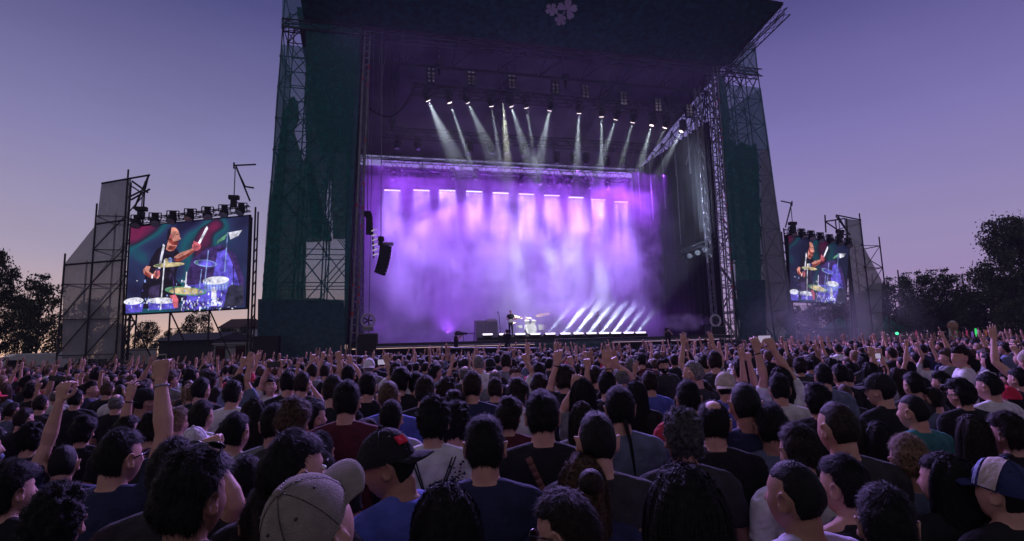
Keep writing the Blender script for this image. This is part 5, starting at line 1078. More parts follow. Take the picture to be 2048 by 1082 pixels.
H = [
 # big figures along the bottom edge
 (668, 1035, 146, 40, 'short', 'dark', 'black', 'person in a large grey cap seen from above and behind, nearest to the camera', dict(cap=(GREYCAP,), pitch=44, roll=-6, seed=1)),
 (800, 925, 92, -78, 'short', 'black', 'blue', 'person in blue shirt and backward black cap with a red patch, face in profile', dict(cap=(BLK, 'back'), rel=-40, pitch=-12, skin=1)),
 (575, 950, 118, 66, 'short', 'black', 'black', 'person in profile with a cigarette in the mouth and thick short black hair', dict(rel=40, extra=('face',))),
 (378, 1000, 150, 48, 'medium', 'black', 'black', 'person with sunglasses pushed up on messy dark hair, beside the raised wrist', dict(extra=('glasses_up',), rel=20, skin=1)),
 (232, 918, 92, 55, 'short', 'black', 'navy', 'person in sunglasses and navy shirt raising a big clenched fist beside the left screen', dict(rel=20, extra=('sunglasses',), arms=[(1, (328, 868), (322, 762), 'fist', .05)])),
 (125, 930, 62, 10, 'buzz', 'black', 'navy', 'close-cropped person in a navy jersey with white marks holding up a phone', dict(arms=[(-1, (98, 880), (122, 798), 'grip', .0)])),
 (110, 1050, 135, 20, 'curly', 'black', 'black', 'person with a big dark mop of hair in the bottom corner'),
 (15, 985, 105, 62, 'medium', 'black', 'black', 'dark-haired person in profile at the very edge, beside the navy jersey'),
 (60, 880, 62, 20, 'curly', 'black', 'black', 'curly black-haired person behind the navy jersey and raised phone'),
 (535, 1050, 108, 12, 'pony', 'dark', 'black', 'person with smooth dark tied hair and a beaded strap, left of the grey cap'),
 (490, 965, 62, 25, 'short', 'black', 'black', 'person with short black hair in front of the striped shirt'),
 (467, 868, 60, 35, 'short', 'black', 'striped', 'person in a black and white striped shirt'),
 (408, 1010, 86, 30, 'short', 'black', 'charcoal', 'person mostly hidden by messy dark hair, wrist with a bright bracelet raised', dict(arms=[(1, (470, 1010), (432, 930), 'fist', .02)], pos=1)),
 (388, 892, 50, 20, 'short', 'dark', 'white', 'person in a white cap behind the raised hand with the bracelet', dict(cap=(WHITECAP,), pitch=12)),
 (300, 862, 55, 20, 'medium', 'dark', 'charcoal', 'tall dark-haired person right behind the big raised forearm'),
 (352, 845, 46, 40, 'bun', 'fair', 'bluegrey', 'person with fair hair knotted in a bun beside the raised forearm'),
 (400, 835, 50, 40, 'short', 'dark', 'white', 'short-haired person in white next to the fair bun'),
 (232, 808, 32, 10, 'balding', 'grey', 'black', 'bald-headed person left of the thin raised hand'),
 (250, 862, 50, 45, 'short', 'dark', 'black', 'person with pink-lit cheek and a thin arm raised, hand bent at the wrist', dict(arms=[(1, (245, 835), (257, 795), 'relax', 0)])),
 (165, 865, 42, 20, 'medium', 'black', 'black', 'dark-haired person between the phone arm and the pink-lit cheek'),
 (150, 800, 34, 30, 'short', 'black', 'black', 'person with a black collar right of the raised phone arm'),
 (80, 810, 34, 35, 'short', 'dark', 'charcoal', 'short-haired person left of the raised phone arm'),
 (45, 840, 40, 50, 'short', 'dark', 'black', 'person looking toward the stage left of the raised phone arm'),
 (110, 795, 22, 0, 'balding', 'grey', 'white', 'small bald head just beyond the phone arm'),
 (455, 885, 62, 40, 'medium', 'black', 'black', 'person with dark glasses on the crown in front of the striped shirt', dict(extra=('glasses_up',))),
 # second band
 (508, 830, 48, 12, 'long', 'dark', 'black', 'person with long straight dark hair behind the striped shirt'),
 (548, 852, 60, 5, 'short', 'black', 'grey', 'person with thick black hair and grey shirt left of the brown curls'),
 (585, 848, 72, 22, 'medium', 'brown', 'charcoal', 'person with tousled brown hair beside the bearded man'),
 (622, 838, 50, 58, 'short', 'black', 'bluegrey', 'bearded person in blue-grey looking right, behind the tousled brown hair', dict(extra=('beard',), rel=20)),
 (640, 905, 55, 10, 'short', 'black', 'black', 'person with round black hair right in front of the grey cap'),
 (693, 805, 58, 12, 'short', 'black', 'maroon', 'person in a wide-necked maroon shirt', dict(skin=0)),
 (735, 880, 52, -20, 'medium', 'dark', 'black', 'person with wavy dark hair left of the backward black cap'),
 (777, 795, 44, 8, 'buzz', 'brown', 'blue', 'person with shaved light brown hair and blue shirt'),
 (782, 838, 48, 15, 'short', 'black', 'lilac', 'black-haired person in a pale lilac shirt in front of the shaved head'),
 (867, 845, 70, 5, 'curly', 'black', 'white', 'person with a black drawstring bag on a white patterned shirt', dict(seed=2)),
 (970, 897, 86, 4, 'short', 'black', 'navy', 'broad person in a navy shirt right of the drawstring bag', dict(seed=3)),
 (890, 1060, 120, -8, 'long', 'black', 'black', 'long black-haired person at the bottom in front of the navy shirt', dict(seed=4)),
 (1085, 835, 72, 0, 'short', 'black', 'black', 'person in a black shirt with a slanting brown strap across the back', dict(seed=5)),
 (1195, 885, 78, -10, 'buzz', 'black', 'charcoal', 'close-cropped person in a dark shirt lettered RK'),
 (1165, 975, 86, -4, 'long', 'brown', 'navy', 'person with long brown highlighted hair in front of the RK shirt', dict(seed=6)),
 (1160, 1062, 108, -62, 'bun', 'dark', 'black', 'person in sunglasses and vest with dark hair pulled back, shoulder bare', dict(shirt='tank', extra=('sunglasses',), pitch=-12, rel=-40)),
 (1372, 1040, 150, -8, 'long', 'black', 'black', 'person with a great fall of long black hair at the bottom centre', dict(seed=7)),
 (1366, 878, 84, -18, 'curly', 'grizzled', 'charcoal', 'person with curly grizzled hair above the long black hair', dict(skin=1)),
 (1240, 820, 62, -8, 'braid', 'black', 'bluegrey', 'person with a thin dark plait hanging on a blue-grey shirt', dict(seed=8)),
 (1428, 848, 66, -4, 'balding', 'black', 'black', 'person with a thinning crown in a black shirt with a white emblem'),
 (1492, 812, 64, -16, 'buzz', 'black', 'navy', 'person in a dark shirt lettered CF in yellow', dict(skin=1)),
 (1545, 856, 72, -8, 'short', 'black', 'bluegrey', 'person with neat black hair and a blue-grey shirt', dict(seed=9, skin=1)),
 (1600, 905, 82, -28, 'short', 'dark', 'white', 'person in a white shirt behind the lilac-shirted neighbour'),
 (1598, 995, 98, -58, 'buzz', 'black', 'lilac', 'close-cropped person in a lilac shirt looking left, bare tanned neck', dict(skin=1, rel=-20)),
 (1695, 975, 92, -60, 'short', 'black', 'black', 'person in a black vest looking left, just right of the lilac shirt', dict(shirt='tank', rel=-20)),
 (1682, 858, 78, -42, 'buzz', 'dark', 'charcoal', 'fair-skinned person with shaved sides looking left', dict(rel=-20)),
 (1765, 782, 54, -68, 'short', 'black', 'black', 'smiling person in a black peaked cap with a white emblem, looking left', dict(cap=(BLK,), rel=-20, extra=('face',))),
 (1832, 825, 54, -62, 'buzz', 'black', 'teal', 'person with short receding black hair looking left past the black cap', dict(rel=-20)),
 (1820, 925, 84, -22, 'short', 'fair', 'bluegrey', 'person with sun-bleached hair and a hand near the mouth', dict(arms=[(-1, 'chin')])),
 (1895, 965, 92, -62, 'long', 'black', 'black', 'person with long black hair looking left, near the bleached hair', dict(rel=-20, seed=3)),
 (2002, 985, 92, -70, 'short', 'black', 'black', 'person in a navy peaked cap with white and beige stripes', dict(cap=(BLUECAP,), rel=-20, pitch=12)),
 (2022, 870, 62, -60, 'medium', 'dark', 'black', 'dark-haired person in profile above the striped navy cap', dict(rel=-20)),
 (1775, 1055, 122, -10, 'short', 'black', 'black', 'very dark head at the bottom, left of the long black hair'),
 (1945, 870, 66, -15, 'long', 'dark', 'black', 'person with long dark hair between the bleached hair and the cap'),
 (1982, 775, 50, -66, 'short', 'black', 'white', 'person in white looking left with a long pale neck', dict(rel=-20)),
 (1925, 790, 56, -58, 'medium', 'black', 'black', 'person in glasses with thick black hair looking left', dict(rel=-20, extra=('sunglasses',))),
 (1870, 800, 40, -50, 'bun', 'dark', 'bluegrey', 'person with an earring and a banded headscarf look, hair tied', dict(rel=-20)),
 (2020, 800, 36, -60, 'short', 'black', 'black', 'person in a red peaked cap at the edge of the crowd', dict(cap=(REDCAP,), rel=-20)),
 (1885, 765, 38, -70, 'medium', 'black', 'black', 'person in sharp profile above the glasses wearer', dict(rel=-20)),
 (2040, 760, 42, -60, 'short', 'black', 'black', 'person looking left at the extreme edge, above the red cap', dict(rel=-20)),
 (1760, 885, 66, -10, 'long', 'black', 'black', 'person with long black hair below the black peaked cap'),
 (1720, 880, 58, -20, 'long', 'dark', 'black', 'person with dark hair between the shaved sides and the long black hair'),
 (1830, 772, 44, -40, 'short', 'black', 'charcoal', 'short-haired person right of the black peaked cap'),
 # third band
 (465, 790, 42, 25, 'short', 'black', 'white', 'black-haired person in white below the tattooed raised arms'),
 (400, 782, 40, 35, 'short', 'black', 'black', 'dark head second row left of the white shirt'),
 (378, 790, 34, 15, 'pony', 'fair', 'white', 'person with a fair ponytail beside the dark heads'),
 (430, 795, 30, 30, 'short', 'dark', 'bluegrey', 'person in a blue-grey top between dark heads'),
 (478, 770, 34, 20, 'short', 'dark', 'bluegrey', 'person raising both open hands with a wristwatch', dict(arms=[(-1, (470, 765), (484, 732), 'horns', 0), (1, (492, 765), (498, 738), 'open', 0)])),
 (541, 775, 27, 172, 'short', 'black', 'white', 'person turned to face the camera, looking up at a phone held overhead', dict(rel=0, pitch=18, extra=('face',), arms=[(1, (524, 768), (535, 738), 'grip', -.1), (-1, (567, 765), (560, 738), 'grip', -.1)])),
 (575, 768, 36, 0, 'short', 'black', 'black', 'black-haired person right beside the phone holder facing us'),
 (603, 770, 36, 30, 'short', 'dark', 'charcoal', 'person with a receding temple right of the phone holder', {}),
 (625, 745, 24, 20, 'short', 'dark', 'grey', 'person pointing one finger up with a black wristband', dict(arms=[(-1, (610, 748), (624, 722), 'point', 0)])),
 (650, 745, 22, 10, 'short', 'dark', 'lilac', 'person with a straight arm and pointing finger before the tower base', dict(arms=[(-1, (638, 742), (645, 716), 'point', 0)])),
 (665, 782, 44, 12, 'short', 'dark', 'black', 'person with a bare nape and black shirt behind the maroon shirt'),
 (697, 752, 30, 15, 'short', 'black', 'charcoal', 'person holding one arm straight up before the ladder column', dict(arms=[(-1, (682, 748), (678, 722), 'point', 0)])),
 (705, 765, 26, 10, 'medium', 'dark', 'grey', 'person with an arm bent over the head and dark wristband', dict(arms=[(1, (716, 738), (702, 722), 'relax', 0)])),
 (738, 735, 24, 5, 'short', 'grey', 'grey', 'person in a pale knitted hat before the subwoofers', dict(cap=(WHITECAP, 'back'))),
 (735, 775, 40, 10, 'short', 'black', 'black', 'black-haired person left of the shaved head', {}),
 (792, 745, 28, 8, 'short', 'dark', 'white', 'person holding up a lit phone before the left stage edge', dict(arms=[(-1, (783, 752), (776, 732), 'grip', 0)])),
 (800, 765, 40, 5, 'medium', 'black', 'black', 'person with wide dark hair above the shaved head', {}),
 (832, 770, 34, 5, 'short', 'black', 'charcoal', 'dark head between the wide dark hair and the curly one', {}),
 (850, 785, 44, 8, 'short', 'dark', 'black', 'person with brown-black hair behind the drawstring bag wearer', {}),
 (893, 785, 42, 10, 'curly', 'dark', 'black', 'curly dark-haired person upper row behind the drawstring bag', {}),
 (908, 815, 44, 8, 'medium', 'dark', 'black', 'person with soft dark hair between curly heads', {}),
 (912, 850, 62, 5, 'curly', 'black', 'charcoal', 'person with bushy black hair between the white and navy shirts', {}),
 (945, 775, 42, 5, 'short', 'dark', 'navy', 'upright person in a dark navy shirt near the middle', {}),
 (930, 750, 24, 0, 'balding', 'grey', 'charcoal', 'bald head in the middle of the crowd below the camera operator', {}),
 (990, 780, 32, 0, 'short', 'dark', 'charcoal', 'person right of the upright navy shirt', {}),
 (990, 757, 24, 0, 'balding', 'grey', 'grey', 'grey balding head above the dark row', {}),
 (958, 728, 24, 0, 'buzz', 'grey', 'white', 'grey close-cropped person below the camera operator', {}),
 (980, 735, 24, 0, 'short', 'black', 'black', 'person in a pale-topped backward cap beside the grey crop', dict(cap=(BLK, 'back'))),
 (1012, 725, 24, 0, 'short', 'dark', 'grey', 'person with a backpack strap over a pale shirt', {}),
 (1032, 752, 26, 165, 'medium', 'brown', 'white', 'person with brown fringe turned back toward the camera', dict(rel=0, extra=('face',))),
 (1034, 790, 44, 4, 'medium', 'dark', 'white', 'person with wavy dark hair in a white shirt, centre', {}),
 (1018, 835, 52, 8, 'medium', 'dark', 'maroon', 'person in a dark maroon shirt left of the brown strap', {}),
 (1078, 775, 36, 5, 'medium', 'dark', 'charcoal', 'tousled dark head above the raised fist', {}),
 (1078, 745, 26, -25, 'short', 'dark', 'white', 'person with sideburns and an arm thrust up', dict(arms=[(-1, (1066, 745), (1055, 728), 'fist', 0)])),
 (1130, 760, 40, 0, 'medium', 'dark', 'black', 'tousled person with one long arm raised left of the fists', dict(arms=[(-1, (1103, 770), (1114, 728), 'relax', 0)])),
 (1165, 790, 46, -2, 'long', 'black', 'grey', 'long dark-haired person raising a hand bent at the wrist', dict(arms=[(-1, (1128, 820), (1143, 790), 'grip', 0)])),
 (1165, 842, 50, -3, 'long', 'dark', 'grey', 'person wearing a pale hairband', {}),
 (1192, 755, 30, -20, 'short', 'dark', 'charcoal', 'person with a raised fist and wristband', dict(arms=[(-1, (1178, 765), (1175, 738), 'fist', 0)])),
 (1215, 772, 40, 0, 'short', 'black', 'black', 'black-haired person below the raised flat hand', dict(arms=[(1, (1222, 772), (1217, 742), 'open', 0)])),
 (1243, 757, 30, -25, 'balding', 'grey', 'white', 'bald person with an arm folded over the head', dict(arms=[(1, (1260, 752), (1240, 735), 'fist', 0)])),
 (1300, 768, 34, -15, 'short', 'dark', 'blue', 'person with short dark hair in a blue shirt', {}),
 (1328, 732, 24, 168, 'medium', 'black', 'charcoal', 'bearded person grinning back at the camera', dict(rel=0, extra=('face', 'beard'))),
 (1283, 722, 22, 0, 'short', 'black', 'maroon', 'person in a maroon shirt with a very round dark head', {}),
 (1272, 790, 40, -8, 'long', 'black', 'black', 'person with long black hair left of the blue shirt', {}),
 (1378, 800, 52, -8, 'short', 'black', 'red', 'person in a bright red shirt', {}),
 (1390, 748, 36, -62, 'buzz', 'grey', 'charcoal', 'grey-bearded man in profile looking left', dict(extra=('beard', 'face'), rel=-20)),
 (1452, 775, 42, -5, 'short', 'black', 'blue', 'person in a beige backward cap', dict(cap=(BEIGE, 'back'))),
 (1430, 725, 32, -10, 'short', 'dark', 'charcoal', 'short-haired person beyond the grey-bearded man', {}),
 (1482, 742, 34, -30, 'short', 'black', 'black', 'black-haired person behind the beige cap', {}),
 (1508, 795, 36, -5, 'medium', 'black', 'charcoal', 'person stretching both arms straight up together', dict(arms=[(-1, (1490, 765), (1484, 712), 'open', 0), (1, (1506, 765), (1494, 712), 'point', 0)])),
 (1562, 762, 44, -5, 'long', 'black', 'white', 'long-haired person holding a lit phone high in both hands', dict(arms=[(-1, (1528, 755), (1514, 702), 'grip', 0), (1, (1566, 728), (1547, 700), 'grip', 0)])),
 (1560, 780, 46, -10, 'short', 'black', 'white', 'black-haired person in white below the phone arms', {}),
 (1607, 790, 36, -5, 'medium', 'black', 'black', 'dark tousled head right of the phone arms', {}),
 (1635, 805, 56, -15, 'medium', 'black', 'black', 'person with thick wavy black hair above the shaved sides', {}),
 (1648, 755, 40, -15, 'short', 'black', 'bluegrey', 'black-haired person with a pale nape, right of centre', {}),
 (1682, 752, 36, -35, 'short', 'black', 'black', 'person in half profile right of the pale nape', {}),
 (1690, 790, 32, -5, 'buzz', 'brown', 'charcoal', 'brown shaved head between black heads', {}),
 (1405, 790, 40, -5, 'medium', 'dark', 'black', 'dark head left of the beige backward cap', {}),
 (1520, 835, 50, -8, 'medium', 'dark', 'black', 'person with tousled dark hair above the blue-grey shirt', {}),
 (1822, 738, 24, -30, 'short', 'black', 'black', 'person with one long bare arm raised before the tents', dict(arms=[(-1, (1812, 722), (1815, 680), 'point', 0)])),
 (1852, 730, 20, -30, 'short', 'black', 'white', 'person pointing forward up with a white sleeve before the tents', dict(arms=[(-1, (1848, 705), (1838, 690), 'point', 0)])),
 (1740, 745, 34, -25, 'long', 'black', 'black', 'dark long-haired person holding up a small camera', dict(arms=[(1, (1752, 740), (1748, 722), 'grip', 0)])),
 (1600, 735, 30, -10, 'medium', 'dark', 'charcoal', 'round dark head beyond the phone arms', {}),
 (1025, 712, 12, 0, 'short', 'black', 'black', 'person making a horns sign under the bass player', dict(arms=[(1, (1030, 722), (1027, 706), 'horns', 0)])),
]
for row in H:
    px, py, w, yaw, hair, hcol, scol, lab = row[:8]; kw = dict(row[8]) if len(row) > 8 else {}
    if kw.get('pos') == 1:
        r = ray(430, 960); Y = 2.1; kw['pos'] = (Vector((r.x/r.y*Y-.16, Y, 0)), 1.0)
    place(px, py, w, yaw, hair, hcol, scol, lab, **kw)
PEOPLE = [o for o in bpy.data.objects if o.name.split('.')[0] == 'person']
def find(words_): return next(o for o in PEOPLE if words_ in o['label'])
# details on single figures
def onbody(o, fn, name, m, smooth=True): mb = MB(); fn(mb); me = mb.mesh(name, [None], smooth); return child(o, name, me, m)
def back_text(o, txt, m, x, z, size, y=-.150):
    cu = bpy.data.curves.new('lettering', 'FONT'); cu.body = txt; cu.size = size; cu.extrude = .0025; cu.align_x = 'CENTER'; cu.space_character = 1.15; cu.offset = .0008*size/.06
    t_ = bpy.data.objects.new('tmp', cu); COL.objects.link(t_); me_ = bpy.data.meshes.new_from_object(t_.evaluated_get(bpy.context.evaluated_depsgraph_get())); bpy.data.objects.remove(t_); bpy.data.curves.remove(cu); me_.materials.clear(); me_.materials.append(m); c = bpy.data.objects.new('lettering', me_); COL.objects.link(c); c.parent = o; c.location = (x, y, z); c.rotation_euler = (R(84), 0, 0); return c
YEL = cl('print_yellow', (.45, .33, .08)); WPR = cl('print_white', (.5, .48, .52)); TANP = cl('print_tan', (.22, .15, .12)); BRN = cl('strap_brown_leather', (.16, .07, .06)); REDP = cl('patch_red', (.6, .02, .05))
back_text(find('lettered CF'), 'CF', YEL, .05, 1.25, .075, -.136); back_text(find('lettered CF'), 'wood', YEL, .05, 1.215, .03, -.137) if False else None
back_text(find('lettered RK'), 'R K', TANP, .06, 1.27, .085, -.136)
def ring(mb, cx, cz, r, y=-.142, th=.004, a0=0, a1=360, n=14):
    for k in range(n): t0 = R(a0+(a1-a0)*k/n); t1 = R(a0+(a1-a0)*(k+1)/n); mb.tube((cx+r*math.cos(t0), y, cz+r*math.sin(t0)), (cx+r*math.cos(t1), y, cz+r*math.sin(t1)), th, 5)
def emblem(mb):
    ring(mb, .03, 1.28, .032, -.138, .0045, 0, 180); 
    for dx in (-.032, -.016, .0, .016, .032): mb.tube((.03+dx, -.138, 1.28), (.03+dx*1.05, -.139, 1.215), .004, 5)
    ring(mb, .03, 1.27, .014, -.14, .004)
onbody(find('thinning crown'), emblem, 'emblem', WPR)
def star(mb):
    for k in range(3): mb.tube((-.07, -.138, 1.26-.02*k), (.07-.01*k, -.14, 1.30-.045*k), .006, 5); mb.tube((-.05+.05*k, -.14, 1.31), (-.06+.055*k, -.14, 1.20), .006, 5)
onbody(find('shaved sides'), star, 'print', WPR)
def strap(x0, z0, x1, z1, wd=.012, off=.012):
    def f(mb):
        n = 14
        for k in range(n):
            ps = []
            for t in (k/n, (k+1)/n):
                x = x0+(x1-x0)*t; z = z0+(z1-z0)*t; ry = np.interp(z, [a[0] for a in TOR], [a[2] for a in TOR])+.012; rx = np.interp(z, [a[0] for a in TOR], [a[1] for a in TOR])+.012
                y = -.008-ry*math.sqrt(max(.05, 1-(x/rx)**2))-off; ps.append(Vector((x, y, z)))
            d = (ps[1]-ps[0]); mb.box((ps[0]+ps[1])/2, d*1.04, d.cross(Vector((0, 1, 0))).normalized()*wd*2, (0, .004, 0))
    return f
onbody(find('slanting brown strap'), strap(-.07, 1.45, .12, 1.05, .014, .004), 'shoulder_strap', BRN)
o = find('drawstring bag'); bs = [strap(sg*.105+dx, 1.445, sg*.028+dx*.3, 1.25, .0035, .006) for sg in (-1, 1) for dx in (0, .018)]
t = bpy.data.objects.new('drawstring_bag', None); COL.objects.link(t); t.location = o.location; t.rotation_euler = o.rotation_euler; t.scale = o.scale; tag(t, 'black drawstring bag hanging on the back of the white patterned shirt', 'bag')
for f in bs: onbody(t, f, 'cord', M['rubber'])
def bag(mb): mb.ball((0, -.185, 1.07), .105, .055, .15, 20, 14); mb.ball((0, -.165, 1.235), .045, .03, .04, 12, 8)
b = onbody(t, bag, 'bag', cl('bag_black', (.012, .012, .014), .6, .2, .8, 20))
def specks(mb):
    rs = random.Random(3)
    for k in range(46):
        sg = 1 if k % 4 else -1; x = sg*rs.uniform(.09, .17); z = rs.uniform(1.30, 1.42); ry = np.interp(z, [a[0] for a in TOR], [a[2] for a in TOR])+.012; y = -.01-ry*math.sqrt(max(.03, 1-(x/.19)**2))-.003; mb.ball((x, y, z), rs.uniform(.003, .009), .003, rs.uniform(.003, .008), 6, 4)
onbody(o, specks, 'print', SC_['navy'])
o = find('backward black cap')
capo = [c for c in o.children if c.name.startswith('cap')][0]
def patch(mb): mb.box((.062, HC[1]+.068, HC[2]+.088), (.040, -.012, .0), (.008, .012, .030), (-.020, -.026, .026))
mb = MB(); D1 = nrm(np.array([[.42, .62, .62]])); pc = Vector((head_shape(D1)[0]+D1[0]*.026+HC).tolist()); nn = Vector(D1[0].tolist()); ux = nn.cross(Vector((0, 0, 1))).normalized(); uz = ux.cross(nn).normalized(); mb.box(pc, ux*.042, uz*.036, nn*.006); c = child(capo, 'patch', mb.mesh('patch', [None]), REDP)
o = find('black peaked cap with a white emblem'); capo = [c for c in o.children if c.name.startswith('cap')][0]; mb = MB(); D1 = nrm(np.array([[0, .82, .55]])); pc = Vector((head_shape(D1)[0]+D1[0]*.026+HC).tolist()); nn = Vector(D1[0].tolist()); ux = nn.cross(Vector((0, 0, 1))).normalized(); uz = ux.cross(nn).normalized()
for i, a in enumerate((0, 60, 120)): mb.box(pc, (ux*math.cos(R(a))+uz*math.sin(R(a)))*.036, (uz*math.cos(R(a))-ux*math.sin(R(a)))*.006, nn*.005+nn*.001*i)
child(capo, 'emblem', mb.mesh('emblem', [None]), WPR)
o = find('navy peaked cap'); capo = [c for c in o.children if c.name.startswith('cap')][0]
def capband(name, m, y0, y1, offs):
    mb = MB(); n = 18; V = []
    for yy in (y0, (y0+y1)/2, y1):
        for k in range(n+1): a = R(-78+156*k/n); D1 = nrm(np.array([[math.sin(a), yy, math.cos(a)*1.0]])); V.append((head_shape(D1)[0]+D1[0]*(.0285+offs)+HC).tolist())
    F = [(r*(n+1)+k, r*(n+1)+k+1, (r+1)*(n+1)+k+1, (r+1)*(n+1)+k) for r in range(2) for k in range(n)]; mb.add(V, F); child(capo, name, mb.mesh(name, [None], True), m)
capband('white_band', cl('band_white', (.4, .45, .6)), .62, .80, .001); capband('blue_band', cl('band_blue', (.05, .05, .3)), .68, .73, .003); capband('beige_panel', BEIGE, -.1, .48, .001)
o = find('cigarette'); mb = MB(); mb.tube((.005, HC[1]+.10, HC[2]-.066), (.02, HC[1]+.17, HC[2]-.060), .004, 8); c = child(o, 'cigarette', mb.mesh('cigarette', [None]), WPR); headxf(c, (-40, 3, 0))
o = find('pale hairband'); mb = MB()
pts = [tuple((head_shape(nrm(np.array([[math.sin(R(a)), .15, math.cos(R(a))]])))[0]*1.17+HC).tolist()) for a in range(-85, 86, 10)]; mb.path(pts, .007, 6); child(o, 'hairband', mb.mesh('hairband', [None], True), SC_['lilac'])
# bracelets at wrists, phones in hands
def wristband(px, py, Y, r, m, nm, o):
    pass
def worldw(px, py, o, dy=0): return at_y(px, py, o.location.y+dy)
o = find('facing us') if False else find('looking up at a phone'); phone(worldw(547, 729, o, -.16), 90, 'dark phone held overhead by the person facing the camera', .08, .16, PH_DIM)
o = find('navy jersey with white marks'); phone(worldw(114, 757, o, .05), 82, 'dark phone held up sideways at the left of the crowd', .03, .07, PH_DIM)
o = find('lit phone high in both hands'); phone(worldw(1529, 678, o, .05), 90, 'phone with a bright screen held high in both hands below the right tower', .07, .12, PH_LIT)
o = find('holding up a lit phone before the left'); phone(worldw(765, 724, o, .02), 90, 'bright phone screen held up before the left stage edge', .075, .14, PH_LIT)
o = find('small camera'); phone(worldw(1751, 712, o, .02), 90, 'small pale camera held up left of the tents', .07, .12, PH_LIT)

# ---------------------------------------------------------------- the rest of the crowd
UP = lambda kinds: kinds
POSES = {'down': (pose('down', 1), pose('down', -1)), 'fist': (pose('upfist', 1), pose('down', -1)), 'lhorns': (pose('down', 1), pose('uphorns', -1)), 'rpoint': (pose('uppoint', 1), pose('down', -1)), 'lopen': (pose('down', 1), pose('upopen', -1)), 'phone': (pose('phone', 1), pose('phone', -1)), 'both': (pose('upopen', 1), pose('upopen', -1)), 'folded': (pose('folded', 1), pose('folded', -1))}
PTXT = {'down': '', 'fist': ' raising a fist', 'lhorns': ' making a horns sign', 'rpoint': ' pointing one finger up', 'lopen': ' with an open hand up', 'phone': ' holding a phone up', 'both': ' with both hands up', 'folded': ''}
STG = W(17, 6, 0)
def front(P): q = P-SO; q.z = 0; return q.dot(DX), q.dot(AX)
def allowed(P):
    d, a = front(P)
    if -1 < a < 36: return d < -3.6
    if a <= -1: return P.y < 27.3
    return P.y < 45
def topx(x, y, z):
    v = Vector((x, y, z-EYE)); Yc = v.y*math.cos(TH)+v.z*math.sin(TH); Zc = -v.y*math.sin(TH)+v.z*math.cos(TH); u, w_ = FP*v.x/Yc, FP*Zc/Yc
    return 1024+u*math.cos(RO)-w_*math.sin(RO), 541-(u*math.sin(RO)+w_*math.cos(RO))
cells = []; y = 2.6; row = 0
while y < 46:
    x = -1.02*y-1.2+(row % 2)*.3; dxs = .60 if y < 14 else .68
    while x < 1.02*y+1.2:
        P = Vector((x+rng.uniform(-.15, .15), y+rng.uniform(-.18, .18), 0))
        if allowed(P): cells.append(P)
        x += dxs
    y += .66 if y < 14 else .8; row += 1
near = []; far = []
for P in cells:
    s = float(np.clip(rng.normal(.98, .055), .85, 1.08)); hx_, hy_ = topx(P.x, P.y, 1.61*s); w = FP*.168*s/P.y; ok = True
    for (X, Y, sc, px, py, ww) in HEROES:
        if (X-P.x)**2+(Y-P.y)**2 < .40**2: ok = False; break
        if P.y < Y and abs(hx_-px) < (ww+w)*.5 and hy_-w*.75 < py+ww*.5: ok = False; break      # would hide a placed head
        if P.y < Y and P.y > .9 and abs(hx_-px) < ww*.5+w*1.1 and hy_+w*.6 < py: ok = False; break
    if not ok: continue
    (near if len(near) < 300-len(H) and P.y < 14 else far).append((P, s, hx_))
sec = [(120, 'at the far side of the field by the banner fence'), (260, 'below the grey scaffold wing left of the stage'), (500, 'below the left video screen'), (700, 'below the left scaffold tower'), (880, 'below the left stage corner'), (1010, 'below the amplifier cabinets'), (1110, 'below the drum kit'), (1300, 'below the slanting light shafts'), (1480, 'below the right stage corner'), (1580, 'below the right scaffold tower'), (1710, 'below the right video screen'), (1830, 'below the green tents'), (3000, 'below the tall dark trees')]
hw = {'short': 'short', 'buzz': 'cropped', 'medium': 'tousled', 'curly': 'curly', 'long': 'long', 'pony': 'tied-back', 'balding': 'thinning'}
used = {}
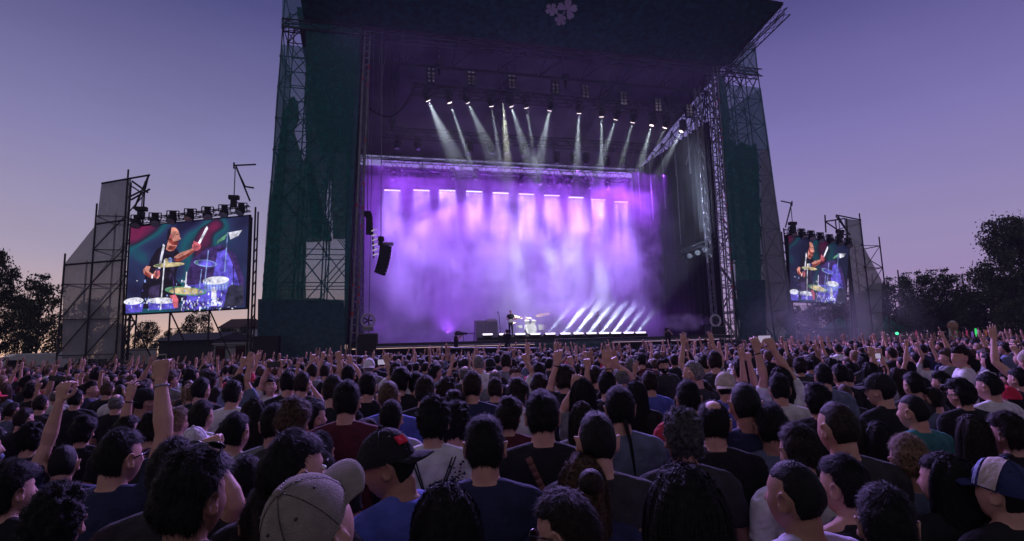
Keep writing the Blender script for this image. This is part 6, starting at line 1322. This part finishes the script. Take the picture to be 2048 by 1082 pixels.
for P, s, hx_ in near:
    hair = rng.choice(['short', 'short', 'buzz', 'medium', 'curly', 'long', 'long', 'pony', 'balding'], p=[.22, .14, .1, .14, .09, .12, .08, .07, .04]); hcol = rng.choice(['black', 'black', 'dark', 'brown', 'fair', 'grey'], p=[.3, .25, .27, .1, .04, .04])
    scol = rng.choice(['black', 'charcoal', 'navy', 'grey', 'bluegrey', 'white', 'lilac', 'maroon', 'blue', 'red'], p=[.32, .13, .11, .08, .08, .12, .05, .05, .04, .02]); pz = rng.choice(['down', 'fist', 'lhorns', 'rpoint', 'lopen', 'phone', 'both', 'folded'], p=[.68, .045, .04, .055, .04, .035, .025, .08])
    if P.y < 4.5 and pz not in ('down', 'folded'): pz = 'down'
    to = STG-P; rz = math.atan2(-to.x, to.y)+rng.normal(0, .28); hr = (float(rng.choice([-40, -20, 0, 0, 20, 40])), 3., 0.); lod = 0 if P.y < 4.2 else 1
    zone = next(t for m_, t in sec if hx_ < m_); dist = 'in the nearer rows' if P.y < 6.2 else ('in the middle rows' if P.y < 8.3 else 'further toward the stage')
    capd = None
    if rng.random() < .09: capd = ([BLK, BLK, WHITECAP, BLUECAP, GREYCAP, REDCAP, BEIGE][int(rng.integers(0, 7))], 'back') if rng.random() < .4 else ([BLK, BLK, WHITECAP, BLUECAP, GREYCAP, REDCAP][int(rng.integers(0, 6))],)
    lab = ('capped, ' if capd else '')+'%s %s-haired person in %s%s %s %s' % (hw[hair], {'dark': 'brown', 'fair': 'fair'}.get(hcol, hcol), {'bluegrey': 'blue-grey', 'lilac': 'pale lilac'}.get(scol, scol), PTXT[pz], dist, zone)
    lab = lab.replace('in the nearer rows ', 'nearer ') if len(lab.split()) > 15 else lab; lab = ' '.join(lab.split()[:16])
    pr, pl = POSES[pz]; o = person(P, s, rz, pr, pl, hr, str(hair), str(hcol), 'tee' if rng.random() > .1 else 'tank', str(scol), int(rng.choice([0, 0, 1, 2], p=[.4, .3, .25, .05])), pz, lab, None, lod, capd, int(rng.integers(0, 2)), int(rng.integers(0, 3)))
    used.setdefault(lab, []).append(o)
    if pz == 'phone':
        mx_ = Matrix.Translation((P.x, P.y, 0)) @ Matrix.Rotation(rz, 4, 'Z') @ Matrix.Scale(s, 4); c = mx_ @ Vector((0, .34, 1.80)); phone(c, 90, 'small phone held up by a %s-haired person %s' % (hw[hair], zone), .075, .15, PH_LIT if rng.random() < .6 else PH_DIM, 0, 'phones held up in the crowd %s' % zone)
for lab, os_ in used.items():
    if len(os_) > 1:
        for o in os_: o['group'] = 'alike people, '+lab
# everyone farther off: one mass, built as low figures
def low_person(rs, pz):
    V = []; F = []; Mi = []; n = 0
    def put(VF, mi):
        nonlocal n; v, f = VF; V.append(np.asarray(v, float)); F.extend([tuple(i+n for i in g) for g in f]); Mi.extend([mi]*len(f)); n += len(v)
    D, f = sph(10, 8); put((head_shape(D)+HC, f), 0); mk = hair_mask(D, 'short'); put((head_shape(D)+HC+nrm(D)*(mk*.018-(1-mk)*.012)[:, None], f), 1)
    put(loft([((0, yo, z), np.array([rx+.012, 0, 0]), np.array([0, ry+.012, 0])) for z, rx, ry, yo in TOR[::2]]+[((0, -.01, 1.50), np.array([.06, 0, 0]), np.array([0, .06, 0]))], 10), 2)
    put(loft([((0, -.01, 1.45), np.array([.055, 0, 0]), np.array([0, .055, 0])), ((0, 0, 1.56), np.array([.052, 0, 0]), np.array([0, .052, 0]))], 8), 0)
    put(loft([((0, 0, .0), np.array([.16, 0, 0]), np.array([0, .08, 0])), ((0, 0, .82), np.array([.17, 0, 0]), np.array([0, .11, 0]))], 8), 3)
    for sd, (e, w, f_, n_, k) in ((1, POSES[pz][0]), (-1, POSES[pz][1])):
        s = SH*np.array([sd, 1, 1]); m = s+(e-s)*.6; put(capsule(s, m, .062, .058, 6), 2); put(capsule(m, e, .042, .038, 6), 0); put(capsule(e, w, .038, .026, 6), 0); f_ = nrm(np.array(f_, float)); put(capsule(w, w+f_*.10, .036, .034, 6), 0)
        if k in ('point', 'horns', 'open'): put(capsule(w+f_*.09, w+f_*.18, .012, .009, 5), 0)
        if k == 'open': put(capsule(w+f_*.09+[.03, 0, 0], w+f_*.17+[.04, 0, 0], .011, .009, 5), 0); put(capsule(w+f_*.09-[.03, 0, 0], w+f_*.17-[.04, 0, 0], .011, .009, 5), 0)
    return np.vstack(V), F, np.array(Mi)
LP = {k: low_person(rng, k) for k in ('down', 'fist', 'lhorns', 'rpoint', 'lopen', 'phone', 'both')}
cm_ = [SKIN[0], SKIN[1], HC_['black'], HC_['dark'], HC_['brown'], HC_['fair'], SC_['black'], SC_['charcoal'], SC_['navy'], SC_['grey'], SC_['bluegrey'], SC_['white'], SC_['maroon'], SC_['red'], SC_['lilac'], TRO[1]]
VV = []; FF = []; MM = []; n = 0
for P, s, hx_ in far:
    pz = str(rng.choice(['down', 'fist', 'lhorns', 'rpoint', 'lopen', 'phone', 'both'], p=[.79, .04, .04, .05, .04, .02, .02])); V, F, mi = LP[pz]; to = STG-P; rz = math.atan2(-to.x, to.y)+rng.normal(0, .3); c_, s_ = math.cos(rz), math.sin(rz)
    v = V*s*np.array([rng.uniform(.95, 1.08), 1, 1]); v = np.stack([v[:, 0]*c_-v[:, 1]*s_+P.x, v[:, 0]*s_+v[:, 1]*c_+P.y, v[:, 2]], 1); VV.append(v); FF += [tuple(i+n for i in f) for f in F]; n += len(v)
    lut = np.array([rng.choice([0, 1]), 2+rng.choice(4, p=[.45, .35, .15, .05]), 6+rng.choice(9, p=[.32, .17, .12, .1, .08, .1, .04, .03, .04]), 15]); MM.append(lut[mi])
me = bpy.data.meshes.new('distant_crowd'); me.from_pydata(np.vstack(VV).tolist(), [], FF)
for m in cm_: me.materials.append(m)
me.polygons.foreach_set('material_index', np.concatenate(MM).astype(int).tolist()); me.polygons.foreach_set('use_smooth', [True]*len(FF)); me.update()
o = bpy.data.objects.new('distant_crowd', me); COL.objects.link(o); tag(o, 'dense mass of distant concert-goers in front of the stage', 'crowd', None, 'stuff')
print('near', len(near), 'far', len(far), 'heroes', len(H))

# ---------------------------------------------------------------- band and camera operators
def figure(a, d, z, s, rz, pr, pl, lab, hair='short', hcol='black', scol='black', shirt='tee', skin=0, key='', hr=(0, 0, 0), tro=1, extra=()):
    o = person(W(a, d, 0), s, rz, pr, pl, hr, hair, hcol, shirt, scol, skin, key, lab, None, 1, None, 0, tro, extra); o.location.z = z; return o
def A3(*v): return np.array(v, float)
playR = (A3(.27, -.02, 1.14), A3(.10, .19, 1.05), A3(-1, .1, -.2), A3(0, -1, 0), 'grip'); playL = (A3(-.30, .08, 1.15), A3(-.36, .28, 1.22), A3(-.2, .5, .8), A3(.5, -.3, 0), 'grip')
a, z = at(1022, 665, 5); o = figure(a, 5, 2.75, 1.02, R(200), playR, playL, 'bass player in black standing left of the drum kit', key='bass')
def guitar(o, lab, body, nm='bass_guitar'):
    t = bpy.data.objects.new(nm, None); COL.objects.link(t); t.matrix_world = Matrix.Translation(o.location) @ Matrix.Rotation(o.rotation_euler.z, 4, 'Z') @ Matrix.Scale(o.scale[0], 4); tag(t, lab, 'guitar')
    mb = MB(); prof = [(math.cos(R(k*20))*(.17+.03*math.cos(R(k*40))), math.sin(R(k*20))*(.125+.02*math.cos(R(k*40)))) for k in range(18)]; mb.prism([(.12+x, .20, 1.0+y+x*-.15) for x, y in prof], (0, .045, 0)); child(t, 'body', mb.mesh('body', [None]), body)
    mb = MB(); mb.box((-.30, .245, 1.12), (-.66, 0, .19), (0, .02, 0), (.012, 0, .045)); mb.box((-.66, .245, 1.225), (-.14, 0, .04), (0, .02, 0), (.02, 0, .07)); child(t, 'neck', mb.mesh('neck', [None]), BRN)
guitar(o, 'pale bass guitar held by the player left of the drums', shell)
a2 = 22.3; o = figure(a2+1.2, 8.2, 2.75, 1.05, R(165), playR, playL, 'guitarist half lost in bright smoke on the right of the stage', key='bass2', hcol='brown', scol='charcoal'); guitar(o, 'electric guitar of the player in the smoke', shell, 'electric_guitar')
dR = (A3(.28, .12, 1.30), A3(.30, .30, 1.52), A3(.1, .3, .9), A3(0, 1, 0), 'fist'); dL = (A3(-.28, .1, 1.25), A3(-.22, .33, 1.30), A3(.1, .8, .3), A3(0, 0, -1), 'fist')
o = figure(DA+.05, DD+.55, DZ-.35, 1.0, R(193.8), dR, dL, 'bald drummer in a black shirt seated behind the white kit', hair='balding', hcol='grey', key='drum')
for sx, z0 in ((.30, 1.6), (-.22, 1.36)):
    mxo = Matrix.Translation(o.location) @ Matrix.Rotation(o.rotation_euler.z, 4, 'Z'); p = mxo @ Vector((sx, .33, z0)); q = mxo @ Vector((sx*.7, .45, z0+.38)); mb = MB(); mb.tube(p, q, .016, 6, r2=.01); tag(mb.build('drumstick', M['offwhite']), 'drumstick in the %s hand of the drummer' % ('raised' if sx > 0 else 'lowered'), 'drumstick')
t = thing('drum_stool', W(DA+.05, DD+.6, DZ), 'round black stool under the drummer', 'stool'); mb = MB(); mb.tube(W(DA+.05, DD+.6, DZ+.42), W(DA+.05, DD+.6, DZ+.5), .17, 14); mb.build('seat', M['black'], t); mb = MB(); mb.tube(W(DA+.05, DD+.6, DZ), W(DA+.05, DD+.6, DZ+.42), .03); mb.build('post', M['steel'], t)
camp = (A3(.26, .10, 1.30), A3(.17, .30, 1.50), A3(-.2, .5, .6), A3(-.8, 0, 0), 'grip'); campL = (A3(-.26, .12, 1.32), A3(-.10, .30, 1.52), A3(.2, .5, .6), A3(.8, 0, 0), 'grip')
for px, py, d, fz, lab, cl_ in ((912, 668, -1.6, 150, 'camera operator in black standing on the left of the pit', 'left'), (1014, 663, -1.4, 185, 'camera operator standing in the pit before the bass player', 'middle'), (1335, 660, -1.6, 200, 'camera operator with a white chest stripe before the right of the stage', 'right')):
    a, z = at(px, py, d); zz = z-1.61; rz = R(fz) if cl_ == 'right' else R(fz)
    rz = {'left': R(-75), 'middle': R(10), 'right': R(170)}[cl_]; o = figure(a, d, zz, 1.0, rz, camp, campL, lab, key='cam', hr=(0, 0, 0))
    c0 = W(a, d, zz); P_ = thing('camera_platform', W(a, d, 0), 'dark platform under the %s camera operator' % cl_, 'platform', 'platforms in the pit'); mb = MB(); mb.box(W(a, d, zz/2), AX*1.1, DX*.9, (0, 0, zz)); mb.build('riser', M['black'], P_); mb = MB(); mb.box(W(a, d, zz+.0), AX*1.16, DX*.96, (0, 0, .05)); mb.build('top_board', M['deck'], P_)
    t = bpy.data.objects.new('video_camera', None); COL.objects.link(t); t.matrix_world = Matrix.Translation(o.location) @ Matrix.Rotation(rz, 4, 'Z'); tag(t, 'shoulder video camera of the %s operator in the pit' % cl_, 'video camera')
    mb = MB(); mb.box((.14, .16, 1.62), (.13, 0, 0), (0, .48, 0), (0, 0, .18)); mb.box((.14, .1, 1.75), (.05, 0, 0), (0, .25, 0), (0, 0, .05)); child(t, 'body', mb.mesh('body', [None]), M['dsteel']); mb = MB(); mb.tube((.14, .4, 1.62), (.14, .62, 1.62), .06, 12, r2=.075); child(t, 'lens', mb.mesh('lens', [None]), M['black']); mb = MB(); mb.box((.02, .22, 1.66), (.1, 0, 0), (0, .09, 0), (0, 0, .08)); child(t, 'viewfinder', mb.mesh('viewfinder', [None]), M['black'])
for o in bpy.data.objects:
    if '_p' in o: del o['_p']
# ---------------------------------------------------------------- air on stage
def volbox(name, lo, hi, dens, hetero, lab, cat, col=(.9, .88, .95), aniso=.2):
    mb = MB(); a0, d0, z0 = lo; a1, d1, z1 = hi
    mb.box(W((a0+a1)/2, (d0+d1)/2, (z0+z1)/2), AX*(a1-a0), DX*(d1-d0), (0, 0, z1-z0))
    m = bpy.data.materials.new(name); m.use_nodes = True; nt = m.node_tree; N = nt.nodes; L = nt.links
    N.remove(N['Principled BSDF']); v = N.new('ShaderNodeVolumePrincipled'); v.inputs['Color'].default_value = (*col, 1); v.inputs['Anisotropy'].default_value = aniso
    v.inputs['Density'].default_value = dens
    L.new(v.outputs[0], N['Material Output'].inputs['Volume'])
    if hetero: hetero(nt, v, L, N)
    o = mb.build(name, m); tag(o, lab, cat, None, 'stuff'); return o
def smoke_nodes(nt, v, L, N):
    g = N.new('ShaderNodeTexCoord'); mp = N.new('ShaderNodeMapping'); mp.inputs['Rotation'].default_value = (0, 0, -SA); L.new(g.outputs['Object'], mp.inputs['Vector'])
    n = N.new('ShaderNodeTexNoise'); n.inputs['Scale'].default_value = .27; n.inputs['Detail'].default_value = 5; n.inputs['Roughness'].default_value = .62; n.inputs['Distortion'].default_value = .6
    L.new(mp.outputs[0], n.inputs['Vector'])
    r = N.new('ShaderNodeMapRange'); r.inputs['From Min'].default_value = .44; r.inputs['From Max'].default_value = .68; r.inputs['To Min'].default_value = .06; r.inputs['To Max'].default_value = .7; r.clamp = True
    L.new(n.outputs['Fac'], r.inputs['Value'])
    s = N.new('ShaderNodeSeparateXYZ'); L.new(g.outputs['Object'], s.inputs[0])
    h = N.new('ShaderNodeMapRange'); h.inputs['From Min'].default_value = 14.8; h.inputs['From Max'].default_value = 9.5; h.inputs['To Min'].default_value = .35; h.inputs['To Max'].default_value = 1; h.clamp = True
    L.new(s.outputs['Z'], h.inputs['Value'])
    m = N.new('ShaderNodeMath'); m.operation = 'MULTIPLY'; L.new(r.outputs[0], m.inputs[0]); L.new(h.outputs[0], m.inputs[1]); L.new(m.outputs[0], v.inputs['Density'])
def haze_nodes(nt, v, L, N):
    g = N.new('ShaderNodeTexCoord'); n = N.new('ShaderNodeTexNoise'); n.inputs['Scale'].default_value = .5; n.inputs['Detail'].default_value = 3; L.new(g.outputs['Object'], n.inputs['Vector'])
    s = N.new('ShaderNodeSeparateXYZ'); L.new(g.outputs['Object'], s.inputs[0]); h = N.new('ShaderNodeMapRange'); h.interpolation_type = 'SMOOTHSTEP'; h.inputs['From Min'].default_value = 13.4; h.inputs['From Max'].default_value = 17.2; h.inputs['To Min'].default_value = .004; h.inputs['To Max'].default_value = .032; L.new(s.outputs['Z'], h.inputs['Value'])
    r = N.new('ShaderNodeMapRange'); r.inputs['From Min'].default_value = .35; r.inputs['From Max'].default_value = .65; r.inputs['To Min'].default_value = .35; r.inputs['To Max'].default_value = 1.5; L.new(n.outputs['Fac'], r.inputs['Value'])
    m = N.new('ShaderNodeMath'); m.operation = 'MULTIPLY'; L.new(r.outputs[0], m.inputs[0]); L.new(h.outputs[0], m.inputs[1]); L.new(m.outputs[0], v.inputs['Density'])
def puff_nodes(c, rad, dens, sc, lo=.42, hi=.62):
    def f(nt, v, L, N):
        g = N.new('ShaderNodeTexCoord'); mp = N.new('ShaderNodeVectorMath'); mp.operation = 'SUBTRACT'; mp.inputs[1].default_value = c; L.new(g.outputs['Object'], mp.inputs[0])
        rt_ = N.new('ShaderNodeMapping'); rt_.inputs['Rotation'].default_value = (0, 0, -SA); rt_.inputs['Scale'].default_value = (1, 1, 1); L.new(mp.outputs[0], rt_.inputs['Vector'])
        dv = N.new('ShaderNodeVectorMath'); dv.operation = 'DIVIDE'; dv.inputs[1].default_value = rad; L.new(rt_.outputs[0], dv.inputs[0]); ln = N.new('ShaderNodeVectorMath'); ln.operation = 'LENGTH'; L.new(dv.outputs[0], ln.inputs[0])
        fo = N.new('ShaderNodeMapRange'); fo.interpolation_type = 'SMOOTHSTEP'; fo.inputs['From Min'].default_value = 1.; fo.inputs['From Max'].default_value = .25; L.new(ln.outputs['Value'], fo.inputs['Value'])
        n = N.new('ShaderNodeTexNoise'); n.inputs['Scale'].default_value = sc; n.inputs['Detail'].default_value = 4; L.new(g.outputs['Object'], n.inputs['Vector'])
        r = N.new('ShaderNodeMapRange'); r.inputs['From Min'].default_value = lo; r.inputs['From Max'].default_value = hi; r.inputs['To Max'].default_value = dens; L.new(n.outputs['Fac'], r.inputs['Value'])
        m = N.new('ShaderNodeMath'); m.operation = 'MULTIPLY'; L.new(r.outputs[0], m.inputs[0]); L.new(fo.outputs[0], m.inputs[1]); L.new(m.outputs[0], v.inputs['Density'])
    return f
volbox('low_smoke', (15.5, 1.5, 2.45), (26.5, 3.6, 5.4), .1, puff_nodes(tuple(W(21, 2.5, 3.3)), (6.2, 1.5, 2.1), 1.0, 2.8, .3, .65), 'low drifting smoke catching the slanted white light shafts', 'smoke')
volbox('drifting_smoke', (27, -9, .6), (41, -.6, 8), .1, puff_nodes(tuple(W(34, -4.6, 2.6)), (7., 4., 4.6), .16, .35), 'thin smoke drifting out past the foot of the right tower', 'smoke')
for k, (c_, sg) in enumerate(((W(8.2, .9, 3.35), 'left'), (W(26.8, .9, 3.3), 'right'))):
    volbox('smoke_jet', ((5.6, -.3, 2.5) if k == 0 else (24.2, -.3, 2.5)), ((10.8, 2.1, 4.3) if k == 0 else (29.4, 2.1, 4.3)), .1, puff_nodes(tuple(c_), (2.5, .9, .75), 1.5, 1.5), 'jet of white smoke blown from the %s smoke fan along the stage edge' % sg, 'smoke')
volbox('stage_haze', (5.0, .9, 2.4), (29.6, 13.3, 19.3), .016, haze_nodes, 'thin haze hanging under the roof that shows the lamp beams', 'haze', (.9, .9, .92), .0)
volbox('stage_smoke', (5.2, 7.7, 2.45), (29.4, 13.2, 14.9), .1, smoke_nodes, 'billowing violet smoke filling the stage behind the band', 'smoke')

mb = MB(); mb.abox((-160, -12, -1), (170, 125, 27.5)); hm = bpy.data.materials.new('haze_air'); hm.use_nodes = True; hn = hm.node_tree; hn.nodes.remove(hn.nodes['Principled BSDF']); hv = hn.nodes.new('ShaderNodeVolumePrincipled'); hv.inputs['Color'].default_value = (.86, .84, .95, 1); hv.inputs['Density'].default_value = .00022; hn.links.new(hv.outputs[0], hn.nodes['Material Output'].inputs['Volume'])
tag(mb.build('haze', hm), 'thin evening haze over the whole festival field', 'haze', None, 'stuff')
# ---------------------------------------------------------------- sky, light, camera
w = bpy.data.worlds.new('World'); scn.world = w; w.use_nodes = True; nt = w.node_tree; N = nt.nodes; L = nt.links
bg = N['Background']; tc = N.new('ShaderNodeTexCoord'); sp = N.new('ShaderNodeSeparateXYZ'); L.new(tc.outputs['Generated'], sp.inputs[0])
def srgb(*c): return tuple(((x/255+.055)/1.055)**2.4 if x > 10 else x/255/12.92 for x in c)
def ramp(stops):
    r = N.new('ShaderNodeValToRGB'); e = r.color_ramp.elements
    while len(e) < len(stops): e.new(.5)
    for el, (p, c) in zip(e, stops): el.position = p; el.color = (*srgb(*c), 1)
    L.new(sp.outputs['Z'], r.inputs['Fac']); return r
rl = ramp([(0., (228, 190, 165)), (.06, (188, 164, 168)), (.15, (158, 150, 178)), (.32, (126, 122, 170)), (.52, (74, 72, 126)), (.75, (44, 42, 86))])
rr = ramp([(0., (165, 138, 172)), (.06, (156, 134, 180)), (.16, (150, 137, 184)), (.32, (123, 114, 175)), (.52, (72, 67, 126)), (.75, (44, 40, 86))])
mx = N.new('ShaderNodeMix'); mx.data_type = 'RGBA'
mr = N.new('ShaderNodeMapRange'); mr.inputs['From Min'].default_value = -.45; mr.inputs['From Max'].default_value = .35; L.new(sp.outputs['X'], mr.inputs['Value'])
L.new(mr.outputs[0], mx.inputs['Factor']); L.new(rl.outputs[0], mx.inputs['A']); L.new(rr.outputs[0], mx.inputs['B'])
sky = N.new('ShaderNodeTexSky'); sky.sky_type = 'NISHITA'; sky.sun_disc = False; sky.sun_elevation = R(0.5); sky.sun_rotation = R(-60)
m2 = N.new('ShaderNodeMix'); m2.data_type = 'RGBA'; m2.blend_type = 'ADD'; m2.inputs['Factor'].default_value = .02
L.new(mx.outputs['Result'], m2.inputs['A']); L.new(sky.outputs[0], m2.inputs['B']); L.new(m2.outputs['Result'], bg.inputs['Color']); bg.inputs['Strength'].default_value = 1.0
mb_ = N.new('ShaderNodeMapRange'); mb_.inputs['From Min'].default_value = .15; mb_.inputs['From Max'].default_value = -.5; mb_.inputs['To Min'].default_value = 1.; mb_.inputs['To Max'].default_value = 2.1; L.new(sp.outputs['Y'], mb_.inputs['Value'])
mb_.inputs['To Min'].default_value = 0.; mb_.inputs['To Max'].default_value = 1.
bk = N.new('ShaderNodeMix'); bk.data_type = 'RGBA'; bk.inputs['B'].default_value = (.23, .21, .26, 1); L.new(mb_.outputs[0], bk.inputs['Factor']); L.new(m2.outputs['Result'], bk.inputs['A'])  # paler sky added behind the camera, out of view, to light the crowd
cn = N.new('ShaderNodeTexNoise'); cn.inputs['Scale'].default_value = 2.2; cn.inputs['Detail'].default_value = 6; cn.inputs['Roughness'].default_value = .6; cmp_ = N.new('ShaderNodeMapping'); cmp_.inputs['Scale'].default_value = (1, 1, 4); L.new(tc.outputs['Generated'], cmp_.inputs['Vector']); L.new(cmp_.outputs[0], cn.inputs['Vector'])
cr = N.new('ShaderNodeMapRange'); cr.inputs['To Min'].default_value = .88; cr.inputs['To Max'].default_value = 1.12; L.new(cn.outputs['Fac'], cr.inputs['Value'])
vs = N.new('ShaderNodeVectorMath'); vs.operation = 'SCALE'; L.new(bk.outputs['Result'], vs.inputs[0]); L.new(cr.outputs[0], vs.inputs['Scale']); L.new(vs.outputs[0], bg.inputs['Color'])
sun = bpy.data.lights.new('sun', 'SUN'); sun.energy = .12; sun.angle = R(30); sun.color = (1., .75, .7); so = bpy.data.objects.new('sun', sun); COL.objects.link(so)
so.rotation_euler = Vector((.75, -.35, -.45)).to_track_quat('-Z', 'Y').to_euler()
cam = bpy.data.cameras.new('camera'); cam.sensor_width = 36; cam.sensor_fit = 'HORIZONTAL'; cam.lens = 36*FP/2048; cam.clip_start = .05; cam.clip_end = 3000
co = bpy.data.objects.new('camera', cam); COL.objects.link(co); scn.camera = co
rt = Vector((math.cos(RO), math.sin(RO)*math.sin(TH), -math.sin(RO)*math.cos(TH))); up = Vector((math.sin(RO), -math.cos(RO)*math.sin(TH), math.cos(RO)*math.cos(TH))); fw = Vector((0, math.cos(TH), math.sin(TH)))
co.matrix_world = Matrix(((rt.x, up.x, -fw.x, 0), (rt.y, up.y, -fw.y, 0), (rt.z, up.z, -fw.z, EYE), (0, 0, 0, 1)))
scn.view_settings.view_transform = 'Standard'; scn.view_settings.look = 'None'; scn.view_settings.exposure = 0; scn.view_settings.gamma = 1
c = scn.cycles; c.max_bounces = 6; c.diffuse_bounces = 2; c.glossy_bounces = 2; c.transparent_max_bounces = 12; c.volume_bounces = 1; c.volume_step_rate = 1.; c.volume_max_steps = 96
c.use_denoising = True; c.caustics_reflective = False; c.caustics_refractive = False; c.sample_clamp_indirect = 4; c.use_light_tree = True
for o in bpy.data.objects:
    if '_o' in o: del o['_o']
